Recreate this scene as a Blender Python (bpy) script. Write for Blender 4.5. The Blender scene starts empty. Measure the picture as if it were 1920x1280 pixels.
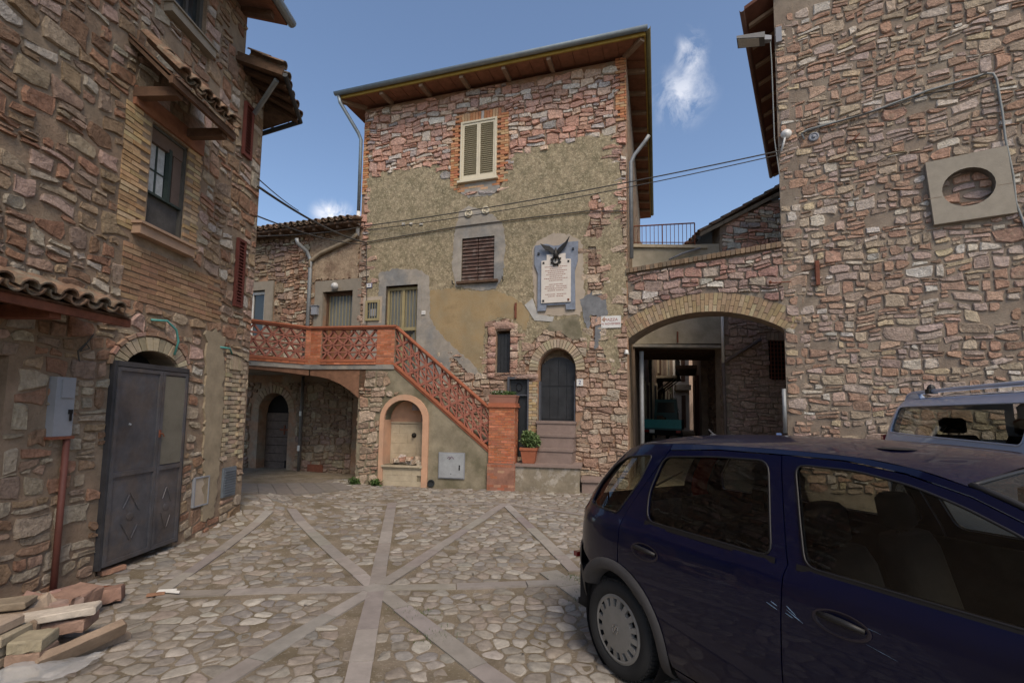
import bpy, bmesh, math, random
import numpy as np
from mathutils import Vector, Matrix
from mathutils.geometry import tessellate_polygon, delaunay_2d_cdt

random.seed(7)
scene = bpy.context.scene
COL = scene.collection
R = math.radians
PI = math.pi

# ------------------------------------------------------------------ camera
CF, CCX, CCY = 890.0, 960.0, 695.0
CP, CR, EYE = R(4.7), R(0.8), 1.65
_f = np.array([0, math.cos(CP), math.sin(CP)])
_r0 = np.array([1.0, 0, 0]); _u0 = np.cross(_r0, _f)
_r = math.cos(CR) * _r0 + math.sin(CR) * _u0
_u = -math.sin(CR) * _r0 + math.cos(CR) * _u0
cd = bpy.data.cameras.new('camera')
cam = bpy.data.objects.new('camera', cd); COL.objects.link(cam)
cd.sensor_width = 36.0
cd.lens = CF / 1920 * 36.0
cd.shift_y = (CCY - 640) / 1920.0
cd.clip_start = 0.05; cd.clip_end = 3000
m = Matrix(((_r[0], _u[0], -_f[0], 0), (_r[1], _u[1], -_f[1], 0), (_r[2], _u[2], -_f[2], EYE), (0, 0, 0, 1)))
cam.matrix_world = m
scene.camera = cam

# ------------------------------------------------------------------ world + sun
SUN_EL, SUN_AZ = R(50), R(160)      # azimuth measured from +Y clockwise
world = bpy.data.worlds.new('World'); scene.world = world
world.use_nodes = True
wn, wl = world.node_tree.nodes, world.node_tree.links
wn.clear()
wo = wn.new('ShaderNodeOutputWorld'); wb = wn.new('ShaderNodeBackground')
sky = wn.new('ShaderNodeTexSky'); sky.sky_type = 'NISHITA'; sky.sun_disc = False
sky.sun_elevation = SUN_EL; sky.sun_rotation = SUN_AZ
sky.altitude = 400; sky.air_density = 1.0; sky.dust_density = 2.2; sky.ozone_density = 1.3
wb.inputs['Strength'].default_value = 0.11
def ray(u, v): return _f * CF + _r * (u - CCX) + _u * (CCY - v)
tc = wn.new('ShaderNodeTexCoord')
nz = wn.new('ShaderNodeTexNoise'); nz.inputs['Scale'].default_value = 17; nz.inputs['Detail'].default_value = 9
nz.inputs['Roughness'].default_value = 0.62; nz.inputs['Distortion'].default_value = 0.5
wl.new(tc.outputs['Generated'], nz.inputs['Vector'])
acc = None
for (u, v, sx, sz, gain) in ((1296, 105, .024, .06, .72), (1280, 180, .046, .045, .62), (628, 402, .035, .022, 1.1), (300, -500, .2, .12, .5), (1700, -600, .3, .1, .5)):
    d = ray(u, v); d = d / np.linalg.norm(d)
    s = wn.new('ShaderNodeVectorMath'); s.operation = 'SUBTRACT'; s.inputs[1].default_value = tuple(d)
    wl.new(tc.outputs['Generated'], s.inputs[0])
    k = wn.new('ShaderNodeVectorMath'); k.operation = 'MULTIPLY'; k.inputs[1].default_value = (1/sx, 1/sx, 1/sz)
    wl.new(s.outputs[0], k.inputs[0])
    ln = wn.new('ShaderNodeVectorMath'); ln.operation = 'LENGTH'; wl.new(k.outputs[0], ln.inputs[0])
    mr = wn.new('ShaderNodeMapRange'); mr.interpolation_type = 'SMOOTHSTEP'
    mr.inputs['From Min'].default_value = 0.1; mr.inputs['From Max'].default_value = 1.5
    mr.inputs['To Min'].default_value = gain; mr.inputs['To Max'].default_value = 0
    wl.new(ln.outputs['Value'], mr.inputs['Value'])
    if acc is None: acc = mr.outputs[0]
    else:
        a = wn.new('ShaderNodeMath'); a.operation = 'MAXIMUM'; wl.new(acc, a.inputs[0]); wl.new(mr.outputs[0], a.inputs[1]); acc = a.outputs[0]
nr = wn.new('ShaderNodeMapRange'); nr.inputs['From Min'].default_value = .44; nr.inputs['From Max'].default_value = .66
wl.new(nz.outputs['Fac'], nr.inputs['Value'])
cm = wn.new('ShaderNodeMath'); cm.operation = 'MULTIPLY'; cm.use_clamp = True; wl.new(acc, cm.inputs[0]); wl.new(nr.outputs[0], cm.inputs[1])
mx = wn.new('ShaderNodeMixRGB'); mx.inputs[2].default_value = (6.0, 6.0, 6.3, 1)
wl.new(cm.outputs[0], mx.inputs[0]); wl.new(sky.outputs[0], mx.inputs[1])
wl.new(mx.outputs[0], wb.inputs['Color']); wl.new(wb.outputs[0], wo.inputs[0])

sd = bpy.data.lights.new('sun', 'SUN'); sd.energy = 1.5; sd.angle = R(24); sd.color = (1, .85, .68)
sun = bpy.data.objects.new('sun', sd); COL.objects.link(sun)
sv = Vector((math.sin(SUN_AZ) * math.cos(SUN_EL), math.cos(SUN_AZ) * math.cos(SUN_EL), math.sin(SUN_EL)))
sun.rotation_euler = sv.to_track_quat('Z', 'Y').to_euler(); sun.location = (0, 0, 30)

scene.view_settings.view_transform = 'Standard'
scene.view_settings.look = 'None'
scene.view_settings.exposure = 0.76
scene.view_settings.gamma = 1
scene.view_settings.use_curve_mapping = False

# ------------------------------------------------------------------ frames
def gnd(u, v, z=0.0):
    d = ray(u, v); t = (z - EYE) / d[2]
    return (d[0] * t, d[1] * t, z)
class Wall:
    """vertical plane: s along, z up, o outwards"""
    def __init__(s, p, ang):
        a = R(ang); s.p = np.array(p[:2], float); s.ang = ang
        s.d = np.array([math.cos(a), math.sin(a)]); s.n = np.array([s.d[1], -s.d[0]])
    def px(s, u, v, off=0.0):
        d = ray(u, v); t = ((s.p + s.n * off) @ s.n) / (d[:2] @ s.n); w = d * t
        return (float((w[:2] - s.p) @ s.d), float(w[2] + EYE))
    def w(s, a, z, o=0.0):
        q = s.p + s.d * a + s.n * o; return (float(q[0]), float(q[1]), z)
class Loc:
    """identity frame with the same interface"""
    def w(s, a, z, o=0.0): return (a, -o, z)
LOC = Loc()

# ------------------------------------------------------------------ materials
MATS = {}
def mat(name, col, rough=.85, var=.18, scale=5.0, bump=.25, bscale=45.0, dist=.01, metal=0.0, tint=False, col2=None, mixscale=1.2, mixlo=.45, mixhi=.6, trans=0.0, spec=.4, coat=0.0, speck=None, alpha=1.0, local=False, ior=1.45):
    if name in MATS: return MATS[name]
    m = bpy.data.materials.new(name); m.use_nodes = True
    n, l = m.node_tree.nodes, m.node_tree.links
    b = n['Principled BSDF']
    b.inputs['Roughness'].default_value = rough; b.inputs['Metallic'].default_value = metal
    b.inputs['Specular IOR Level'].default_value = spec
    b.inputs['IOR'].default_value = ior
    if coat: b.inputs['Coat Weight'].default_value = coat; b.inputs['Coat Roughness'].default_value = .03
    if trans: b.inputs['Transmission Weight'].default_value = trans
    if alpha < 1: b.inputs['Alpha'].default_value = alpha
    if local:
        g = n.new('ShaderNodeTexCoord'); pos = g.outputs['Object']
    else:
        g = n.new('ShaderNodeNewGeometry'); pos = g.outputs['Position']
    def noise(sc, det=5, ro=.6):
        t = n.new('ShaderNodeTexNoise'); t.inputs['Scale'].default_value = sc; t.inputs['Detail'].default_value = det
        t.inputs['Roughness'].default_value = ro; l.new(pos, t.inputs['Vector']); return t.outputs['Fac']
    def maprange(x, a, b_, c, d):
        t = n.new('ShaderNodeMapRange'); l.new(x, t.inputs['Value'])
        for k, v in zip(('From Min', 'From Max', 'To Min', 'To Max'), (a, b_, c, d)): t.inputs[k].default_value = v
        return t.outputs[0]
    if tint:
        at = n.new('ShaderNodeAttribute'); at.attribute_name = 'tint'; base = at.outputs['Color']
    else:
        rg = n.new('ShaderNodeRGB'); rg.outputs[0].default_value = (*col, 1); base = rg.outputs[0]
    if col2:
        mxx = n.new('ShaderNodeMixRGB'); l.new(maprange(noise(mixscale, 8, .65), mixlo, mixhi, 0, 1), mxx.inputs[0])
        l.new(base, mxx.inputs[1]); mxx.inputs[2].default_value = (*col2, 1); base = mxx.outputs[0]
    if speck:
        mxx = n.new('ShaderNodeMixRGB'); l.new(maprange(noise(speck[1], 3, .5), speck[2], speck[2] + .06, 0, speck[3]), mxx.inputs[0])
        l.new(base, mxx.inputs[1]); mxx.inputs[2].default_value = (*speck[0], 1); base = mxx.outputs[0]
    if var:
        v1 = maprange(noise(scale, 9, .7), .3, .7, 1 - var, 1 + var)
        mu = n.new('ShaderNodeVectorMath'); mu.operation = 'SCALE'; l.new(base, mu.inputs[0]); l.new(v1, mu.inputs['Scale']); base = mu.outputs[0]
    l.new(base, b.inputs['Base Color'])
    if bump:
        bp = n.new('ShaderNodeBump'); bp.inputs['Strength'].default_value = bump; bp.inputs['Distance'].default_value = dist
        l.new(noise(bscale, 8, .7), bp.inputs['Height']); l.new(bp.outputs[0], b.inputs['Normal'])
    MATS[name] = m; return m

STONE = mat('stone', (.4, .3, .25), rough=.95, var=.34, scale=17, bump=1.0, bscale=18, dist=.055, tint=True, spec=.12, col2=(.27, .215, .155), mixscale=6, mixlo=.58, mixhi=.76)
BRICKM = mat('brickwork', (.4, .3, .25), rough=.95, var=.22, scale=20, bump=.5, bscale=50, dist=.01, tint=True, spec=.15)
MORTAR_L = mat('mortar_left', (.25, .18, .125), rough=1, var=.3, scale=4, bump=.8, bscale=40, dist=.02, col2=(.27, .21, .15), spec=.1)
MORTAR_F = mat('mortar_main', (.30, .185, .12), rough=1, var=.25, scale=6, bump=.7, bscale=40, dist=.02, col2=(.27, .22, .165), mixscale=2, spec=.1)
MORTAR_R = mat('mortar_right', (.24, .19, .145), rough=1, var=.25, scale=4, bump=.8, bscale=45, dist=.02, col2=(.28, .23, .175), spec=.1)
PLASTER = mat('old_plaster', (.325, .268, .175), rough=1, var=.42, scale=11, bump=1.0, bscale=30, dist=.025, col2=(.24, .205, .13), mixscale=3.5, mixlo=.4, mixhi=.62, speck=((.42, .355, .24), 22, .57, .5), spec=.1)
OCHRE = mat('ochre_plaster', (.33, .245, .135), rough=1, var=.2, scale=5, bump=.5, bscale=30, dist=.015, spec=.1, col2=(.27, .215, .13), mixscale=2.5)
CEMENT = mat('cement_patch', (.31, .28, .235), rough=1, var=.22, scale=5, bump=.5, bscale=35, dist=.01, col2=(.21, .21, .20), spec=.1)
CEMENT_W = mat('wet_cement', (.24, .21, .15), rough=1, var=.3, scale=2.5, bump=.5, bscale=25, dist=.012, col2=(.15, .135, .09), mixscale=1.3, spec=.1)
PALEPL = mat('pale_plaster', (.38, .32, .25), rough=1, var=.15, scale=4, bump=.4, bscale=30, spec=.1)
ROUGHPL = mat('crumbling_plaster', (.33, .25, .17), rough=1, var=.35, scale=9, bump=1, bscale=20, dist=.03, col2=(.23, .16, .11), mixscale=3, spec=.1)
TERRA = mat('terracotta', (.33, .115, .062), rough=.8, var=.2, scale=9, bump=.25, bscale=60, spec=.25)
TERRAP = mat('terracotta_lattice', (.30, .12, .085), rough=.85, var=.25, scale=9, bump=.25, bscale=60, spec=.25)
PEACH = mat('peach_render', (.52, .31, .20), rough=.9, var=.12, scale=5, bump=.25, bscale=40, col2=(.44, .29, .2), spec=.2)
TRAV = mat('travertine', (.42, .36, .26), rough=.85, var=.15, scale=(7), bump=.3, bscale=30, col2=(.36, .30, .21), spec=.25)
SLABM = mat('paving_slab_stone', (.31, .265, .225), rough=.8, var=.18, scale=6, bump=.35, bscale=40, dist=.006, tint=True, spec=.3)
GREYST = mat('grey_trim_stone', (.24, .21, .165), rough=.9, var=.15, scale=6, bump=.3, bscale=40, spec=.2)
TILEM = mat('roof_tile', (.19, .12, .08), rough=.95, var=.45, scale=12, bump=.7, bscale=35, dist=.012, col2=(.16, .135, .10), mixscale=7, spec=.15)
WOODD = mat('dark_wood', (.10, .062, .04), rough=.8, var=.35, scale=12, bump=.4, bscale=60, spec=.2)
WOODB = mat('brown_wood', (.12, .07, .045), rough=.75, var=.3, scale=10, bump=.3, bscale=60, spec=.2)
SOFFIT = mat('soffit_tile', (.24, .11, .065), rough=.9, var=.25, scale=6, bump=.3, bscale=30, spec=.2)
GUTTER = mat('gutter_metal', (.25, .29, .31), rough=.5, var=.15, scale=8, bump=.05, metal=.6)
PIPE = mat('grey_pipe', (.25, .26, .26), rough=.55, var=.15, scale=8, bump=.05, metal=.3)
OCHRELINE = mat('yellow_fascia', (.32, .21, .04), rough=.7, var=.2, scale=8, bump=.1)
DOORMETAL = mat('metal_door', (.10, .10, .11), rough=.5, var=.35, scale=3.5, bump=.15, bscale=14, dist=.01, metal=.35, col2=(.12, .105, .10), mixscale=4)
DOORLITE = mat('metal_door_pale', (.16, .15, .12), rough=.55, var=.2, scale=4, bump=.1, metal=.2)
DARKM = mat('dark_metal', (.045, .05, .055), rough=.5, var=.2, scale=10, bump=.1, metal=.5)
RUST = mat('rusty_metal', (.16, .055, .03), rough=.8, var=.35, scale=12, bump=.2)
GREYBOX = mat('grey_box', (.24, .25, .27), rough=.6, var=.1, scale=6, bump=.05)
SILVERP = mat('galvanised_panel', (.36, .38, .39), rough=.5, var=.2, scale=5, bump=.05, metal=.3)
CREAM = mat('cream_paint', (.58, .52, .38), rough=.6, var=.08, scale=6, bump=.05)
SLATM = mat('louvre_paint', (.30, .265, .17), rough=.7, var=.1, scale=6, bump=.05)
REDSH = mat('red_shutter', (.11, .03, .022), rough=.7, var=.2, scale=8, bump=.1)
BLACK = mat('dark_inside', (.012, .01, .009), rough=1, var=0, bump=0)
GLASSD = mat('window_glass', (.03, .035, .035), rough=.08, var=0, bump=0, spec=.8)
LACE = mat('lace_curtain', (.42, .43, .42), rough=.9, var=.3, scale=20, bump=.3)
CABLE = mat('cable', (.05, .048, .045), rough=.7, var=0, bump=0)
CABLEG = mat('cable_grey', (.22, .23, .22), rough=.6, var=0, bump=0)
HOSE = mat('green_hose', (.08, .27, .24), rough=.5, var=0, bump=0)
MARBLE = mat('marble', (.60, .55, .48), rough=.6, var=.08, scale=8, bump=.05)
BLUEST = mat('blue_stone', (.19, .215, .26), rough=.8, var=.25, scale=8, bump=.2)
BRONZE = mat('bronze', (.035, .033, .03), rough=.5, var=.3, scale=20, bump=.3, metal=.5)
INK = mat('faded_lettering', (.30, .17, .14), rough=.9, var=.1, bump=0)
INKR = mat('red_lettering', (.30, .06, .05), rough=.9, var=.1, bump=0)
WHITE = mat('white_enamel', (.62, .61, .57), rough=.45, var=.06, bump=0)
SOIL = mat('soil', (.06, .045, .03), rough=1, var=.3, bump=.5)
LEAF = mat('leaves', (.06, .11, .025), rough=.7, var=.4, scale=30, bump=0)
LEAF2 = mat('pale_leaves', (.13, .19, .07), rough=.7, var=.4, scale=30, bump=0)
PLASTIC = mat('plastic_film', (.55, .55, .54), rough=.3, var=.1, bump=.6, bscale=30, dist=.02, alpha=.45)
TAN = mat('tan_wood', (.30, .25, .13), rough=.7, var=.15, scale=8, bump=.1)

# ------------------------------------------------------------------ object helpers
WLOC = {}
def thing(name, label, cat, loc=(0, 0, 0), rotz=0.0, group=None, kind=None):
    o = bpy.data.objects.new(name, None); COL.objects.link(o)
    o.empty_display_size = .2
    o.location = loc; o.rotation_euler = (0, 0, rotz)
    WLOC[o.name] = Vector(loc)
    if kind: o['kind'] = kind
    else:
        o['label'] = label; o['category'] = cat
        if group: o['group'] = group
    return o
class MB:
    def __init__(s): s.v = []; s.f = []; s.mi = []; s.c = []
    def add(s, verts, faces, mi=0, col=None):
        b = len(s.v); s.v += [tuple(p) for p in verts]; s.f += [tuple(b + i for i in f) for f in faces]; s.mi += [mi] * len(faces)
        s.c += [col or (.4, .3, .25)] * len(verts); return s
    def box(s, W, s0, s1, z0, z1, o0, o1, mi=0, col=None):
        P = [W.w(a, z, o) for o in (o0, o1) for z in (z0, z1) for a in (s0, s1)]
        return s.add(P, [(0, 2, 3, 1), (4, 5, 7, 6), (0, 1, 5, 4), (2, 6, 7, 3), (0, 4, 6, 2), (1, 3, 7, 5)], mi, col)
    def hexa(s, P, mi=0, col=None):   # P: 4 bottom then 4 top
        return s.add(P, [(0, 3, 2, 1), (4, 5, 6, 7), (0, 1, 5, 4), (1, 2, 6, 5), (2, 3, 7, 6), (3, 0, 4, 7)], mi, col)
    def tube(s, path, r, n=8, mi=0, cap=True, col=None):
        path = [Vector(p) for p in path]; rs = r if isinstance(r, (list, tuple)) else [r] * len(path)
        vs = []; up = None
        for i, p in enumerate(path):
            a = path[max(i - 1, 0)]; b = path[min(i + 1, len(path) - 1)]
            t = (b - a).normalized()
            if up is None:
                up = Vector((0, 0, 1)) if abs(t.z) < .9 else Vector((1, 0, 0))
            x = t.cross(up).normalized(); y = x.cross(t).normalized(); up = y
            for k in range(n):
                an = 2 * PI * k / n; vs.append(p + x * math.cos(an) * rs[i] + y * math.sin(an) * rs[i])
        fs = []
        for i in range(len(path) - 1):
            for k in range(n):
                fs.append((i * n + k, i * n + (k + 1) % n, (i + 1) * n + (k + 1) % n, (i + 1) * n + k))
        if cap: fs.append(tuple(range(n))[::-1]); fs.append(tuple((len(path) - 1) * n + k for k in range(n)))
        return s.add(vs, fs, mi, col)
    def lathe(s, prof, center, axis, n=24, mi=0, a0=0, a1=2 * PI):
        ax = Vector(axis).normalized(); t = Vector((0, 0, 1)) if abs(ax.z) < .9 else Vector((1, 0, 0))
        x = ax.cross(t).normalized(); y = ax.cross(x).normalized(); c = Vector(center)
        full = abs(a1 - a0 - 2 * PI) < 1e-4; m_ = n if full else n + 1
        vs = []
        for (r, h) in prof:
            for k in range(m_):
                an = a0 + (a1 - a0) * k / n; vs.append(c + ax * h + (x * math.cos(an) + y * math.sin(an)) * r)
        fs = []
        for i in range(len(prof) - 1):
            for k in range(n):
                k2 = (k + 1) % m_; fs.append((i * m_ + k, i * m_ + k2, (i + 1) * m_ + k2, (i + 1) * m_ + k))
        return s.add(vs, fs, mi)
    def plate(s, W, outer, holes=(), o0=0.0, o1=-.3, mi=0, side=True, back=False, top=None):
        """front face at offset o0 with holes, sides going back to o1"""
        loops = [outer] + list(holes)
        tri = tessellate_polygon([[Vector((a, z, 0)) for a, z in lp] for lp in loops])
        flat = [p for lp in loops for p in lp]
        s.add([W.w(a, z, o0) for a, z in flat], [tuple(t) for t in tri], mi)
        if back: s.add([W.w(a, z, o1) for a, z in flat], [tuple(t)[::-1] for t in tri], mi)
        if side:
            for lp in loops:
                k = len(lp)
                s.add([W.w(a, z, o0) for a, z in lp] + [W.w(a, z, o1) for a, z in lp], [(i, (i + 1) % k, k + (i + 1) % k, k + i) for i in range(k)], mi)
        return s
def obj(name, mb, m, parent=None, label=None, smooth=False, stuff=False, local=False, tint=False, auto=None):
    me = bpy.data.meshes.new(name)
    off = Vector((0, 0, 0))
    if parent is not None and not local: off = WLOC[parent.name]
    v = [(p[0] - off.x, p[1] - off.y, p[2] - off.z) for p in mb.v]
    me.from_pydata(v, [], mb.f)
    ms = m if isinstance(m, (list, tuple)) else [m]
    for q in ms: me.materials.append(q)
    if len(ms) > 1: me.polygons.foreach_set('material_index', mb.mi)
    if tint:
        at = me.attributes.new('tint', 'FLOAT_COLOR', 'POINT')
        at.data.foreach_set('color', [x for c in mb.c for x in (c[0], c[1], c[2], 1.0)])
    if smooth: me.polygons.foreach_set('use_smooth', [True] * len(me.polygons))
    me.update()
    if auto is not None:
        bm = bmesh.new(); bm.from_mesh(me)
        bmesh.ops.recalc_face_normals(bm, faces=bm.faces)
        for e in bm.edges:
            if len(e.link_faces) == 2 and e.calc_face_angle(0) > R(auto): e.smooth = False
        for f_ in bm.faces: f_.smooth = True
        bm.to_mesh(me); bm.free()
    o = bpy.data.objects.new(name, me); COL.objects.link(o)
    if parent is not None: o.parent = parent
    WLOC[o.name] = off
    if label: o['label'] = label
    if stuff: o['kind'] = 'stuff'
    return o
def solo(name, mb, m, label, cat, group=None, kind=None, **kw):
    """a thing that is one mesh, with its origin at its base"""
    if kind != 'structure':
        a = np.array(mb.v); c = (a.min(0) + a.max(0)) / 2; base = (float(c[0]), float(c[1]), float(a[:, 2].min()))
    else: base = (0, 0, 0)
    mb.v = [(p[0] - base[0], p[1] - base[1], p[2] - base[2]) for p in mb.v]
    o = obj(name, mb, m, None, **kw); o.location = base; WLOC[o.name] = Vector(base)
    if kind: o['kind'] = kind
    else:
        o['label'] = label; o['category'] = cat
        if group: o['group'] = group
    return o
def copy_tree(o, loc, label, parent=None):
    c = o.copy(); COL.objects.link(c)
    if parent is None: c.location = loc; c['label'] = label
    else: c.parent = parent
    for ch in [x for x in bpy.data.objects if x.parent == o]: copy_tree(ch, None, None, c)
    return c
def inpoly(p, poly):
    x, y = p; c = False; n = len(poly); j = n - 1
    for i in range(n):
        xi, yi = poly[i]; xj, yj = poly[j]
        if (yi > y) != (yj > y) and x < (xj - xi) * (y - yi) / (yj - yi) + xi: c = not c
        j = i
    return c
def jitpoly(poly, amp, step=.12, rnd=None):
    """roughen a polygon's outline"""
    rnd = rnd or random; out = []
    if amp > .01 and step >= .1:
        poly = jitpoly(poly, amp * 1.1, step * 2.2, rnd) if step < .3 else poly
        amp *= .75; step = .045
    n = len(poly)
    for i in range(n):
        a = poly[i]; b = poly[(i + 1) % n]; L_ = math.hypot(b[0] - a[0], b[1] - a[1]); k = max(1, int(L_ / step))
        for j in range(k):
            t = j / k; out.append((a[0] + (b[0] - a[0]) * t + rnd.uniform(-amp, amp), a[1] + (b[1] - a[1]) * t + rnd.uniform(-amp, amp)))
    return out
def rect(a, z, b, y): return [(a, z), (b, z), (b, y), (a, y)]
def archpoly(s0, s1, z0, zs, zt, n=10):
    """opening with arched head: spring zs, crown zt"""
    c = (s0 + s1) / 2; h = (s1 - s0) / 2; r = zt - zs
    pts = [(s0, z0), (s1, z0)]
    for k in range(n + 1):
        a = PI * k / n; pts.append((c + h * math.cos(a), zs + r * math.sin(a)))
    return pts
def hsv_j(c, rnd, a=.13, b=.02):
    k = 1 + rnd.uniform(-a, a); return tuple(max(.01, x * k * (1 + rnd.uniform(-b, b))) for x in c)

# ---- rubble masonry: every stone its own domed block, the 300 that show largest as parts
CAMP = np.array([0, 0, EYE])
def stone_mb(mb, W, poly, depth, rnd, col, o0=0.0):
    n = len(poly); cx = sum(p[0] for p in poly) / n; cz = sum(p[1] for p in poly) / n
    vs = []
    tilt = (rnd.uniform(-.14, .14), rnd.uniform(-.16, .12))
    for k, (q, d) in enumerate(((1.0, -.012), (.965, depth * .7), (.84, depth))):
        for (a, z) in poly:
            jj = rnd.uniform(-.28, .28) * depth if k else 0
            aa = cx + (a - cx) * q; zz = cz + (z - cz) * q
            t = ((aa - cx) * tilt[0] + (zz - cz) * tilt[1]) if k == 2 else 0
            vs.append(W.w(aa, zz, o0 + max(.004, d + jj + t) if k else o0 + d))
    vs.append(W.w(cx, cz, o0 + depth * rnd.uniform(.85, 1.15)))
    fs = []
    for r_ in range(2):
        for i in range(n): j = (i + 1) % n; fs.append((r_ * n + i, r_ * n + j, (r_ + 1) * n + j, (r_ + 1) * n + i))
    for i in range(n): fs.append((2 * n + i, 2 * n + (i + 1) % n, 3 * n))
    mb.add(vs, fs, 0, col)
def rubble(W, region, holes, parent, m, rnd, pal, rows=(.14, .26), lens=(.16, .42), gap=.014, depth=.03, fill=1.0, o0=0.0, out=None, slope=0.0, palf=None):
    items = out if out is not None else []
    a0 = min(p[0] for p in region); a1 = max(p[0] for p in region)
    z0 = min(p[1] for p in region) - .02; z1 = max(p[1] for p in region)
    dz = abs(slope) * (a1 - a0)
    z = z0 - dz; ph = [rnd.uniform(0, 9) for _ in range(400)]; i = 0
    def bnd(zb, k, s): return zb + slope * (s - a0) + .034 * math.sin(s * 2.6 + ph[k]) + .022 * math.sin(s * 7.7 + ph[k + 1])
    while z < z1 + dz and i < 380:
        h = rnd.uniform(*rows); s = a0 - rnd.uniform(0, .3)
        while s < a1:
            L_ = rnd.uniform(*lens) * (.7 + .6 * h / rows[1])
            e = s + L_
            if e > a1 - .07: e = a1 if e < a1 + .3 else e
            k = rnd.random()
            cuts = [0, 1]
            if k < .42 and h > .13: cuts = [0, rnd.uniform(.35, .65), 1]
            elif k < .60 and h > .19: cuts = [0, rnd.uniform(.27, .38), rnd.uniform(.6, .7), 1]
            for c0, c1 in zip(cuts[:-1], cuts[1:]):
                subs = [(s, e)]
                if (e - s) > .24 and len(cuts) > 2 and rnd.random() < .5:
                    mm = s + (e - s) * rnd.uniform(.35, .65); subs = [(s, mm), (mm, e)]
                for (sa, sb) in subs:
                    if rnd.random() > fill: continue
                    def P(t, w):
                        ss = sa + (sb - sa) * t
                        lo = bnd(z, i, ss); hi = bnd(z + h, i + 1, ss)
                        return [ss, lo + (hi - lo) * (c0 + (c1 - c0) * w)]
                    g = gap * rnd.uniform(.5, 1.6)
                    w_ = sb - sa; hh = (c1 - c0) * h
                    if w_ < .05 or hh < .03: continue
                    raw = [P(0, 0), P(.5, 0), P(1, 0), P(1, .5), P(1, 1), P(.5, 1), P(0, 1), P(0, .5)]
                    cx = sum(p[0] for p in raw) / 8; cz = sum(p[1] for p in raw) / 8
                    rc = rnd.uniform(.0, .13); poly = []
                    for q, p in enumerate(raw):
                        r_ = rc * rnd.uniform(.3, 1.5) if q % 2 == 0 else 0
                        dx = p[0] - cx; dy = p[1] - cz
                        nx = dx * (1 - r_) ; ny = dy * (1 - r_)
                        nx -= math.copysign(min(g, abs(nx) * .4), nx) if abs(nx) > .01 else 0
                        ny -= math.copysign(min(g * .8, abs(ny) * .4), ny) if abs(ny) > .006 else 0
                        j = .10
                        poly.append((cx + nx + rnd.uniform(-j, j) * w_ * .6, cz + ny + rnd.uniform(-j, j) * hh))
                    if not inpoly((cx, cz), region): continue
                    if any(inpoly((cx, cz), hp) for hp in holes): continue
                    ok = []
                    for p in poly:
                        t = 0
                        while t < .85 and (not inpoly((cx + (p[0] - cx) * (1 - t), cz + (p[1] - cz) * (1 - t)), region) or any(inpoly((cx + (p[0] - cx) * (1 - t), cz + (p[1] - cz) * (1 - t)), hp) for hp in holes)): t += .12
                        ok.append((cx + (p[0] - cx) * (1 - t), cz + (p[1] - cz) * (1 - t)))
                    pl = palf(cx, cz) if palf else pal
                    col = hsv_j(rnd.choice(pl), rnd)
                    wc = np.array(W.w(cx, cz, 0)); area = w_ * hh / float(((wc - CAMP) ** 2).sum())
                    items.append((area, W, ok, depth * rnd.uniform(.55, 1.3), col, o0))
            s = e
        z += h; i += 1
    if out is None: emit_stones(items, parent, m, rnd)
    return items
def emit_stones(items, parent, m, rnd, limit=300, name='stone'):
    items.sort(key=lambda t: -t[0])
    rest = MB()
    for k, (ar, W, poly, d, col, o0) in enumerate(items):
        if k < limit:
            mb = MB(); stone_mb(mb, W, poly, d, rnd, col, o0); obj(name, mb, m, parent, smooth=False, tint=True)
        else: stone_mb(rest, W, poly, d, rnd, col, o0)
    if rest.v: obj('small_stones', rest, m, parent, smooth=False, tint=True, stuff=True)

# ---- bricks
def brick_items(W, region, holes, rnd, pal, bl=.24, bh=.052, gap=.011, o=.008, d=.02, vertical=False):
    it = []
    a0 = min(p[0] for p in region); a1 = max(p[0] for p in region); z0 = min(p[1] for p in region); z1 = max(p[1] for p in region)
    if vertical: bl, bh = bh, bl
    z = z0; i = 0
    while z < z1 - bh * .3:
        s = a0 - (bl / 2 if (i % 2 and not vertical) else 0)
        while s < a1:
            b0 = max(s, a0); b1 = min(s + bl, a1); y1 = min(z + bh, z1)
            c = ((b0 + b1) / 2, (z + y1) / 2)
            if b1 - b0 > .03 and inpoly(c, region) and not any(inpoly(c, h) for h in holes):
                j = rnd.uniform(-.003, .003)
                it.append((W, b0 + gap / 2, b1 - gap / 2, z + gap / 2 + j, y1 - gap / 2 + j, -.01, o + rnd.uniform(-.004, d * .4), hsv_j(rnd.choice(pal), rnd, .15, .05)))
            s += bl
        z += bh; i += 1
    return it
def emit_bricks(it, parent, m, limit=300, name='brick', joined=False):
    rest = MB()
    for k, (W, b0, b1, z0, z1, o0, o1, c) in enumerate(it):
        if k < limit and not joined:
            mb = MB(); mb.box(W, b0, b1, z0, z1, o0, o1, 0, c); obj(name, mb, m, parent, tint=True)
        else: rest.box(W, b0, b1, z0, z1, o0, o1, 0, c)
    if rest.v: obj('small_bricks' if not joined else 'brickwork', rest, m, parent, tint=True, stuff=True)
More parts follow.
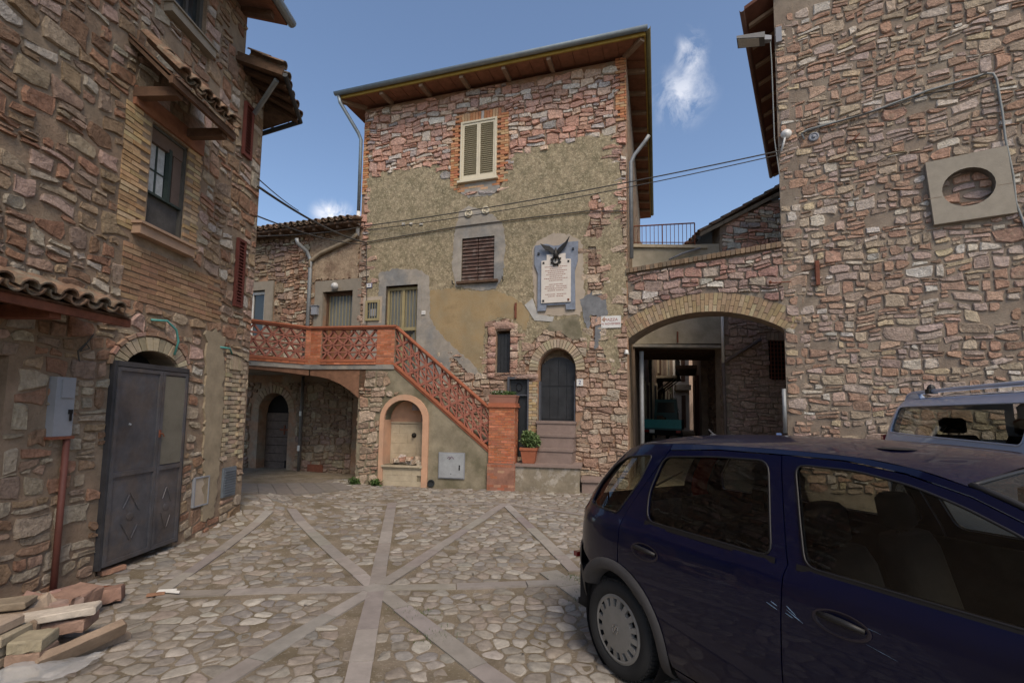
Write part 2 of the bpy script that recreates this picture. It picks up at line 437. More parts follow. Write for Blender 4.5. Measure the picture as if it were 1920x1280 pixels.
def arch_bricks(W, c, z, rx, rz, th, a0, a1, n, parent, m, rnd, pal, o=.02, name='arch_brick', rings=1):
    for rg in range(rings):
        for k in range(n):
            mb = MB(); g = .08
            t0 = a0 + (a1 - a0) * (k + g) / n; t1 = a0 + (a1 - a0) * (k + 1 - g) / n
            r0 = th * rg / rings + .004; r1 = th * (rg + 1) / rings - .004
            def P(t, r_, oo): return W.w(c + (rx + r_) * math.cos(t), z + (rz + r_) * math.sin(t), oo)
            oo = o + rnd.uniform(-.006, .006)
            q = [P(t0, r0, -.02), P(t1, r0, -.02), P(t1, r1, -.02), P(t0, r1, -.02), P(t0, r0, oo), P(t1, r0, oo), P(t1, r1, oo), P(t0, r1, oo)]
            mb.hexa(q, 0, hsv_j(rnd.choice(pal), rnd, .15, .05)); obj(name, mb, m, parent, tint=True)

# ---- barrel roof tile, mesh shared
def tile_mesh():
    mb = MB(); L_, n = .42, 6; vs = []
    for (y, r) in ((0, .085), (L_, .07)):
        for th in (0, .016):
            for k in range(n + 1):
                a = PI * k / n; vs.append(((r - th) * math.cos(a), y, (r - th) * math.sin(a)))
    k1 = n + 1; fs = []
    for k in range(n):
        fs += [(k, k + 1, 2 * k1 + k + 1, 2 * k1 + k), (k1 + k, 3 * k1 + k, 3 * k1 + k + 1, k1 + k + 1), (k, k1 + k, k1 + k + 1, k + 1), (2 * k1 + k, 2 * k1 + k + 1, 3 * k1 + k + 1, 3 * k1 + k)]
    fs += [(0, 2 * k1, 3 * k1, k1), (n, k1 + n, 3 * k1 + n, 2 * k1 + n)]
    me = bpy.data.meshes.new('roof_tile'); me.from_pydata(vs, [], fs); me.materials.append(TILEM); me.update(); return me
TILE = tile_mesh()
def tiles(parent, origin, along, up, count, rows, rnd, pitch=.19, sc=1.0, name='roof_tile', jit=.012):
    """origin: eave start; along: unit eave direction; up: unit vector up the slope"""
    al = Vector(along).normalized(); upv = Vector(up).normalized(); nn = al.cross(upv).normalized()
    if nn.z < 0: nn = -nn
    off = WLOC[parent.name]
    for r_ in range(rows):
        for k in range(count):
            for conc in (0, 1):
                p = Vector(origin) + al * (pitch * (k + (.5 if conc else 0)) + rnd.uniform(-jit, jit)) + upv * (r_ * .34 * sc + rnd.uniform(-.02, .02)) + nn * (.012 * r_ + (.0 if conc else .03))
                o = bpy.data.objects.new(name, TILE); COL.objects.link(o); o.parent = parent
                zz = -nn if conc else nn
                xx = upv.cross(zz).normalized()
                M = Matrix((xx, upv, zz)).transposed().to_4x4()
                M = M @ Matrix.Rotation(rnd.uniform(-.04, .04), 4, 'Z') @ Matrix.Scale(sc * rnd.uniform(.94, 1.05), 4)
                M.translation = p - off + (nn * .055 * sc if conc else Vector((0, 0, 0)))
                o.matrix_local = M
def textmesh(name, body, W, s, z, size, m, parent, o=.01, ext=.002, align='CENTER'):
    cu = bpy.data.curves.new(name, 'FONT'); cu.body = body; cu.size = size; cu.align_x = align; cu.align_y = 'CENTER'; cu.extrude = ext; cu.resolution_u = 2
    tmp = bpy.data.objects.new(name, cu); COL.objects.link(tmp)
    bpy.context.view_layer.update()
    me = bpy.data.meshes.new_from_object(tmp.evaluated_get(bpy.context.evaluated_depsgraph_get()))
    bpy.data.objects.remove(tmp); bpy.data.curves.remove(cu)
    off = WLOC[parent.name] if parent else Vector((0, 0, 0))
    for v in me.vertices:
        x, y, zz = v.co; v.co = Vector(W.w(s + x, z + y, o + zz)) - off
    me.materials.clear(); me.materials.append(m)
    ob = bpy.data.objects.new(name, me); COL.objects.link(ob)
    if parent: ob.parent = parent
    return ob
# ------------------------------------------------------------------ walls (vertical planes)
L = Wall((-3.923, 4.647), 87.86)
S = Wall((-.406, 9.968), -10)
F = Wall((-.13, 10.87), -17)
_c = F.w(2.73, 0); A = Wall(_c, -29.7)
_c2 = A.w(2.90, 0); RW = Wall(_c2, -29.7)          # front of the house on the right
RS = Wall(_c2, -123)                                # its alley side
B = Wall((3.0, 12.0), 0)                            # passage front behind the arch

PINK = [(.48, .28, .21), (.44, .255, .19), (.52, .33, .25), (.40, .26, .21), (.54, .40, .30), (.46, .30, .235), (.38, .23, .17)]
PALEP = [(.58, .50, .41), (.62, .56, .48), (.52, .45, .38)]
GREYP = [(.40, .36, .33), (.36, .31, .29)]
PINK = [tuple(x * 1.12 for x in c) for c in PINK]
PAL_F = PINK * 3 + PALEP * 2 + GREYP
PAL_L = [(.35, .21, .15), (.32, .19, .135), (.30, .20, .15), (.34, .24, .19), (.36, .27, .19), (.29, .21, .145), (.26, .17, .12), (.38, .31, .235), (.31, .24, .20)] * 2 + [(.42, .375, .31)]
PAL_R = [(.38, .24, .17), (.35, .225, .16), (.40, .275, .20), (.36, .275, .225), (.40, .32, .235), (.33, .26, .195), (.38, .30, .255), (.30, .20, .145)] * 3 + [(.50, .44, .36), (.48, .44, .38), (.43, .345, .23)]
PAL_R = [tuple(min(.6, x * 1.16) for x in c) for c in PAL_R] + [(.52, .44, .36), (.50, .36, .29)]
PAL_L = [(c[0] * 1.02, c[1] * .99, c[2] * .92) for c in PAL_L] + [(.52, .45, .37), (.46, .34, .28), (.48, .43, .37), (.44, .31, .25)]
PAL_A = [(.40, .24, .19), (.36, .22, .18), (.42, .30, .25), (.34, .25, .21), (.44, .36, .29)] * 2 + [(.55, .5, .43)]
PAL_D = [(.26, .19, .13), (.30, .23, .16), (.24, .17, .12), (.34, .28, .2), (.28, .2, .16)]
BR_Y = [(.38, .26, .14), (.42, .29, .16), (.36, .23, .12), (.44, .33, .2)]
BR_R = [(.42, .19, .09), (.46, .24, .12), (.40, .17, .09), (.46, .30, .17)]
BR_B = [(.28, .17, .10), (.31, .20, .12), (.25, .15, .09)]
BR_T = [(.42, .15, .075), (.38, .13, .065), (.46, .18, .10), (.36, .14, .08)]
BR_G = [(.36, .29, .20), (.33, .26, .18), (.40, .33, .23)]

# ------------------------------------------------------------------ ground
def sstep(a, b, x):
    t = min(1, max(0, (x - a) / (b - a))); return t * t * (3 - 2 * t)
def gz(x, y):
    z = .26 * math.exp(-((x + 4.3) ** 2) / .9 - ((y - 7.5) ** 2) / 1.3)
    if x > 1.5: z += .62 * sstep(11.5, 16.0, y)
    z += .012 * math.sin(x * 1.7 + 1) * math.sin(y * 1.3) + .006 * math.sin(x * 5.1) * math.cos(y * 4.3)
    return z
class Floor:
    def w(s, a, z, o=0.0): return (a, z, gz(a, z) + o)
FL = Floor()
DIRT = mat('courtyard_dirt', (.215, .178, .132), rough=1, var=.3, scale=3, bump=.9, bscale=60, dist=.015, col2=(.17, .14, .095), mixscale=2.2, speck=((.34, .30, .24), 55, .6, .6), spec=.1)
COBM = mat('cobblestone', (.3, .3, .3), rough=.85, var=.28, scale=16, bump=.6, bscale=35, dist=.012, tint=True, spec=.25)
xs = sorted(set([-600, -200, -60, -25, -14] + [round(-9 + .3 * i, 2) for i in range(64)] + [14, 25, 60, 200, 600]))
ys = sorted(set([-600, -200, -60, -20, -8] + [round(-3 + .3 * i, 2) for i in range(80)] + [24, 30, 60, 200, 600]))
gm = MB(); nx = len(xs)
gm.add([(x, y, gz(x, y)) for y in ys for x in xs], [(j * nx + i, j * nx + i + 1, (j + 1) * nx + i + 1, (j + 1) * nx + i) for j in range(len(ys) - 1) for i in range(nx - 1)])
ground = obj('ground', gm, DIRT, None, smooth=True); ground['kind'] = 'structure'; WLOC['ground'] = Vector((0, 0, 0))

rnd = random.Random(3)
SP = lambda u, v: gnd(u, v)[:2]
ctr = SP(705, 1105)
def ext(a, b, y):
    t = (y - a[1]) / (b[1] - a[1]); return (a[0] + (b[0] - a[0]) * t, y)
apex = SP(947, 944)
strips = [(SP(735, 944), ctr, .17), (ctr, ext(ctr, SP(670, 1280), .9), .175), (apex, ctr, .16), (ctr, ext(ctr, SP(418, 1280), 1.0), .16),
          (SP(545, 966), ctr, .16), (ctr, ext(ctr, SP(935, 1280), 1.0), .17), (SP(300, 1114), ctr, .15), (ctr, SP(1066, 1093), .15),
          (apex, SP(1078, 1072), .16), (SP(1028, 1072), SP(1100, 1122), .24), (SP(505, 974), SP(310, 1104), .14), (SP(640, 948), apex, .10), (apex, SP(1100, 966), .12), (SP(1100, 1122), (2.1, 2.2), .18)]
segs = []
for (a, b, w) in strips:
    w *= .86
    a = Vector((*a, 0)); b = Vector((*b, 0)); d = (b - a); L_ = d.length; d.normalize(); n_ = Vector((-d.y, d.x, 0))
    segs.append((a, b, w)); t = .09 if (a - Vector((*ctr, 0))).length < .01 else 0
    end = L_ - (.09 if (b - Vector((*ctr, 0))).length < .01 else 0)
    while t < end - .05:
        l = rnd.uniform(.42, .75); e = min(t + l, end)
        if end - e < .15: e = end
        mb = MB(); col = hsv_j(rnd.choice([(.265, .245, .215), (.24, .218, .192), (.285, .26, .228), (.255, .232, .20), (.245, .215, .195)]), rnd, .08, .02)
        top = .014 + rnd.uniform(-.003, .004)
        P = []
        for zz in (-.05, top):
            for (tt, ww) in ((t + .004, -w / 2), (e - .004, -w / 2), (e - .004, w / 2), (t + .004, w / 2)):
                p = a + d * tt + n_ * (ww + rnd.uniform(-.006, .006)); P.append((p.x, p.y, gz(p.x, p.y) + zz))
        mb.hexa(P, 0, col); obj('paving_slab', mb, SLABM, ground, tint=True); t = e
mb = MB(); k = 10
mb.add([(ctr[0] + .11 * math.cos(2 * PI * i / k), ctr[1] + .11 * math.sin(2 * PI * i / k), .018) for i in range(k)] + [(ctr[0] + .11 * math.cos(2 * PI * i / k), ctr[1] + .11 * math.sin(2 * PI * i / k), -.04) for i in range(k)], [tuple(range(k))] + [(i, (i + 1) % k, k + (i + 1) % k, k + i) for i in range(k)], 0, (.25, .232, .205))
obj('paving_slab', mb, SLABM, ground, tint=True)
def near_strip(x, y):
    p = Vector((x, y, 0))
    for a, b, w in segs:
        d = b - a; t = max(0, min(1, (p - a).dot(d) / d.length_squared))
        if (p - a - d * t).length < w / 2 + .035: return True
    return False
PAL_C = [(.255, .228, .19), (.275, .25, .212), (.225, .20, .168), (.31, .285, .245), (.24, .205, .168), (.22, .203, .182)]
cob = []
seeds = []
y = 1.2; row = 0
while y < 11.0:
    x = -4.0 + (.075 if row % 2 else 0); 
    while x < 4.7:
        seeds.append((x + rnd.uniform(-.05, .05), y + rnd.uniform(-.045, .045))); x += rnd.uniform(.11, .185)
    y += .118; row += 1
seeds = [q for q in seeds if rnd.random() > .05]
sa2 = np.array(seeds)
def clip(poly, px, py, nx_, ny_):
    out = []; n = len(poly)
    for i in range(n):
        a, b = poly[i], poly[(i + 1) % n]; da = (a[0] - px) * nx_ + (a[1] - py) * ny_; db = (b[0] - px) * nx_ + (b[1] - py) * ny_
        if da <= 0: out.append(a)
        if (da < 0) != (db < 0) and abs(da - db) > 1e-9: t = da / (da - db); out.append((a[0] + (b[0] - a[0]) * t, a[1] + (b[1] - a[1]) * t))
    return out
order = np.argsort(sa2[:, 1]); ysort = sa2[order, 1]
for qi, (cx, cy) in enumerate(seeds):
    if near_strip(cx, cy): continue
    sS = (np.array([cx, cy]) - S.p)
    if sS @ S.n < .05 and -3.05 < sS @ S.d < 1.8: continue
    if (np.array([cx, cy]) - F.p) @ F.n < .03: continue
    if (np.array([cx, cy]) - A.p) @ A.n < .0: continue
    if rnd.random() < (.04 if (cy < 4.5 or cx > -1) else .16): continue
    lo, hi = np.searchsorted(ysort, (cy - .34, cy + .34)); idx = order[lo:hi]; d_ = sa2[idx] - (cx, cy); m_ = (np.abs(d_[:, 0]) < .34) & ((d_ ** 2).sum(1) > 1e-9)
    nb_ = d_[m_]; nb_ = nb_[np.argsort((nb_ ** 2).sum(1))][:12]
    poly = [(cx - .14, cy - .12), (cx + .14, cy - .12), (cx + .14, cy + .12), (cx - .14, cy + .12)]; g = rnd.uniform(.003, .010)
    for (dx, dy) in nb_:
        dl_ = math.hypot(dx, dy); h_ = dl_ / 2 - g; ux_, uy_ = dx / dl_, dy / dl_; poly = clip(poly, cx + ux_ * h_, cy + uy_ * h_, ux_, uy_)
        if len(poly) < 3: break
    if len(poly) < 3: continue
    mx_ = sum(p[0] for p in poly) / len(poly); my_ = sum(p[1] for p in poly) / len(poly); k_ = rnd.choice([1.0, .99, .97, .93]); 
    # chamfer the corners
    q2 = []
    for i in range(len(poly)):
        a0_, b0_, c0_ = poly[i - 1], poly[i], poly[(i + 1) % len(poly)]; ch = rnd.uniform(.1, .3)
        q2 += [(b0_[0] + (a0_[0] - b0_[0]) * ch, b0_[1] + (a0_[1] - b0_[1]) * ch), (b0_[0] + (c0_[0] - b0_[0]) * ch, b0_[1] + (c0_[1] - b0_[1]) * ch)]
    if len(q2) > 14: q2 = q2[::2]
    poly = [(mx_ + (p[0] - mx_) * k_ + rnd.uniform(-.004, .004), my_ + (p[1] - my_) * k_ + rnd.uniform(-.004, .004)) for p in q2]
    ar_ = .5 * abs(sum(poly[i][0] * poly[(i + 1) % len(poly)][1] - poly[(i + 1) % len(poly)][0] * poly[i][1] for i in range(len(poly))))
    if ar_ < .0018: continue
    dist2 = cx * cx + cy * cy + EYE ** 2
    cob.append((ar_ / dist2 ** 1.4, FL, poly, rnd.uniform(.003, .012), hsv_j(rnd.choice(PAL_C), rnd, .2, .015), -.003))
cob.sort(key=lambda t: -t[0])
vis = [c for c in cob if c[2][0][1] > 2.6 and c[2][0][0] < .45 and abs(c[2][0][0]) < c[2][0][1] * 1.05]
vset = set(id(c) for c in vis[:300])
rest = MB()
for c in cob:
    if id(c) in vset:
        mb = MB(); stone_mb(mb, FL, c[2], c[3], rnd, c[4], c[5]); obj('cobblestone', mb, COBM, ground, smooth=True, tint=True)
    else: stone_mb(rest, FL, c[2], c[3], rnd, c[4], c[5])
obj('far_cobblestones', rest, COBM, ground, smooth=True, tint=True, stuff=True)
# smooth flag ramp at the foot of the left house's corner
pp = [gnd(448, 945, .03), gnd(662, 914, .03), gnd(640, 905, .03), gnd(455, 905, .03)]
for i in range(7):
    t0, t1 = i / 7 + .002, (i + 1) / 7 - .002
    mb = MB(); P = []
    for zz in (-.06, .03):
        for (t, w) in ((t0, 0), (t1, 0), (t1, 1), (t0, 1)):
            a = Vector(pp[0]).lerp(Vector(pp[1]), t); b = Vector(pp[3]).lerp(Vector(pp[2]), t); q = a.lerp(b, w); P.append((q.x, q.y, gz(q.x, q.y) + zz))
    mb.hexa(P, 0, hsv_j((.19, .17, .145), rnd, .08)); obj('ramp_slab', mb, SLABM, ground, tint=True)
# ------------------------------------------------------------------ LEFT HOUSE
rnd = random.Random(11)
lh = thing('left_house', 'tall rubble stone house filling the left side, with metal double door and brick framed window', 'house', L.w(0, 0, -2))
ZL = 7.22
win1 = rect(.25, 3.53, .80, 4.70); win2 = rect(.42, 6.12, .92, 7.05)
dooro = [(.0, .02), (.97, .02), (.97, 2.02)] + [(.485 + .36 * math.cos(PI * k / 8), 2.03 + .2 * math.sin(PI * k / 8)) for k in range(9)] + [(.0, 2.02)]
niche1 = rect(1.79, .95, 2.10, 2.15); ventr = rect(1.79, .43, 2.06, .82); ld = rect(-1.75, .03, -.93, 2.02)
wallo = [(-6, 0), (2.25, 0), (2.25, 6.35), (1.72, 6.45), (1.72, ZL), (-6, ZL)]
mb = MB(); mb.plate(L, wallo, [win1, win2, dooro, niche1, ld], 0, -.34); obj('wall', mb, MORTAR_L, lh)
mb = MB(); mb.box(L, -6, 1.72, 0, ZL, -.35, -5); mb.box(L, 1.722, 2.25, 0, 6.4, -.352, -5.002); obj('house_body', mb, MORTAR_L, lh)
plst = [L.px(*p) for p in [(383, 622), (402, 618), (418, 632), (416, 700), (413, 800), (406, 900), (396, 970), (376, 978), (380, 850), (380, 760), (384, 690)]]
plst = jitpoly(plst, .018, .1, rnd)
ybr = [(-.10, 3.42), (1.02, 3.42), (1.02, 4.72), (-.10, 4.72)]; bbr = [(.05, 2.72), (1.55, 2.72), (1.45, 3.30), (.0, 3.30)]
lint = rect(-.02, 4.72, 1.0, 4.92)
archr = [(.485 + (.36 + .20) * math.cos(PI * k / 12), 2.02 + (.2 + .20) * math.sin(PI * k / 12)) for k in range(13)]
nbr = rect(1.72, .92, 2.20, 2.42)
hb = [win1, win2, rect(-.03, 0, 1.0, 2.1), archr, niche1, ld, ybr, bbr, lint, plst, nbr, rect(1.76, .4, 2.09, .86), rect(1.76, 3.0, 1.96, 4.0), rect(1.73, 5.15, 1.96, 5.98), rect(.27, 6.0, .95, 6.14), rect(.08, 3.36, .86, 3.5), rect(1.24, .4, 1.5, .8)]
def pl_l(s, z):
    if z < 1.9 and s > -.9: return PAL_L[:9] + [(.38, .31, .23), (.40, .34, .26)] * 4
    return PAL_L
rubble(L, [(-2.6, .02), (2.24, .02), (2.24, 6.34), (1.71, 6.4), (1.71, ZL - .02), (-2.6, ZL - .02)], hb, lh, STONE, rnd, PAL_L, rows=(.085, .215), lens=(.10, .29), gap=.014, depth=.019, palf=pl_l, fill=.93)
# the end face round the corner
LE = Wall(L.w(2.25, 0), 87.86 - 90 + 180)
emit_bricks(brick_items(L, ybr, [rect(.22, 3.40, .83, 4.72)], rnd, BR_Y, bl=.22, bh=.052), lh, BRICKM)
emit_bricks(brick_items(L, bbr, [], rnd, BR_B, bl=.23, bh=.058), lh, BRICKM, joined=True)
emit_bricks(brick_items(L, nbr, [niche1, rect(1.79, .95, 2.1, 2.36)], rnd, BR_G, bl=.13, bh=.062, o=.02), lh, BRICKM, joined=True)
mb = MB(); mb.plate(L, plst, (), .026, -.01); obj('plaster_strip', mb, mat('tan_plaster', (.27, .22, .15), rough=1, var=.25, bump=.5, scale=5), lh)
mb = MB()
mb.plate(L, rect(1.79, .95, 2.10, 2.15), (), -.16, -.2, side=False); obj('niche_back', mb, MORTAR_L, lh)
emit_bricks(brick_items(L, niche1, [], rnd, BR_G, bl=.2, bh=.06, o=-.15), lh, BRICKM, joined=True)
for k in range(5): mb = MB(); mb.box(L, 1.80 + k * .06, 1.852 + k * .06, 2.15, 2.34, -.01, .02, 0, hsv_j(BR_G[0], rnd)); obj('lintel_brick', mb, BRICKM, lh, tint=True)
arch_bricks(L, .485, 2.03, .36, .20, .15, 0.06, PI - .06, 15, lh, BRICKM, rnd, BR_G, o=.03)
arch_bricks(L, .485, 2.03, .52, .36, .045, 0.02, PI - .02, 12, lh, BRICKM, rnd, [(.34, .22, .16), (.30, .19, .14)], o=.035, name='arch_edge_brick')
# window with brick surround
mb = MB(); mb.box(L, -.02, 1.0, 4.722, 4.92, -.1, .035); obj('lintel', mb, SOFFIT, lh, label='orange painted timber lintel')
wf = MB(); wf.box(L, .25, .80, 3.53, 3.56, -.12, -.03); wf.box(L, .25, .80, 4.67, 4.70, -.12, -.03); wf.box(L, .25, .28, 3.56, 4.67, -.12, -.03); wf.box(L, .77, .80, 3.56, 4.67, -.12, -.03)
w1 = obj('window', wf, mat('window_paint', (.075, .07, .06), rough=.6), lh)
mb = MB(); mb.box(L, .28, .77, 3.56, 4.67, -.10, -.095); obj('pane', mb, GLASSD, w1)
mb = MB(); mb.box(L, .30, .55, 3.95, 4.52, -.094, -.091); obj('lace_curtain', mb, LACE, w1)
mb = MB(); mb.box(L, .28, .77, 3.57, 3.93, -.088, -.075); obj('screen_panel', mb, mat('screen_mesh', (.07, .065, .06), rough=.9, var=.3, scale=9), w1)
mb = MB(); mb.box(L, .28, .77, 3.93, 3.955, -.09, -.03); mb.box(L, .42, .44, 3.955, 4.52, -.09, -.08); mb.box(L, .28, .77, 4.22, 4.235, -.09, -.08)
mb.box(L, .56, .60, 3.955, 4.56, -.09, -.04); obj('glazing_bar', mb, mat('green_paint', (.03, .045, .04), rough=.6), w1)
mb = MB(); mb.box(L, .28, .77, 4.52, 4.67, -.092, -.05); mb.box(L, .64, .77, 3.955, 4.52, -.092, -.06); obj('blind_box', mb, mat('brown_blind', (.13, .09, .07), rough=.8), w1)
mb = MB(); mb.box(L, .08, .87, 3.40, 3.50, -.02, .10); mb.box(L, .06, .89, 3.50, 3.528, -.1, .13); obj('window_sill', mb, mat('sill_stone', (.33, .22, .15), rough=.9, var=.15, bump=.2), lh)
# upper window
wf = MB(); wf.box(L, .42, .92, 6.12, 6.17, -.12, -.05); wf.box(L, .42, .47, 6.17, 7.05, -.12, -.05); wf.box(L, .87, .92, 6.17, 7.05, -.12, -.05); wf.box(L, .65, .69, 6.17, 7.05, -.12, -.06)
w2 = obj('window', wf, MATS['window_paint'], lh); mb = MB(); mb.box(L, .47, .87, 6.17, 7.05, -.10, -.095); obj('pane', mb, GLASSD, w2)
mb = MB(); mb.box(L, .27, 1.0, 6.0, 6.10, -.02, .10); mb.box(L, .25, 1.02, 6.10, 6.12, -.1, .12); obj('window_sill', mb, GREYST, lh)
# red shutters
def louvre(name, s0, s1, z0, z1):
    fr = MB(); fr.box(L, s0, s0 + .03, z0, z1, .01, .05); fr.box(L, s1 - .03, s1, z0, z1, .01, .05); fr.box(L, s0 + .03, s1 - .03, z0, z0 + .04, .01, .05); fr.box(L, s0 + .03, s1 - .03, z1 - .04, z1, .01, .05); fr.box(L, s0 + .03, s1 - .03, z0 + .04, z1 - .04, .008, .014)
    f_ = obj(name, fr, REDSH, lh); z = z0 + .05
    while z < z1 - .06:
        mb = MB(); P = [L.w(a, zz, o) for (zz, o) in ((z, .042), (z + .03, .016)) for a in (s0 + .03, s1 - .03)]; P2 = [(p[0], p[1], p[2] + .006) for p in P]
        mb.hexa([P[0], P[1], P[3], P[2], P2[0], P2[1], P2[3], P2[2]]); obj('slat', mb, REDSH, f_); z += .045
louvre('shutter', 1.77, 1.95, 3.02, 3.98); louvre('shutter', 1.75, 1.95, 5.18, 5.96)
# metal double door
fr = MB(); fr.box(L, -.03, .0, .08, 2.08, .0, .05); fr.box(L, .965, .99, .08, 2.08, .0, .05); fr.box(L, .0, .965, 2.03, 2.08, .0, .06)
dd = obj('metal_door', fr, mat('door_frame_metal', (.06, .06, .065), rough=.5, var=.3, metal=.3), lh)
def leaf(s0, s1, pale):
    z0, zm, z1 = .10, .98, 2.025
    lf = MB(); lf.box(L, s0, s1, z0, z1, .02, .045)
    o = obj('door_leaf', lf, DOORMETAL, dd)
    return o
leaf(.005, .575, False); leaf(.582, .96, True)
for (s0, s1) in ((.005, .575), (.582, .96)):
    mb = MB(); mb.box(L, s0, s0 + .035, .1, 2.02, .045, .062); mb.box(L, s1 - .035, s1, .1, 2.02, .045, .062); mb.box(L, s0 + .035, s1 - .035, .1, .14, .045, .062); mb.box(L, s0 + .035, s1 - .035, .94, .985, .045, .064); mb.box(L, s0 + .035, s1 - .035, 1.985, 2.02, .045, .062)
    obj('door_rail', mb, DOORMETAL, dd)
    c = (s0 + s1) / 2; w = (s1 - s0) * .33; zc = .52
    mb = MB()
    for (a0, a1) in (((c - w * .1, zc + .24), (c + w * .55, zc + .05)), ((c + w * .1, zc - .24), (c - w * .55, zc - .05)), ((c - w * .5, zc + .1), (c - w * .15, zc + .22)), ((c + w * .5, zc - .1), (c + w * .15, zc - .22))):
        mb.tube([L.w(*a0, .052), L.w(*a1, .052)], .006, 6)
    mb.lathe([(.0, 0), (.04, .0), (.04, .006), (.03, .009), (0, .01)], L.w(c, zc, .045), (*L.n, 0), 12); obj('door_ornament', mb, DOORMETAL, dd)
mb = MB(); mb.box(L, .617, .925, 1.0, 1.97, .046, .056); obj('upper_panel', mb, DOORLITE, dd, label='pale dusty upper panel of the narrow leaf')
mb = MB(); mb.box(L, .57, .59, 1.30, 1.38, .062, .075); mb.tube([L.w(.58, 1.34, .07), L.w(.58, 1.34, .1), L.w(.60, 1.31, .1)], .008, 6); obj('latch', mb, RUST, dd)
mb = MB(); mb.lathe([(0, 0), (.014, 0), (.012, .012), (0, .014)], L.w(.2, 1.45, .047), (*L.n, 0), 10); obj('lock', mb, SILVERP, dd)
mb = MB(); mb.box(L, .0, .97, .02, 2.2, -.3, -.28); obj('dark_doorway', mb, BLACK, lh)
# grey door at the frame's edge
mb = MB(); mb.box(L, -1.75, -.93, .03, 2.02, -.16, -.11); mb.box(L, -1.7, -1.0, 1.25, 1.95, -.11, -.10); mb.box(L, -1.7, -1.0, .15, 1.15, -.11, -.10); obj('side_door', mb, mat('grey_green_paint', (.11, .12, .12), rough=.6, var=.2, bump=.1), lh)
# ground level frames
mb = MB(); mb.box(L, 1.79, 2.06, .43, .82, -.02, .03); vg = obj('vent_grille', mb, mat('blue_grey_metal', (.16, .19, .22), rough=.5, metal=.4), lh)
for k in range(10):
    mb = MB(); mb.box(L, 1.81, 2.04, .46 + k * .034, .472 + k * .034, .03, .042); obj('slat', mb, MATS['blue_grey_metal'], vg)
mb = MB(); mb.box(L, 1.24, 1.5, .42, .76, -.01, .022); fr = obj('hatch_panel', mb, PALEPL, lh)
mb = MB(); mb.box(L, 1.235, 1.25, .41, .77, .0, .034); mb.box(L, 1.49, 1.505, .41, .77, .0, .034); mb.box(L, 1.25, 1.49, .41, .425, .0, .034); mb.box(L, 1.25, 1.49, .755, .77, .0, .034); obj('hatch_frame', mb, GREYBOX, fr)
# tiled canopies: rafters, boards, eave beam, tiles
def canopy(s0, s1, ze, zw, oe, brackets, beamc, sc=.62):
    c_ = MB()
    P = [L.w(s0, ze, oe), L.w(s1, ze, oe), L.w(s1, zw, 0), L.w(s0, zw, 0)]
    Q = [(p[0], p[1], p[2] + .025) for p in P]; c_.hexa(P + Q)
    cn = obj('canopy', c_, WOODB, lh)
    mb = MB(); P = [L.w(s0 - .02, ze - .06, oe - .04), L.w(s1 + .02, ze - .06, oe - .04), L.w(s1 + .02, ze - .06, oe + .0), L.w(s0 - .02, ze - .06, oe + .0)]
    mb.hexa(P + [(p[0], p[1], p[2] + .075) for p in P]); obj('eave_beam', mb, beamc, cn)
    n = int((s1 - s0) / .22)
    for k in range(n + 1):
        s = s0 + .03 + (s1 - s0 - .06) * k / n
        P = [L.w(s - .02, ze - .03, oe - .05), L.w(s + .02, ze - .03, oe - .05), L.w(s + .02, zw - .06, 0), L.w(s - .02, zw - .06, 0)]
        mb = MB(); mb.hexa(P + [(p[0], p[1], p[2] + .045) for p in P]); obj('rafter', mb, WOODD, cn)
    for s in brackets:
        mb = MB(); mb.box(L, s - .045, s + .045, ze - .10, ze - .0, 0, oe - .06)
        obj('bracket', mb, WOODB if beamc is WOODB else RUST, cn)
    up = Vector(L.w(0, zw, 0)) - Vector(L.w(0, ze, oe))
    tiles(cn, Vector(L.w(s0 + .02, ze + .035, oe + .07)), Vector((*L.d, 0)), up, int((s1 - s0) / (.19 * sc)), max(1, int(up.length / (.34 * sc))) + 0, rnd, pitch=.19 * sc, sc=sc)
canopy(-.14, .84, 4.90, 5.38, .52, (.02, .74), WOODB, sc=.8)
canopy(-2.6, -.42, 2.40, 2.60, .50, (-1.02, -2.2), RUST, sc=.8)
# eaves
ro = MB(); 
def slab(mb, P, t): mb.hexa([tuple(p) for p in P] + [(p[0], p[1], p[2] + t) for p in P])
slab(ro, [L.w(-6, ZL - .06, .52), L.w(1.84, ZL - .06, .52), L.w(1.84, ZL + 1.2, -5), L.w(-6, ZL + 1.2, -5)], .12)
r1 = obj('roof', ro, SOFFIT, lh)
gt = MB(); gt.tube([L.w(-6, ZL, .57), L.w(1.88, ZL, .57)], .065, 10); obj('gutter', gt, GUTTER, r1)
for k in range(12):
    s = 1.6 - k * .42; mb = MB(); P = [L.w(s - .04, ZL - .15, .44), L.w(s + .04, ZL - .15, .44), L.w(s + .04, ZL - .06, -.05), L.w(s - .04, ZL - .06, -.05)]; mb.hexa(P + [(p[0], p[1], p[2] + .085) for p in P]); obj('rafter', mb, WOODB, r1)
tiles(r1, Vector(L.w(-1.2, ZL + .12, .52)), Vector((*L.d, 0)), Vector(L.w(0, 1.26, -5.52)) - Vector(L.w(0, 0, 0)), 15, 3, rnd, pitch=.2)
e0, e1 = Vector(L.w(1.55, 6.22, .66)), Vector(L.w(2.28, 6.02, .52)); w0, w1_ = Vector(L.w(1.55, 6.52, -.1)), Vector(L.w(2.28, 6.42, -.1))
e2 = Vector(L.w(3.1, 6.0, -1.6))
ro = MB(); slab(ro, [e0, e1, w1_, w0], .07); slab(ro, [e1, e2, Vector(L.w(2.3, 6.5, -1.6)), w1_], .07); r2 = obj('lower_roof', ro, WOODD, lh)
tiles(r2, e0 + Vector((0, 0, .07)), e1 - e0, w0 - e0, 5, 2, rnd, pitch=.15, sc=.75)
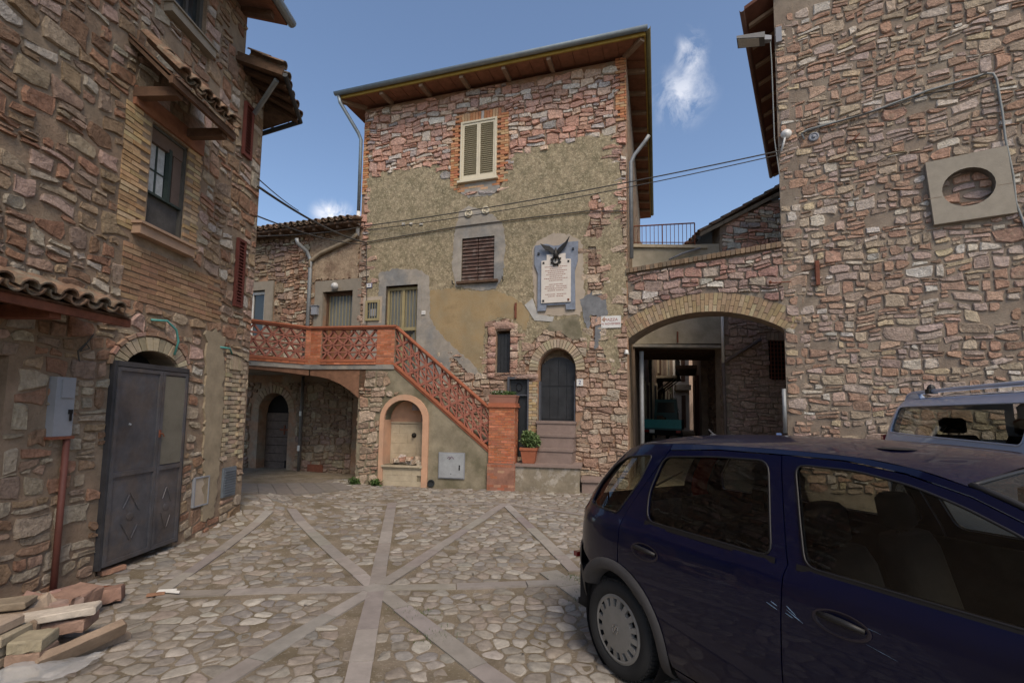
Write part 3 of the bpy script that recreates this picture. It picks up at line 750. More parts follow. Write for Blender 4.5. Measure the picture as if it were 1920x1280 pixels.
tiles(r2, e1 + Vector((0, 0, .07)), e2 - e1, w1_ - e1, 12, 2, rnd, pitch=.15, sc=.75)
gt = MB(); gt.tube([e0 + Vector((.03, 0, -.03)), e1 + Vector((.03, .03, -.02)), e2 + Vector((.05, 0, -.03))], .035, 8); obj('gutter', gt, DARKM, r2)
gt = MB(); gt.tube([L.w(1.6, 6.15, .55), L.w(1.95, 5.9, .05)], .035, 8); obj('gutter_outlet', gt, GUTTER, r2)
for k in range(5):
    a = e0.lerp(e1, k / 4); b = w0.lerp(w1_, k / 4); mb = MB(); d_ = (e1 - e0).normalized() * .03
    P = [a - d_ + Vector((0, 0, -.06)), a + d_ + Vector((0, 0, -.06)), b + d_ + Vector((0, 0, -.08)), b - d_ + Vector((0, 0, -.08))]; mb.hexa([tuple(p) for p in P] + [(p.x, p.y, p.z + .055) for p in P]); obj('rafter', mb, WOODD, r2)
# fixtures on the left house
t = thing('meter_box', 'tall grey metal meter cabinet fixed to the left wall beside the double door', 'meter box', L.w(-.51, 1.36, .06))
mb = MB(); mb.box(L, -.60, -.43, 1.37, 1.88, .0, .07); obj('cabinet', mb, GREYBOX, t, auto=30)
mb = MB(); mb.box(L, -.56, -.45, 1.70, 1.86, .07, .085); obj('upper_cover', mb, GREYBOX, t)
mb = MB(); mb.box(L, -.48, -.455, 1.56, 1.60, .07, .09); mb.tube([L.w(-.467, 1.56, .085), L.w(-.467, 1.50, .085)], .009, 6); obj('lock', mb, BLACK, t)
mb = MB(); mb.box(L, -.62, -.42, 1.345, 1.37, .0, .09); obj('base_lip', mb, RUST, t)
mb = MB(); mb.tube([L.w(-.46, 1.345, .06), L.w(-.46, .0, .06)], .025, 10); solo('cable_conduit', mb, mat('red_brown_paint', (.125, .045, .033), rough=.6, var=.2), 'red brown painted pipe running from the meter cabinet down to the ground', 'pipe', smooth=True)
mb = MB(); mb.tube([L.w(-.36, 2.0, .02), L.w(-.42, 2.12, .05), L.w(-.36, 2.2, .06), L.w(-.30, 2.16, .04), L.w(-.38, 2.12, .03), L.w(-.25, 2.30, .02)], .006, 6); solo('loose_wire', mb, CABLE, 'dark looped wire hanging on the stones left of the door arch', 'wire')
mb = MB(); mb.tube([L.w(.40, 2.56, .02), L.w(.56, 2.58, .07), L.w(.68, 2.50, .09), L.w(.74, 2.38, .08), L.w(.73, 2.22, .05)], .012, 8); solo('green_hose', mb, HOSE, 'short green hose curving over the brick arch of the double door', 'hose', smooth=True)
mb = MB(); mb.tube([L.w(1.55, 2.42, .02), L.w(1.70, 2.42, .06), L.w(1.80, 2.36, .03)], .012, 8); solo('green_hose', mb, HOSE, 'short green hose end poking from the wall above the bricked niche', 'hose', smooth=True)
mb = MB(); mb.tube([L.w(1.62, 2.36, .03), L.w(1.9, 2.36, .03), L.w(2.25, 2.27, .03)], .006, 6); solo('wall_wire', mb, CABLE, 'thin dark wire stapled along the wall towards the balcony', 'wire')
# ------------------------------------------------------------------ MAIN HOUSE
rnd = random.Random(21)
FX0, FX1, ZF = -4.05, 2.73, 9.56
mh = thing('main_house', 'three storey stone house with peeling ochre plaster, cream shutters and overhanging eaves in the centre', 'house', F.w(0, 0, -2))
o_sh = rect(-1.25, 7.18, -.31, 8.69); o_br = rect(-1.16, 4.68, -.33, 5.75); o_sl = rect(-.26, 2.50, .08, 3.48)
o_ad = archpoly(.76, 1.60, .55, 2.55, 3.02, 12); o_sd = rect(.09, .60, .52, 2.35); o_d4 = rect(-3.20, 2.62, -2.31, 4.71)
mb = MB(); mb.plate(F, [(FX0, 0), (FX1, 0), (FX1, ZF), (FX0, ZF)], [o_sh, o_br, o_sl, o_ad, o_sd, o_d4], 0, -.32); obj('wall', mb, MORTAR_F, mh)
mb = MB(); mb.box(F, FX0, FX1, 0, ZF, -.33, -9.0); obj('house_body', mb, ROUGHPL, mh)
# plaster sheet and its holes, traced on the wall
pf = lambda pts: [F.px(*p) for p in pts]
pl_out = pf([(690, 336), (720, 323), (760, 317), (815, 311), (838, 316), (846, 335), (853, 352), (862, 364), (936, 364), (942, 345), (949, 317), (959, 296), (969, 284), (1023, 275), (1060, 266), (1117, 252), (1140, 252), (1160, 262), (1160, 300), (1166, 340), (1163, 400), (1170, 470), (1176, 520), (1170, 560), (1168, 600), (1160, 650), (1163, 690), (1150, 705), (1138, 690), (1133, 655), (1118, 645), (1105, 655), (1090, 640), (1062, 622), (1040, 617), (1015, 625), (996, 645), (983, 668), (972, 690), (974, 630), (965, 603), (945, 597), (926, 603), (914, 620), (909, 690), (905, 706), (878, 695), (850, 665), (832, 655), (830, 720), (690, 720)])
pl_out = jitpoly(pl_out, .022, .11, rnd)
ph = [pf([(1108, 370), (1122, 365), (1135, 395), (1131, 415), (1130, 440), (1110, 446), (1098, 444), (1106, 410)]), pf([(1104, 462), (1118, 462), (1120, 480), (1130, 510), (1132, 535), (1128, 560), (1112, 572), (1101, 566), (1102, 520)]),
      pf([(1105, 600), (1116, 585), (1124, 600), (1126, 640), (1108, 642)])]
ph = [jitpoly(h, .012, .09, rnd) for h in ph]
mb = MB(); mb.plate(F, pl_out, [o_br, o_d4] + ph, .032, -.01); obj('plaster', mb, PLASTER, mh)
def patch(pts, m, o, name='plaster_patch', hol=(), amp=.014, lab=None):
    q = jitpoly(pf(pts), amp, .1, rnd); mb = MB(); mb.plate(F, q, hol, o, -.01); return obj(name, mb, m, mh, label=lab)
patch([(802, 547), (850, 541), (880, 546), (930, 545), (962, 556), (996, 585), (986, 622), (968, 601), (945, 594), (925, 599), (910, 615), (905, 692), (880, 682), (848, 656), (818, 640), (810, 600)], OCHRE, .036, amp=.02)
patch([(863, 397), (880, 386), (925, 405), (944, 420), (949, 460), (944, 520), (930, 541), (905, 546), (880, 541), (855, 537), (848, 500), (853, 440)], CEMENT, .040, 'cement_patch', [o_br])
patch([(868, 343), (930, 336), (938, 352), (925, 366), (880, 372), (862, 360)], CEMENT, .037, 'cement_patch')
patch([(712, 512), (742, 505), (790, 507), (806, 520), (808, 560), (806, 592), (820, 618), (845, 645), (880, 675), (906, 704), (880, 700), (850, 668), (838, 720), (690, 720), (690, 575), (712, 572)], CEMENT, .042, 'cement_patch', [o_d4])
patch([(1002, 560), (998, 470), (1010, 452), (1040, 438), (1066, 440), (1085, 450), (1093, 462), (1097, 560), (1088, 592), (1010, 592)], PALEPL, .038, 'plaster_patch')
patch([(1089, 562), (1115, 545), (1135, 555), (1141, 588), (1128, 604), (1124, 650), (1115, 655), (1118, 592), (1108, 590), (1104, 625), (1096, 600)], mat('blue_cement', (.17, .175, .18), rough=1, var=.3, bump=.7, scale=6), .041, 'cement_patch')
patch([(1035, 602), (1085, 592), (1094, 632), (1075, 638), (1050, 622), (1022, 620)], CEMENT_W, .042, 'cement_patch')
patch([(985, 572), (1000, 560), (1010, 590), (1040, 594), (1036, 604), (1003, 601)], mat('white_cement', (.40, .39, .36), rough=1, var=.2, bump=.5), .045, 'cement_patch', amp=.01)
# bricks and stones
bsh = [(-1.52, 6.98), (-1.25, 6.92), (-.31, 6.92), (-.06, 7.05), (-.10, 7.5), (-.02, 8.1), (-.06, 8.72), (-.18, 8.95), (-1.36, 8.95), (-1.46, 8.4)]
lsh = rect(-1.32, 8.69, -.22, 8.93)
rq = [(2.56, 8.1), (2.725, 8.1), (2.725, 9.6), (2.48, 9.6), (2.6, 9.0), (2.5, 8.6)]
lq = [(-4.04, 7.2), (-3.92, 7.2), (-3.86, 8.0), (-3.95, 8.5), (-3.88, 9.2), (-4.04, 9.2)]
aro = [(1.18 + .64 * math.cos(PI * k / 14), 2.52 + .72 * math.sin(PI * k / 14)) for k in range(15)]
holes = [o_sh, o_br, o_sl, o_ad, o_sd, o_d4, bsh, rq, lq, lsh, aro]
pin = pl_out
def clear(p): return inpoly(p, pin) and not any(inpoly(p, h) for h in ph)
items = rubble(F, [(FX0 + .01, .02), (FX1 - .01, .02), (FX1 - .01, ZF - .03), (FX0 + .01, ZF - .03)], holes, mh, STONE, rnd, PAL_F, rows=(.12, .25), lens=(.15, .38), gap=.008, depth=.045, out=[])
def fpal(s, z):
    if z > 6: return PAL_F
    return [(.42, .29, .22), (.44, .30, .225), (.38, .27, .20), (.44, .34, .25), (.36, .25, .18), (.32, .21, .155), (.46, .38, .29)]
keep = []
for it in items:
    c = np.mean(it[2], axis=0)
    cov = sum(clear(p) for p in it[2])
    if clear(c) and cov >= 6: continue
    if c[1] < 6.5:
        it = (it[0], it[1], it[2], it[3] * .8, hsv_j(rnd.choice(fpal(*c)), rnd), it[5])
        if c[0] < -3.0 and c[1] < 2.6: continue
    keep.append(it)
emit_stones(keep, mh, STONE, rnd)
bi = brick_items(F, bsh, [o_sh, lsh], rnd, BR_R, bl=.2, bh=.062, o=.035, d=.02) + brick_items(F, rq, [], rnd, BR_R, bl=.2, bh=.062, o=.035) + brick_items(F, lq, [], rnd, BR_R, bl=.16, bh=.062, o=.035)
bi = [b for b in bi if not (clear(((b[1] + b[2]) / 2, (b[3] + b[4]) / 2)) and b[4] < 7.1 and False)]
emit_bricks(bi, mh, BRICKM)
for k in range(15):
    mb = MB(); s = -1.32 + 1.10 * k / 15; mb.box(F, s + .005, s + .068, 8.70, 8.92 + rnd.uniform(-.01, .01), -.01, .03, 0, hsv_j(rnd.choice(BR_R if k != 8 else [(.42, .38, .34)]), rnd)); obj('lintel_brick', mb, BRICKM, mh, tint=True)
arch_bricks(F, 1.18, 2.55, .43, .49, .20, -.02, PI + .02, 24, mh, BRICKM, rnd, BR_G, o=.05)
# slit window surround stones + small door jambs
for (s0, s1) in ((-.46, -.27), (.09, .27)):
    z = 2.38
    while z < 3.5:
        h = rnd.uniform(.12, .24); mb = MB(); stone_mb(mb, F, [(s0, z), (s1, z), (s1, z + h - .015), (s0, z + h - .015)], .045, rnd, hsv_j(rnd.choice(PINK), rnd), .0); obj('jamb_stone', mb, STONE, mh, smooth=True, tint=True); z += h
mb = MB(); stone_mb(mb, F, [(-.40, 3.52), (.2, 3.5), (.22, 3.62), (0, 3.7), (-.36, 3.66)], .05, rnd, (.42, .28, .22)); obj('lintel_stone', mb, STONE, mh, smooth=True, tint=True)
mb = MB(); stone_mb(mb, F, [(-.40, 2.36), (.75, 2.34), (.75, 2.46), (-.4, 2.47)], .05, rnd, (.40, .28, .23)); obj('sill_stone', mb, STONE, mh, smooth=True, tint=True)
emit_bricks(brick_items(F, rect(.53, .6, .75, 2.3), [], rnd, BR_Y + BR_G, bl=.2, bh=.065, o=.05), mh, BRICKM, joined=True)
# --- cream louvred shutters
fr = MB(); fr.box(F, -1.25, -1.205, 7.18, 8.69, -.05, .07); fr.box(F, -.355, -.31, 7.18, 8.69, -.05, .07); fr.box(F, -1.205, -.355, 8.645, 8.69, -.05, .07); fr.box(F, -1.205, -.355, 7.18, 7.225, -.05, .07)
wsh = obj('shuttered_window', fr, CREAM, mh)
mb = MB(); mb.box(F, -1.30, -.26, 7.13, 7.18, -.05, .12); obj('window_sill', mb, CREAM, wsh)
for (s0, s1) in ((-1.203, -.782), (-.778, -.357)):
    mb = MB(); mb.box(F, s0, s0 + .045, 7.23, 8.64, .0, .05); mb.box(F, s1 - .045, s1, 7.23, 8.64, .0, .05); mb.box(F, s0 + .045, s1 - .045, 7.23, 7.31, .0, .05); mb.box(F, s0 + .045, s1 - .045, 8.585, 8.64, .0, .05); mb.box(F, s0 + .045, s1 - .045, 7.31, 8.585, .0, .005)
    obj('shutter_frame', mb, CREAM, wsh)
    mb = MB(); z = 7.315
    while z < 8.57:
        P = [F.w(a, zz, o) for (zz, o) in ((z, .045), (z + .036, .008)) for a in (s0 + .045, s1 - .045)]; mb.hexa([P[0], P[1], P[3], P[2]] + [(P[i][0], P[i][1], P[i][2] + .008) for i in (0, 1, 3, 2)]); z += .051
    obj('louvre_slats', mb, SLATM, wsh)
# --- brown plank shutter
fr = MB(); fr.box(F, -1.16, -.33, 4.68, 5.75, -.10, -.06)
bs = obj('plank_shutter', fr, BLACK, mh)
n = 12
for k in range(n):
    z = 4.70 + k * 1.05 / n
    for (s0, s1) in ((-1.15, -.755), (-.735, -.34)):
        t_ = rnd.uniform(-.004, .004)
        P = [F.w(s0, z, .02), F.w(s1, z, .02 + t_), F.w(s1, z, -.055), F.w(s0, z, -.055), F.w(s0, z + .074, -.005), F.w(s1, z + .074, -.005 + t_), F.w(s1, z + .074, -.055), F.w(s0, z + .074, -.055)]
        mb = MB(); mb.hexa(P); obj('board', mb, mat('weathered_brown', (.085, .05, .038), rough=.8, var=.5, scale=7, bump=.3, col2=(.17, .14, .12), mixscale=6, mixlo=.5, mixhi=.7), bs)
mb = MB(); mb.box(F, -1.26, -.22, 4.63, 4.685, -.02, .12); obj('wooden_sill', mb, WOODD, bs)
for (s, z) in ((-1.36, 4.68), (-.10, 4.70)):
    mb = MB(); mb.tube([F.w(s, z - .03, .03), F.w(s, z - .03, .1), F.w(s, z + .04, .12)], .014, 6); obj('shutter_catch', mb, CABLE, bs)
# --- slit window, small door, arched door, upper door
mb = MB(); mb.box(F, -.26, .08, 2.50, 3.42, -.14, -.10); sl = obj('slit_window', mb, DARKM, mh)
for k in range(4): mb = MB(); mb.box(F, -.25 + k * .083, -.174 + k * .083, 2.51, 3.40, -.10, -.085); obj('board', mb, DARKM, sl)
mb = MB(); mb.box(F, .05, .09, .60, 2.40, -.02, .06); mb.box(F, .52, .555, .6, 2.40, -.02, .06); mb.box(F, .09, .52, 2.35, 2.40, -.02, .06); mb.box(F, .09, .52, 1.97, 2.0, -.05, .03); sdr = obj('small_door', mb, mat('slate_metal', (.10, .105, .12), rough=.5, var=.2, metal=.3), mh)
mb = MB(); mb.box(F, .09, .52, .6, 2.35, -.08, -.03); obj('door_panel', mb, DARKM, sdr)
mb = MB(); mb.box(F, .295, .315, .62, 1.96, -.03, -.015); mb.tube([F.w(.305 + .07 * math.cos(a * .7), 2.17 + .09 * math.sin(a * .7), -.02) for a in range(10)], .008, 6); obj('door_ornament', mb, BLACK, sdr)
ad = MB(); pts = archpoly(.78, 1.58, 1.42, 2.53, 2.86, 12); ad.plate(F, pts, (), -.18, -.24); adr = obj('arched_door', ad, mat('door_sheet', (.04, .042, .045), rough=.45, var=.35, scale=4, bump=.1, metal=.4), mh)
for k in range(4):
    mb = MB(); s0 = .80 + k * .192; mb.box(F, s0, s0 + .184, 1.46, 2.18, -.18, -.165); obj('lower_panel', mb, MATS['door_sheet'], adr)
    c_ = s0 + .092; zt = 2.53 + .33 * math.sqrt(max(0, 1 - ((c_ - 1.18) / .40) ** 2)) - .06; mb = MB(); mb.box(F, s0, s0 + .184, 2.20, zt, -.18, -.165); obj('upper_panel', mb, MATS['door_sheet'], adr)
mb = MB()
for k in range(5):
    for z in (1.5, 1.75, 2.0, 2.15, 2.3, 2.5): mb.lathe([(0, 0), (.009, 0), (.006, .008), (0, .01)], F.w(.81 + k * .187, z, -.165), (*F.n, 0), 6)
obj('rivets', mb, DARKM, adr, stuff=True)
mb = MB(); mb.box(F, .77, .80, 1.42, 2.3, -.16, -.03); mb.box(F, 1.56, 1.59, 1.42, 2.3, -.16, -.03); obj('door_frame', mb, MATS['slate_metal'], adr)
d4 = MB(); d4.box(F, -3.20, -3.15, 2.62, 4.68, -.12, -.05); d4.box(F, -2.36, -2.31, 2.62, 4.68, -.12, -.05); d4.box(F, -3.15, -2.36, 4.61, 4.68, -.12, -.05); d4.box(F, -2.79, -2.72, 2.62, 4.61, -.12, -.05); d4.box(F, -3.15, -2.79, 3.58, 3.66, -.12, -.05); d4.box(F, -2.72, -2.36, 3.58, 3.66, -.12, -.05)
d4o = obj('glazed_door', d4, TAN, mh)
for (s0, s1) in ((-3.15, -2.79), (-2.72, -2.36)):
    for (z0, z1) in ((2.62, 3.58), (3.66, 4.61)): mb = MB(); mb.box(F, s0, s1, z0, z1, -.11, -.10); obj('pane', mb, mat('frosted_pane', (.16, .17, .16), rough=.25, var=.1, bump=.1), d4o)
    for k in range(4): mb = MB(); s = s0 + .045 + k * .09; mb.box(F, s, s + .014, 2.66, 4.60, -.07, -.055); obj('door_bar', mb, TAN, d4o)
mb = MB(); mb.box(F, -2.66, -2.46, 3.50, 3.56, -.05, -.03); obj('letter_slot', mb, BRONZE, d4o)
mb = MB(); mb.box(F, -3.29, -3.20, 2.62, 4.80, -.05, .05); mb.box(F, -2.31, -2.20, 2.62, 4.80, -.05, .05); mb.box(F, -3.20, -2.31, 4.71, 4.80, -.05, .05); obj('door_surround', mb, CEMENT, mh)
# --- arch door steps
for k, (z, o) in enumerate(((1.42, .10), (1.14, .30), (.85, .50))):
    mb = MB(); mb.box(F, .74, 1.63, z - .055, z, -.2, o + .02); mb.box(F, .76, 1.61, z - .30, z - .055, -.2, o); obj('doorstep', mb, mat('step_stone', (.22, .165, .14), rough=.85, var=.15, bump=.3, scale=6), mh)
# --- eaves, rafters, gutter
T = MATS['soffit_tile']
OE, ZE = .56, 9.60
def FW(s, o, z): return F.w(s, z, o)
ro = MB()
zr = ZE + .0
outer = [FW(FX0 - .42, OE, zr), FW(FX1 + .40, OE, zr), FW(FX1 + .40, -9.4, zr), FW(FX0 - .42, -9.4, zr)]
inner = [FW(FX0 + .0, .0, zr + .06), FW(FX1, .0, zr + .06), FW(FX1, -9.0, zr + .06), FW(FX0, -9.0, zr + .06)]
ridge = [FW(-1.6, -3.2, zr + 1.25), FW(.6, -3.2, zr + 1.25), FW(.6, -6, zr + 1.25), FW(-1.6, -6, zr + 1.25)]
ou = [(p[0], p[1], p[2] + .07) for p in outer]
ro.add(outer + inner, [(0, 1, 5, 4), (1, 2, 6, 5), (2, 3, 7, 6), (3, 0, 4, 7), (4, 5, 6, 7)], 0)
ro.add(ou + ridge, [(0, 4, 5, 1), (1, 5, 6, 2), (2, 6, 7, 3), (3, 7, 4, 0), (4, 7, 6, 5)], 1)
ro.add(outer + ou, [(0, 4, 5, 1), (1, 5, 6, 2), (2, 6, 7, 3), (3, 7, 4, 0)], 1)
rf = obj('roof', ro, [SOFFIT, TILEM], mh)
mb = MB(); mb.box(F, FX0 - .44, FX1 + .42, ZE - .035, ZE + .05, OE - .02, OE + .015); mb.box(F, FX1 + .39, FX1 + .425, ZE - .035, ZE + .05, OE - .02, -9.3); obj('fascia_board', mb, OCHRELINE, rf)
def halfpipe(mb, a, b, r, n=8):
    a = Vector(a); b = Vector(b); d = (b - a).normalized(); x = d.cross(Vector((0, 0, 1))).normalized()
    vs = []
    for p in (a, b):
        for q in (r, r - .008):
            for k in range(n + 1):
                an = PI + PI * k / n; vs.append(p + x * math.cos(an) * q + Vector((0, 0, 1)) * math.sin(an) * q)
    m_ = n + 1; fs = []
    for k in range(n): fs += [(k, k + 1, 2 * m_ + k + 1, 2 * m_ + k), (m_ + k, 3 * m_ + k, 3 * m_ + k + 1, m_ + k + 1), (k, m_ + k, m_ + k + 1, k + 1), (2 * m_ + k, 2 * m_ + k + 1, 3 * m_ + k + 1, 3 * m_ + k)]
    mb.add(vs, fs)
mb = MB(); halfpipe(mb, FW(FX0 - .48, OE + .08, ZE + .09), FW(FX1 + .47, OE + .08, ZE + .09), .07); obj('gutter', mb, GUTTER, rf, smooth=True)
mb = MB(); halfpipe(mb, FW(FX1 + .47, OE + .08, ZE + .09), FW(FX1 + .47, -9.3, ZE + .09), .06); obj('gutter', mb, mat('mossy_gutter', (.15, .13, .06), rough=.8, var=.2), rf, smooth=True)
def rafter(a, b, w=.045, h=.10, name='rafter', mm=None):
    a = Vector(a); b = Vector(b); d = (b - a).normalized(); x = d.cross(Vector((0, 0, 1))).normalized() * w
    P = [a - x, a + x, b + x, b - x]; P = [p - Vector((0, 0, h)) for p in P]
    mb = MB(); mb.hexa([tuple(p) for p in P] + [(p.x, p.y, p.z + h - .004) for p in P]); obj(name, mb, mm or mat('pale_rafter', (.26, .18, .12), rough=.85, var=.2, bump=.2), rf)
for s in [-3.25, -2.15, -1.08, -.02, 1.05]: rafter(FW(s, OE - .04, ZE + .0), FW(s, -.02, ZE + .055))
rafter(FW(FX1 + .36, OE - .06, ZE), FW(FX1 - .05, 0.0, ZE + .055), .05); rafter(FW(FX0 - .38, OE - .06, ZE), FW(FX0 + .04, 0.0, ZE + .055), .05)
for k in range(11): rafter(FW(FX1 + .38, -.5 - k * .8, ZE), FW(FX1 - .02, -.5 - k * .8, ZE + .055))
for k in range(22):      # soffit tiles between the rafters, front
    s = FX0 - .3 + k * .33; mb = MB(); P = [Vector(FW(s, OE - .03, ZE - .006)), Vector(FW(s + .315, OE - .03, ZE - .006)), Vector(FW(s + .315, 0, ZE + .05)), Vector(FW(s, 0, ZE + .05))]
    mb.hexa([(p.x, p.y, p.z - .012) for p in P] + [tuple(p) for p in P], 0, None); obj('soffit_tile', mb, SOFFIT, rf)
for k in range(26):
    o = -.2 - k * .33; mb = MB(); P = [Vector(FW(FX1 + .38, o, ZE - .006)), Vector(FW(FX1 + .38, o - .315, ZE - .006)), Vector(FW(FX1, o - .315, ZE + .05)), Vector(FW(FX1, o, ZE + .05))]
    mb.hexa([(p.x, p.y, p.z - .012) for p in P] + [tuple(p) for p in P]); obj('soffit_tile', mb, SOFFIT, rf)
# --- downpipes
mb = MB(); mb.tube([FW(FX0 - .38, OE + .06, ZE + .0), FW(FX0 - .36, OE + .02, ZE - .14), FW(FX0 - .10, .12, ZE - .75), FW(FX0 - .06, .06, ZE - .9), FW(FX0 - .05, .05, 6.75)], .045, 10); obj('downpipe', mb, GUTTER, mh, smooth=True)
mb = MB(); mb.tube([FW(FX0 - .05, .05, 6.75), FW(FX0 - .05, .05, 6.10)], .05, 10); obj('white_pipe_end', mb, WHITE, mh, smooth=True)
mb = MB(); mb.tube([FW(FX1 + .47, .10, 7.62), FW(FX1 + .38, .08, 7.5), FW(FX1 + .16, .05, 7.25), FW(FX1 + .08, .04, 7.1), FW(FX1 + .08, .02, 4.95)], .042, 10); obj('downpipe', mb, PIPE, mh, smooth=True)
# --- fixtures on the facade
for nm, u, v, lab in (('roundel', 880, 402, 'left one of the two small cream roundels above the brown plank shutter'), ('roundel', 912, 396, 'right one of the two small cream roundels above the brown plank shutter')):
    s, z = F.px(u, v); t = thing(nm, lab, 'roundel', F.w(s, z - .1, .04), group='carved roundels on the facade')
    mb = MB(); mb.lathe([(0, 0), (.10, 0), (.10, .02), (.085, .035), (.07, .018), (0, .02)], F.w(s, z, .045), (*F.n, 0), 18); obj('disc', mb, CREAM, t, smooth=True)
    mb = MB(); mb.tube([F.w(s + .045 * math.cos(a), z + .045 * math.sin(a), .068) for a in np.linspace(0, 5.2, 9)], .012, 6); mb.lathe([(0, 0), (.018, .0), (.01, .02), (0, .022)], F.w(s, z, .05), (*F.n, 0), 8); obj('carving', mb, TRAV, t, smooth=True)
# memorial
s0, z0, s1, z1 = .74, 3.88, 1.57, 5.42
t = thing('memorial_tablet', 'white marble memorial tablet in a blue grey frame with a dark bronze eagle', 'memorial', F.w(1.15, 3.88, .05))
fr_ = [(s0, 3.88), (.93, 3.88), (.95, 4.0), (1.38, 4.0), (1.40, 3.88), (1.60, 3.88), (1.585, 4.75), (1.65, 4.98), (1.66, 5.42), (1.36, 5.42), (1.22, 5.36), (1.1, 5.36), (.94, 5.42), (.66, 5.40), (.66, 4.96), (.74, 4.75)]
mb = MB(); mb.plate(F, fr_, (), .08, .02); obj('stone_frame', mb, BLUEST, t)
mb = MB(); mb.plate(F, [(.83, 4.05), (1.50, 4.05), (1.50, 5.02), (1.38, 5.03), (1.38, 5.16), (.95, 5.16), (.95, 5.03), (.83, 5.02)], (), .105, .08); tb = obj('marble_slab', mb, MARBLE, t)
mb = MB(); z = 4.86
for k in range(16):
    if k in (8, 13): z -= .045; continue
    w = rnd.uniform(.12, .27); s = 1.165 - w
    while s < 1.165 + w:
        e = s + rnd.uniform(.015, .05)
        if z < 4.42 and abs((s + e) / 2 - 1.165) < .012: s = e; continue
        mb.box(F, s, min(e, 1.165 + w), z, z + .017, .105, .1062); s = e + .008
    z -= .045
obj('inscription', mb, INK, tb, stuff=True)
for (s, z, m_) in ((.88, 4.97, BRONZE), (1.45, 4.97, BRONZE), (.88, 4.10, BRONZE), (1.45, 4.10, RUST), (.76, 5.2, DARKM), (1.55, 5.25, DARKM)):
    mb = MB(); mb.box(F, s - .022, s + .022, z - .022, z + .022, .08, .115); obj('stud', mb, m_, t)
def wing(sgn):
    base = [(0, 0), (.06, .08), (.16, .16), (.26, .24) if sgn > 0 else (.28, .19), (.36, .37) if sgn > 0 else (.40, .24), (.31, .22) if sgn > 0 else (.33, .13), (.26, .12) if sgn > 0 else (.27, .06), (.19, .05), (.12, -.02), (.05, -.09)]
    mb = MB(); n = len(base)
    P = [(1.165 + sgn * a * .88, 5.20 + b * .85) for a, b in base]
    tri = tessellate_polygon([[Vector((a, b, 0)) for a, b in P]])
    fo = lambda a: .13 + .05 * abs(a - 1.165) / .3
    mb.add([F.w(a, b, fo(a)) for a, b in P] + [F.w(a, b, fo(a) - .03) for a, b in P], [tuple(q) for q in tri] + [tuple(n + i for i in q)[::-1] for q in tri] + [(i, (i + 1) % n, n + (i + 1) % n, n + i) for i in range(n)]); obj('eagle_wing', mb, BRONZE, t)
wing(1); wing(-1)
mb = MB(); mb.lathe([(0, -.10), (.045, -.07), (.055, 0), (.04, .07), (.022, .10), (.024, .13), (0, .15)], F.w(1.165, 5.14, .15), (0, 0, 1), 10); obj('eagle_body', mb, BRONZE, t, smooth=True)
mb = MB(); mb.tube([F.w(1.165 + .085 * math.cos(a), 5.0 + .085 * math.sin(a), .125) for a in np.linspace(0, 2 * PI, 17)], .024, 6)
for a in range(8): mb.lathe([(0, -.02), (.02, 0), (0, .02)], F.w(1.165 + .115 * math.cos(a * PI / 4 + .4), 5.0 + .115 * math.sin(a * PI / 4 + .4), .125), (*F.n, 0), 6)
mb.box(F, 1.15, 1.18, 5.0, 5.07, .11, .135); obj('wreath', mb, BRONZE, t)
# street sign
sS, zS = F.px(1146, 604); t = thing('street_sign', 'small white marble street sign with red letters at the right corner of the ochre facade', 'street sign', F.w(sS, zS - .13, .05))
mb = MB(); mb.box(F, sS - .21, sS + .21, zS - .13, zS + .13, .035, .055); obj('sign_plate', mb, WHITE, t)
textmesh('lettering', 'PIAZZA', F, sS, zS + .045, .085, INKR, t, .056); textmesh('lettering', 'IV NOVEMBRE', F, sS, zS - .045, .064, INKR, t, .056)
for a, b in ((-.19, .11), (.19, .11), (-.19, -.11), (.19, -.11)): mb = MB(); mb.lathe([(0, 0), (.008, 0), (0, .006)], F.w(sS + a, zS + b, .055), (*F.n, 0), 6); obj('screw', mb, DARKM, t)
# house numbers
sN, zN = F.px(694, 536); t = thing('house_number', 'tiny blue edged number plate 4 left of the glazed upper door', 'number plate', F.w(sN, zN - .07, .05)); mb = MB(); mb.box(F, sN - .085, sN + .085, zN - .06, zN + .06, .03, .05); obj('number_border', mb, mat('blue_enamel', (.04, .05, .16), rough=.4, var=0, bump=0), t)
mb = MB(); mb.box(F, sN - .07, sN + .07, zN - .047, zN + .047, .05, .053); obj('plate', mb, WHITE, t); textmesh('number', '4', F, sN, zN, .09, MATS['blue_enamel'], t, .054)
sN, zN = F.px(1088, 717); t = thing('house_number', 'small pale ceramic number 2 right of the dark arched door', 'number plate', F.w(sN, zN - .07, .05)); mb = MB(); mb.box(F, sN - .07, sN + .07, zN - .075, zN + .075, .03, .06); obj('plate', mb, WHITE, t); textmesh('number', '2', F, sN, zN, .12, MATS['blue_enamel'], t, .061)
sN, zN = F.px(796, 587); mb = MB(); mb.box(F, sN - .05, sN + .05, zN - .045, zN + .045, .03, .065); mb.box(F, sN - .03, sN + .03, zN + .0, zN + .02, .065, .07); solo('doorbell', mb, WHITE, 'white doorbell box right of the glazed upper door', 'doorbell')
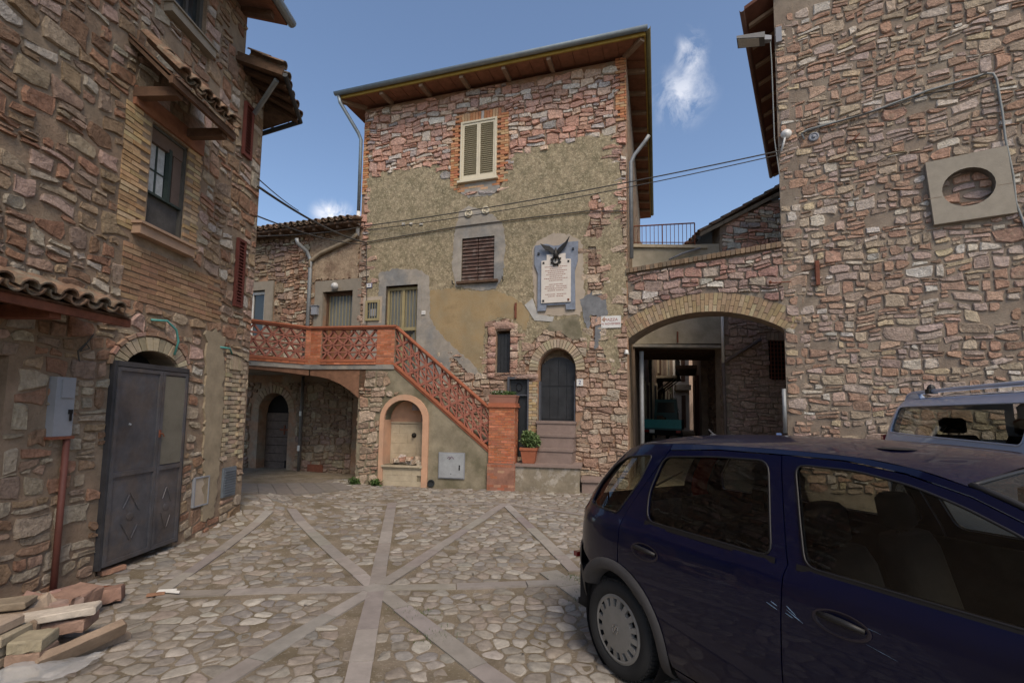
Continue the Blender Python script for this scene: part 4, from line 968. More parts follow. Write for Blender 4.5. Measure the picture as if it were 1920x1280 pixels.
# gas meter door
sN, zN = F.px(701, 583); t = thing('meter_cupboard', 'small brown meter cupboard with barred glass between the two upper doors', 'meter cupboard', F.w(sN, zN - .25, .05))
mb = MB(); mb.box(F, sN - .2, sN - .145, zN - .26, zN + .26, .04, .085); mb.box(F, sN + .145, sN + .2, zN - .26, zN + .26, .04, .085); mb.box(F, sN - .145, sN + .145, zN - .26, zN - .2, .04, .085); mb.box(F, sN - .145, sN + .145, zN + .2, zN + .26, .04, .085); obj('frame', mb, TAN, t)
mb = MB(); mb.box(F, sN - .145, sN + .145, zN - .2, zN + .2, .04, .05); obj('pane', mb, GLASSD, t)
mb = MB(); mb.box(F, sN - .06, sN + .1, zN - .14, zN + .04, .05, .06); obj('meter', mb, GREYBOX, t)
for k in range(3): mb = MB(); mb.box(F, sN - .08 + k * .075, sN - .068 + k * .075, zN - .2, zN + .2, .065, .077); obj('bar', mb, TAN, t)
mb = MB(); mb.box(F, sN - .29, sN + .26, zN - .33, zN + .36, .041, .047); obj('surround', mb, PALEPL, t)
# iron anchor + bell
sN, zN = F.px(968, 583); mb = MB(); mb.box(F, sN - .022, sN + .022, zN - .18, zN + .18, .035, .07); mb.box(F, sN - .035, sN - .02, zN + .02, zN + .1, .035, .06); solo('wall_anchor', mb, RUST, 'rusty iron wall anchor left of the memorial tablet', 'wall anchor')
sN, zN = F.px(1175, 660); mb = MB(); mb.lathe([(.05, 0), (.055, .01), (.04, .05), (.03, .09), (0, .10)], F.w(sN, zN - .05, .06), (0, 0, 1), 12); solo('wall_lamp', mb, WHITE, 'small white bell shaped fitting at the left foot of the street arch', 'lamp', smooth=True)
for k, (u, v) in enumerate(((758, 421), (772, 421), (791, 421))):
    s_, z_ = F.px(u, v); mb = MB(); stone_mb(mb, F, [(s_ - .05, z_ - .03), (s_ + .05, z_ - .04), (s_ + .04, z_ + .03), (s_ - .04, z_ + .04)], .02, rnd, (.6, .57, .5), .03); obj('exposed_stone', mb, STONE, mh, smooth=True, tint=True)

# ------------------------------------------------------------------ BALCONY HOUSE
rnd = random.Random(31)
bh = thing('balcony_house', 'low stone house behind the terracotta balcony with a barred door and tiled eave', 'house', F.w(-5.5, 0, -2))
ZB = 6.36
b_d = rect(-5.11, 2.60, -4.19, 4.68); b_w = rect(-7.62, 3.6, -7.02, 4.86); b_c = archpoly(-7.05, -6.05, -.1, 1.50, 2.02, 10)
x0, x1 = -10.5, -4.06
mb = MB(); mb.plate(F, [(x0, -.3), (x1, -.3), (x1, ZB), (x0, ZB)], [b_d, b_w, b_c], -.02, -.36); obj('wall', mb, MORTAR_F, bh)
mb = MB(); mb.box(F, x0, x1 - .01, -.3, ZB, -.37, -6); obj('house_body', mb, ROUGHPL, bh)
sur = [rect(-5.38, 2.6, -3.95, 4.98), rect(-7.75, 3.5, -6.72, 5.12), rect(-4.62, 5.0, -3.9, 6.4)]
rp = jitpoly([(-5.52, 5.0), (-5.35, 5.02), (-4.07, 4.98), (-4.07, 6.2), (-5.6, 6.1), (-5.62, 5.6)], .03, .12, rnd)
mb = MB(); mb.plate(F, rp, (), .012, -.03); obj('crumbling_plaster', mb, ROUGHPL, bh)
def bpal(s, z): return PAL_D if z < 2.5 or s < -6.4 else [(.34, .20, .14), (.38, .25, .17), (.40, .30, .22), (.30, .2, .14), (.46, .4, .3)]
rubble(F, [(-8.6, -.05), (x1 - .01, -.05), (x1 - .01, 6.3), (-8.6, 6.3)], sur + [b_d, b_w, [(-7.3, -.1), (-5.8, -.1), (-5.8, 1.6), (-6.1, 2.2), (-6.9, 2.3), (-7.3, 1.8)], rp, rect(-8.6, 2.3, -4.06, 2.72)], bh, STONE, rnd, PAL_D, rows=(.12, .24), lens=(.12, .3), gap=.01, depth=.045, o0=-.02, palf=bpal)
mb = MB(); mb.box(F, -5.36, -5.112, 2.6, 4.98, -.1, .035); mb.box(F, -4.188, -3.94, 2.6, 4.98, -.1, .035); mb.box(F, -5.112, -4.188, 4.68, 4.98, -.1, .033); obj('door_surround', mb, GREYST, bh)
mb = MB(); mb.box(F, -7.02, -6.74, 3.55, 5.1, -.1, .035); mb.box(F, -7.75, -7.02, 4.86, 5.1, -.1, .033); obj('window_surround', mb, GREYST, bh)
fr = MB(); fr.box(F, -5.11, -5.05, 2.6, 4.66, -.2, -.14); fr.box(F, -4.25, -4.19, 2.6, 4.66, -.2, -.14); fr.box(F, -5.05, -4.25, 4.6, 4.66, -.2, -.14); bd = obj('barred_door', fr, WOODB, bh)
mb = MB(); mb.box(F, -5.05, -4.25, 3.75, 4.6, -.19, -.18); obj('pane', mb, MATS['frosted_pane'], bd); mb = MB(); mb.box(F, -5.05, -4.25, 2.6, 3.75, -.19, -.16); obj('lower_panel', mb, mat('brown_panel', (.2, .09, .04), rough=.6, var=.2), bd)
for k in range(8): mb = MB(); s = -5.02 + k * .103; mb.box(F, s, s + .016, 3.76, 4.6, -.16, -.145); obj('door_bar', mb, TAN, bd)
fr = MB(); fr.box(F, -7.62, -7.5, 3.6, 4.84, -.12, -.06); fr.box(F, -7.12, -7.02, 3.6, 4.84, -.12, -.06); fr.box(F, -7.5, -7.12, 4.76, 4.84, -.12, -.06); bw = obj('window', fr, WHITE, bh); mb = MB(); mb.box(F, -7.5, -7.12, 3.6, 4.76, -.11, -.10); obj('pane', mb, GLASSD, bw)
# cellar door
mb = MB(); pts = archpoly(-7.05, -6.05, -.1, 1.50, 1.98, 10); mb.plate(F, pts, (), -.33, -.35); cdr = obj('cellar_door', mb, BLACK, bh)
for k in range(8):
    z = -.05 + k * .22
    if k == 7: continue
    mb = MB(); mb.box(F, -7.03, -6.07, z, z + .208, -.33, -.29); obj('plank', mb, mat('old_grey_wood', (.12, .09, .072), rough=.9, var=.3, scale=8, bump=.5, bscale=40), cdr)
mb = MB(); mb.box(F, -6.55, -6.15, 1.0, 1.05, -.29, -.27); mb.box(F, -6.42, -6.38, .9, 1.15, -.29, -.27); obj('bolt', mb, RUST, cdr)
mb = MB(); mb.box(F, -6.35, -6.15, .0, .2, -.289, -.285); obj('cat_hole', mb, BLACK, cdr)
arch_bricks(F, -6.55, 1.50, .50, .52, .2, 0, PI, 17, bh, BRICKM, rnd, [(.26, .2, .14), (.3, .23, .16)], o=.0)
# tiled eave
ro = MB(); ua = Vector(F.w(0, 6.62, -.3)) - Vector(F.w(0, 6.37, .42))
slab(ro, [F.w(-9.5, 6.33, .40), F.w(-4.0, 6.33, .40), F.w(-4.0, 8.0, -5), F.w(-9.5, 8.0, -5)], .05); rb = obj('roof', ro, WOODD, bh)
tiles(rb, Vector(F.w(-8.3, 6.40, .46)), Vector((*F.d, 0)), Vector((0, 0, 1.67)) + Vector((-F.n[0] * 5.4, -F.n[1] * 5.4, 0)), 23, 2, rnd, pitch=.19, sc=.9)
for k in range(12):
    s = -8.1 + k * .36; mb = MB(); P = [F.w(s - .035, 6.24, .36), F.w(s + .035, 6.24, .36), F.w(s + .035, 6.32, 0), F.w(s - .035, 6.32, 0)]; mb.hexa(P + [(p[0], p[1], p[2] + .085) for p in P]); obj('rafter', mb, WOODD, rb)
for k in range(14):
    s = -8.3 + k * .31; mb = MB(); mb.box(F, s, s + .295, 6.322 , 6.332, .02, .395); obj('soffit_tile', mb, WOODD, rb)
# pipes
mb = MB(); a = F.px(558, 448, .35); b = F.px(574, 470, .1); c = F.px(577, 612, .05)
mb.tube([F.w(a[0], a[1], .38), F.w(a[0] + .02, a[1] - .12, .36), F.w(b[0], b[1], .08), F.w(c[0], b[1] - .25, .06), F.w(c[0], 2.5, .06)], .05, 10); obj('downpipe', mb, PIPE, bh, smooth=True)
mb = MB(); mb.tube([F.w(-4.09, 6.14, .09), F.w(-4.25, 6.02, .09), F.w(-5.2, 5.72, .08), F.w(c[0], 5.55, .07), F.w(c[0], 5.35, .06)], .05, 10); obj('cross_pipe', mb, mat('tan_pipe', (.3, .24, .16), rough=.7), bh, smooth=True)
sN, zN = F.px(632, 538); mb = MB(); mb.lathe([(.06, 0), (.09, .03), (.10, .07), (.08, .12), (.04, .15), (0, .16)], F.w(sN, zN, .03), (*F.n, 0), 14); solo('globe_lamp', mb, mat('lamp_glass', (.5, .5, .48), rough=.2, var=0, bump=0), 'round glass wall lamp above the barred balcony door', 'lamp', smooth=True)
sN, zN = F.px(593, 582); mb = MB(); mb.box(F, sN - .07, sN + .11, zN - .13, zN + .1, .035, .12); mb.box(F, sN - .09, sN + .13, zN + .1, zN + .115, .035, .14); solo('letter_box', mb, GREYBOX, 'small grey letter box on the stone door frame by the balcony', 'letter box')
# ------------------------------------------------------------------ STAIR, LANDING, BALUSTRADE
rnd = random.Random(41)
st = thing('staircase', 'outdoor stone staircase with terracotta lattice balustrade climbing to the balcony', 'staircase', S.w(-1.5, 0, -.4))
DEP = .93
ni = archpoly(-2.38, -1.50, .44, 1.40, 1.83, 14)
body = [(-3.02, -.1), (-.06, -.1), (-.06, .80), (-2.22, 2.52), (-3.02, 2.52)]
mb = MB(); mb.plate(S, body, [ni], 0, -.30); mb.box(S, -3.02, -.06, -.1, .4, -.301, -DEP); mb.box(S, -3.02, -1.35, .4, 1.9, -.42, -DEP)
mb.plate(S, [(-3.02, 1.9), (-1.45, 1.9), (-2.22, 2.515), (-3.02, 2.515)], (), -.302, -DEP, back=True); mb.plate(S, [(-1.35, .4), (-.07, .4), (-.07, .79), (-1.35, 1.82)], (), -.302, -DEP, back=True)
obj('stair_wall', mb, CEMENT_W, st)
cem = jitpoly([(-2.35, 2.50), (-2.22, 2.50), (-.08, .80), (-.08, .0), (-1.34, .0), (-1.34, 1.5), (-1.5, 1.85), (-1.9, 2.03), (-2.22, 2.0), (-2.28, 2.25)], .008, .12, rnd)
def spal(s, z): return [(.38, .27, .19), (.42, .33, .25), (.36, .27, .2), (.32, .24, .18), (.46, .37, .28), (.34, .22, .16)]
rubble(S, [(-3.01, .0), (-1.2, .0), (-1.9, 2.3), (-2.22, 2.46), (-3.01, 2.46)], [cem, [(-2.5, -.1), (-1.35, -.1), (-1.35, 1.5), (-1.5, 1.85), (-1.94, 2.0), (-2.38, 1.85), (-2.5, 1.5)]], st, STONE, rnd, PAL_D, rows=(.12, .24), lens=(.12, .32), gap=.012, depth=.032, palf=spal)
SB = Wall(S.w(-3.02, 0), S.ang + 90)
SB = Wall(S.w(-3.02, 0, -DEP - .4), S.ang - 90)    # return face, facing left
rubble(SB, [(.0, -.05), (DEP + .39, -.05), (DEP + .39, 2.46), (.0, 2.46)], [], st, STONE, rnd, PAL_D, rows=(.12, .24), lens=(.12, .3), gap=.012, depth=.03)
# steps
for k in range(10):
    z = .25 + k * .237; s = .0 - (k) * .222
    mb = MB(); mb.box(S, s - .26 if k < 9 else s - .3, s - .0, z - .06, z, -.12, -DEP); mb.box(S, s - .26, s - .025, max(-.1, z - .30), z - .06, -.12, -DEP); obj('step', mb, MATS['step_stone'], st)
# niche
mb = MB(); ring_o = [(-2.48, -.1), (-2.38, -.1), (-2.38, 1.40)] + [(-1.94 + .44 * math.cos(PI - PI * k / 14), 1.40 + .43 * math.sin(PI * k / 14)) for k in range(1, 14)] + [(-1.50, 1.40), (-1.50, -.1), (-1.37, -.1), (-1.37, 1.40)] + [(-1.925 + .555 * math.cos(PI * k / 14), 1.40 + .55 * math.sin(PI * k / 14)) for k in range(1, 14)] + [(-2.48, 1.40)]
mb.plate(S, ring_o, (), .05, -.02); nf = obj('fountain_niche', mb, PEACH, st, label='arched peach rendered wall fountain niche')
mb = MB()
for k in range(14):
    a0, a1 = PI * k / 14, PI * (k + 1) / 14
    def NP(a, o): return S.w(-1.94 + .445 * math.cos(a), 1.40 + .435 * math.sin(a), o)
    mb.add([NP(a0, .048), NP(a1, .048), NP(a1, -.40), NP(a0, -.40)], [(0, 1, 2, 3)])
mb.box(S, -2.40, -2.379, .42, 1.40, .046, -.40); mb.box(S, -1.501, -1.48, .42, 1.40, .046, -.40); obj('niche_lining', mb, PEACH, nf)
mb = MB(); mb.plate(S, [(-2.40, .4), (-1.48, .4), (-1.48, 1.45), (-1.6, 1.8), (-1.94, 1.86), (-2.28, 1.8), (-2.40, 1.45)], (), -.36, -.41); obj('niche_back', mb, PEACH, nf)
for k in range(4):
    z = .44 + k * .22; sft = .2 * (k % 2)
    for j in range(3):
        a = max(-2.378, -2.378 + j * .40 - sft); b = min(-1.502, -2.378 + (j + 1) * .40 - sft)
        if b - a > .05: mb = MB(); mb.box(S, a + .002, b - .002, z, z + .217, -.36, -.335 + rnd.uniform(-.002, .002)); obj('back_stone', mb, TRAV, nf)
mb = MB(); mb.box(S, -2.378, -1.502, 1.32, 1.35, -.36, -.31); obj('ledge', mb, TRAV, nf)
for k in range(3):
    z = -.02 + k * .125
    for j in range(4):
        a = -2.378 + j * .219 - (.1 if k % 2 else 0); b = a + .219; a = max(a, -2.378); b = min(b, -1.502)
        if b - a > .03: mb = MB(); mb.box(S, a + .0015, b - .0015, z, z + .122, .0, .02 + rnd.uniform(-.002, .002)); obj('basin_stone', mb, TRAV, nf)
mb = MB(); mb.box(S, -2.378, -1.502, .355, .40, -.08, .035); mb.box(S, -2.40, -1.48, .40, .44, -.08, .075); obj('basin_rim', mb, TRAV, nf)
mb = MB(); mb.box(S, -2.378, -1.502, .36, .39, -.36, -.06); obj('basin_floor', mb, TRAV, nf)
mb = MB(); mb.lathe([(0, 0), (.055, 0), (.055, .015), (.03, .025), (.02, .05), (.02, .09), (0, .09)], S.w(-1.83, 1.06, -.335), (*S.n, 0), 14); obj('spout', mb, BRONZE, nf, smooth=True)
# rubble stones lying in the basin
for k in range(30):
    s = -2.28 + rnd.random() * .72; o = -.28 + .24 * rnd.random(); r_ = rnd.uniform(.045, .085); z = .41 + r_ * .6 + max(0, .16 - abs(s + 1.98) * .25) * rnd.random() 
    mb = MB(); c = Vector(S.w(s, z, o)); nV = 8
    Q = [Vector((rnd.uniform(.7, 1) * r_ * a, rnd.uniform(.7, 1) * r_ * b, rnd.uniform(.5, .9) * r_ * e)) for e in (-1, 1) for (a, b) in ((-1, -1), (1, -1), (1, 1), (-1, 1))]
    M = Matrix.Rotation(rnd.uniform(0, 6), 3, 'Z') @ Matrix.Rotation(rnd.uniform(-.5, .5), 3, 'X')
    mb.hexa([tuple(c + M @ q) for q in Q], 0, hsv_j(rnd.choice([(.5, .38, .28), (.45, .36, .27), (.42, .25, .18), (.55, .47, .37), (.4, .36, .32)]), rnd))
    solo('rubble_stone', mb, STONE, 'broken pale stone lying in the heap inside the arched fountain niche', 'stone', group='broken stones heaped in the fountain niche', tint=True)
# landing slab along the polyline
P0 = Vector((-6.5, 8.80, 0)); P1 = Vector(S.w(-4.22, 0, .03)); P2 = Vector(S.w(-2.20, 0, .03))
P0b = P0 + (Vector((-F.n[0], -F.n[1], 0))) * 3.5; 
back = [Vector(F.w(-2.30, 0, 0)), Vector(F.w(-8.5, 0, 0))]
mb = MB(); ring = [P0, P1, P2, back[0], back[1]]
mb.add([(p.x, p.y, 2.50) for p in ring] + [(p.x, p.y, 2.60) for p in ring], [(4, 3, 2, 1, 0), (5, 6, 7, 8, 9)] + [(i, (i + 1) % 5, 5 + (i + 1) % 5, 5 + i) for i in range(5)]); obj('landing_slab', mb, CEMENT, st)
class Seg:
    def __init__(s, a, b):
        s.p = np.array([a.x, a.y]); d = np.array([b.x - a.x, b.y - a.y]); s.len = float(np.hypot(*d)); s.d = d / s.len; s.n = np.array([s.d[1], -s.d[0]])
    w = Wall.w
SA, SBg = Seg(P0, P1), Seg(P1, P2)
TH = .11
def lattice(W, s0, s1, zb, zt, parent, rake=0.0, ref=0.0):
    """triangular terracotta lattice: both diagonals and horizontals"""
    zf = lambda s: rake * (s - ref)
    mb = MB(); H = zt - zb; rows = 4; h = H / rows; w = h * 1.55; hw = .0175
    n = int(math.ceil((s1 - s0) / w)) + 1
    def bar(a, b):
        (sa, za), (sb, zb_) = a, b
        if sa > sb: sa, za, sb, zb_ = sb, zb_, sa, za
        if sb <= s0 + .005 or sa >= s1 - .005: return
        if sa < s0: za += (zb_ - za) * (s0 - sa) / (sb - sa); sa = s0
        if sb > s1: zb_ = za + (zb_ - za) * (s1 - sa) / (sb - sa); sb = s1
        d = Vector((sb - sa, zb_ - za)); 
        if d.length < .02: return
        d.normalize(); nx, nz = -d.y * hw, d.x * hw
        pts = [(sa + nx, za + nz), (sa - nx, za - nz), (sb - nx, zb_ - nz), (sb + nx, zb_ + nz)]
        P = [W.w(a, z + zf(a), -.02) for a, z in pts] + [W.w(a, z + zf(a), .02 - TH) for a, z in pts]
        mb.hexa(P)
    for r_ in range(rows):
        z = zb + r_ * h
        for k in range(-1, n + 1):
            x = s0 + k * w + (w / 2 if r_ % 2 else 0)
            bar((x, z), (x + w / 2, z + h)); bar((x + w, z), (x + w / 2, z + h))
        if r_: bar((s0, z), (s1, z))
    obj('lattice_panel', mb, TERRAP, parent)
def rail(W, s0, s1, z, parent, rake=0.0, ref=0.0, t=.05, name='top_rail', hgt=.075, m_=None):
    zf = lambda s: rake * (s - ref); mb = MB()
    for (a, b, dz0, dz1) in ((t * .45, -TH - t * .45, 0, hgt * .5), (t, -TH - t, hgt * .5, hgt)):
        P = [W.w(s0, z + zf(s0) + dz0, a), W.w(s1, z + zf(s1) + dz0, a), W.w(s1, z + zf(s1) + dz0, b), W.w(s0, z + zf(s0) + dz0, b)]
        mb.hexa(P + [(p[0], p[1], p[2] + dz1 - dz0) for p in P])
    return obj(name, mb, m_ or TERRA, parent)
ZT, ZBm = 3.39, 2.66
def pillar(W, s0, s1, z0, z1, nm='pillar'):
    mb = MB(); mb.box(W, s0, s1, z0, z1, .0, -TH - .05); p = obj(nm, mb, MORTAR_F, st)
    emit_bricks(brick_items(W, rect(s0, z0, s1, z1), [], rnd, BR_T, bl=.17, bh=.052, gap=.008, o=.004, d=.004), p, BRICKM, joined=True); return p
LA, LB = SA.len, SBg.len
for (W, s0, s1) in ((SA, .0, LA - .12), (SBg, .42 - .15, LB - .42)):
    lattice(W, s0, s1, ZBm + .06, ZT - .02, st)
    mb = MB(); mb.box(W, s0, s1, ZBm + .0, ZBm + .06, .03, -TH - .02); mb.box(W, s0, s1, 2.60, ZBm, .012, -TH); obj('base_course', mb, TERRA, st)
    k = s0
    while k < s1:
        mb = MB(); mb.box(W, k + .004, min(k + .16, s1) - .004, 2.603, ZBm - .004, .012, .02, 0, hsv_j(rnd.choice(BR_T), rnd)); obj('base_brick', mb, BRICKM, st, tint=True); k += .16
pillar(SA, LA - .12, LA, 2.60, ZT); pillar(SBg, 0, .27, 2.60, ZT); pillar(SBg, LB - .42, LB, 2.60, ZT)
rail(SA, 0, LA + .01, ZT, st); rail(SBg, -.01, LB + .03, ZT, st)
# raking balustrade: from S(-2.2) down to newel
s0, s1 = -2.20, -.06; rk = (1.63 - ZT) / (s1 - s0)
lattice(S, s0, s1, ZBm - .04, ZT - .03, st, rake=rk, ref=s0)
rail(S, s0 - .02, s1 + .02, ZT, st, rake=rk, ref=s0)
rail(S, s0 - .02, s1 + .02, ZBm - .14, st, rake=rk, ref=s0, t=.04, name='bottom_rail', hgt=.11)
n = 12
for k in range(1, n):
    s = s0 + (s1 - s0) * k / n; zz = rk * (s - s0); mb = MB(); mb.box(S, s - .013, s + .013, ZBm - .04 + zz, ZT + zz, -.015, .015 - TH); obj('baluster', mb, TERRAP, st)
# newel
mb = MB(); mb.box(S, -.05, .49, 0, 1.72, .05, -.38); nw = obj('newel_pillar', mb, MORTAR_F, st)
emit_bricks(brick_items(S, rect(-.055, .55, .495, 1.70), [], rnd, BR_T, bl=.135, bh=.052, gap=.008, o=.056, d=.008), nw, BRICKM)
emit_bricks(brick_items(S, rect(-.075, -.05, .515, .53), [], rnd, [(.32, .13, .08), (.36, .2, .13), (.30, .12, .07)], bl=.15, bh=.058, gap=.008, o=.066, d=.008), nw, BRICKM, joined=True)
NS = Wall(S.w(.49, 0, .05), S.ang + 90)
emit_bricks(brick_items(NS, rect(.0, -.05, .42, 1.70), [], rnd, BR_T, bl=.14, bh=.052, gap=.008, o=.004, d=.006), nw, BRICKM, joined=True)
mb = MB(); mb.box(S, -.065, .505, -.02, .54, .066, -.39); obj('newel_plinth', mb, mat('worn_terracotta', (.26, .13, .09), rough=.9, var=.3, bump=.4), nw)
mb = MB(); mb.box(S, -.09, .53, 1.70, 1.735, .09, -.42); mb.box(S, -.07, .51, 1.735, 1.79, .07, -.40); obj('newel_cap', mb, TERRA, nw)
# ledge in front of arch door
mb = MB(); mb.box(S, .50, 1.82, -.1, .50, .0, -1.05); lg = obj('ledge_wall', mb, mat('peeling_cement', (.22, .19, .14), rough=1, var=.3, bump=.7, col2=(.34, .31, .26), mixscale=4, mixlo=.52, mixhi=.6), st)
mb = MB(); mb.box(S, .50, 1.86, .50, .55, .04, -1.05); obj('ledge_slab', mb, MATS['step_stone'], st)
mb = MB(); mb.box(S, 1.86, 2.5, -.1, .22, -.1, -1.0); mb.box(S, 1.84, 2.55, .22, .27, -.06, -1.0); obj('low_step', mb, MATS['step_stone'], st)
# arch beam under balcony
bm_top = 2.495; pts = [(LA - 3.2, bm_top), (LA + .0, bm_top), (LA, 2.36), (LA - .5, 2.40), (LA - 1.1, 2.43), (LA - 1.9, 2.42), (LA - 2.6, 2.3), (LA - 3.2, 2.05)]
mb = MB(); mb.plate(SA, pts[::-1], (), -.03, -.30, back=True); ab = obj('support_arch', mb, mat('red_brown_brick', (.19, .10, .06), rough=.95, var=.3, bump=.5, scale=9), st)
pts2 = [(0, bm_top), (1.35, bm_top), (1.35, 1.75), (1.20, 1.86), (1.0, 2.02), (.75, 2.17), (.45, 2.29), (.2, 2.34), (0, 2.36)]
mb = MB(); mb.plate(SBg, pts2[::-1], (), -.03, -.30, back=True); obj('support_arch', mb, MATS['red_brown_brick'], st)
# fixtures
t = thing('utility_cabinet', 'flat grey metal utility cabinet set in the cement stair wall beside the niche', 'utility cabinet', S.w(-.83, .2, .03))
mb = MB(); mb.box(S, -1.13, -.56, .20, .74, .0, .03); obj('cabinet_frame', mb, GREYBOX, t); mb = MB(); mb.box(S, -1.11, -.58, .22, .72, .03, .042); obj('cabinet_door', mb, SILVERP, t)
mb = MB(); mb.box(S, -.68, -.655, .38, .46, .042, .05); mb.lathe([(0, 0), (.018, 0), (0, .01)], S.w(-.668, .47, .042), (*S.n, 0), 8); obj('lock', mb, BLACK, t)
mb = MB(); mb.tube([S.w(-.93, .62, .044), S.w(-.90, .655, .044), S.w(-.85, .62, .044), S.w(-.90, .60, .044), S.w(-.84, .66, .044), S.w(-.79, .61, .044)], .006, 5); obj('sticker', mb, mat('purple_ink', (.10, .02, .06), rough=.8, var=0, bump=0), t)
mb = MB(); mb.lathe([(0, 0), (.012, 0), (0, .008)], S.w(-.85, .30, .042), (*S.n, 0), 8); obj('rivet', mb, DARKM, t)
mb = MB(); mb.lathe([(.055, 0), (.075, 0), (.075, .03), (.06, .03), (.055, .01), (0, .008)], S.w(-1.28, .09, .02), (*S.n, 0), 18); solo('drain_outlet', mb, DARKM, 'round black drain outlet at the foot of the wall right of the niche', 'drain')
sN, zN = F.px(594, 883); mb = MB(); mb.box(F, sN - .26, sN + .2, zN - .17, zN + .17, -.02, .05); mb.box(F, sN - .23, sN + .17, zN - .14, zN + .14, .05, .056); solo('rusty_hatch', mb, RUST, 'rust red metal hatch low on the wall under the balcony', 'hatch')
sN, zN = F.px(568, 800); mb = MB(); mb.tube([F.w(sN, 2.5, .08), F.w(sN, -.05, .08)], .04, 10); solo('drain_pipe', mb, mat('dull_pipe', (.12, .11, .10), rough=.6), 'dark vertical drain pipe under the balcony beside the cellar door', 'pipe', smooth=True)
mb = MB(); mb.box(F, sN - .035, sN + .035, 1.42, 1.54, .12, .128); mb.box(F, sN - .04, sN + .03, .52, .66, .12, .128); solo('paper_notice', mb, WHITE, 'two small white stickers on the dark drain pipe', 'sticker')
# planters
def leaves(mb, c, rx, ry, rz, n, size, rnd, flat=0.0):
    for _ in range(n):
        while True:
            p = Vector((rnd.uniform(-1, 1), rnd.uniform(-1, 1), rnd.uniform(-1, 1)))
            if .25 < p.length < 1: break
        q = Vector((c[0] + p.x * rx, c[1] + p.y * ry, c[2] + p.z * rz)); s = size * rnd.uniform(.6, 1.3)
        M = Matrix.Rotation(rnd.uniform(0, 6.28), 3, 'Z') @ Matrix.Rotation(rnd.uniform(-1.2, 1.2), 3, 'X')
        V = [Vector((-s * .35, 0, 0)), Vector((0, -s * .2, s * .08)), Vector((s * .35, 0, 0)), Vector((0, s * .9, 0))]
        V = [Vector((0, 0, 0)), Vector((s * .3, s * .45, s * .05)), Vector((0, s, 0)), Vector((-s * .3, s * .45, s * .05))]
        mb.add([tuple(q + M @ v) for v in V], [(0, 1, 2), (0, 2, 3)])
t = thing('planter_box', 'long terracotta planter with low green plants on top of the brick newel pillar', 'planter', S.w(.22, 1.79, -.17))
mb = MB(); P = [S.w(-.05, 1.792, .03), S.w(.49, 1.792, .03), S.w(.49, 1.792, -.33), S.w(-.05, 1.792, -.33), S.w(-.07, 1.93, .045), S.w(.51, 1.93, .045), S.w(.51, 1.93, -.345), S.w(-.07, 1.93, -.345)]; mb.hexa(P); mb.box(S, -.08, .52, 1.93, 1.955, .055, -.355); obj('trough', mb, mat('planter_clay', (.28, .13, .09), rough=.8, var=.15, bump=.1), t)
mb = MB(); mb.box(S, -.06, .50, 1.955, 1.96, .035, -.335); obj('soil', mb, SOIL, t)
mb = MB(); leaves(mb, S.w(.22, 1.99, -.15), .30, .17, .055, 900, .035, rnd); obj('plants', mb, LEAF, t, stuff=True)
mb = MB(); leaves(mb, S.w(.10, 2.02, -.12), .18, .12, .04, 60, .03, rnd); obj('pale_flowers', mb, WHITE, t, stuff=True)
sN, zN = S.px(992, 862, -.2); t = thing('flower_pot', 'square terracotta pot with a bushy green plant standing on the ledge by the doorsteps', 'potted plant', S.w(sN, .55, -.22))
mb = MB(); 
def fr4(s, hw0, hw1, z0, z1, o): return [S.w(s - hw0, z0, o + hw0), S.w(s + hw0, z0, o + hw0), S.w(s + hw0, z0, o - hw0), S.w(s - hw0, z0, o - hw0), S.w(s - hw1, z1, o + hw1), S.w(s + hw1, z1, o + hw1), S.w(s + hw1, z1, o - hw1), S.w(s - hw1, z1, o - hw1)]
mb.hexa(fr4(sN, .12, .165, .555, .82, -.22)); mb.hexa(fr4(sN, .18, .185, .82, .875, -.22)); obj('pot', mb, TERRA, t)
mb = MB(); mb.hexa(fr4(sN, .15, .15, .875, .88, -.22)); obj('soil', mb, SOIL, t)
mb = MB(); leaves(mb, S.w(sN + .02, 1.02, -.22), .20, .20, .17, 1100, .065, rnd); leaves(mb, S.w(sN - .08, 1.12, -.22), .09, .09, .10, 250, .06, rnd); leaves(mb, S.w(sN + .14, .98, -.2), .1, .1, .09, 250, .06, rnd); obj('foliage', mb, LEAF2, t, stuff=True)
# weeds
for (u, v, lab) in ((663, 909, 'green weed clump growing left of the fountain niche'), (703, 911, 'green weed clump at the left foot of the fountain niche'), (385, 985, 'green weed clump at the base of the left wall'), (978, 918, 'tiny weed at the base of the ledge beside the newel'),):
    g = gnd(u, v); mb = MB(); leaves(mb, (g[0], g[1] + .03, gz(g[0], g[1]) + .05), .13, .06, .07, 160, .07, rnd); solo('weed', mb, LEAF, lab, 'plant', group='weeds at the foot of the walls')
for k, (u, v) in enumerate(((1105, 640 + 490), (1070, 1085), (815, 1195), (780, 1150), (1100, 1110))):
    g = gnd(u, v); mb = MB()
    for _ in range(120):
        x = g[0] + rnd.gauss(0, .09); y = g[1] + rnd.gauss(0, .07); z = gz(x, y); h = rnd.uniform(.012, .035); a = rnd.uniform(0, 6); mb.add([(x, y, z), (x + .006 * math.cos(a), y + .006 * math.sin(a), z), (x + rnd.uniform(-.01, .01), y + rnd.uniform(-.01, .01), z + h)], [(0, 1, 2)])
    o = obj('moss_tuft', mb, LEAF, ground, stuff=True)
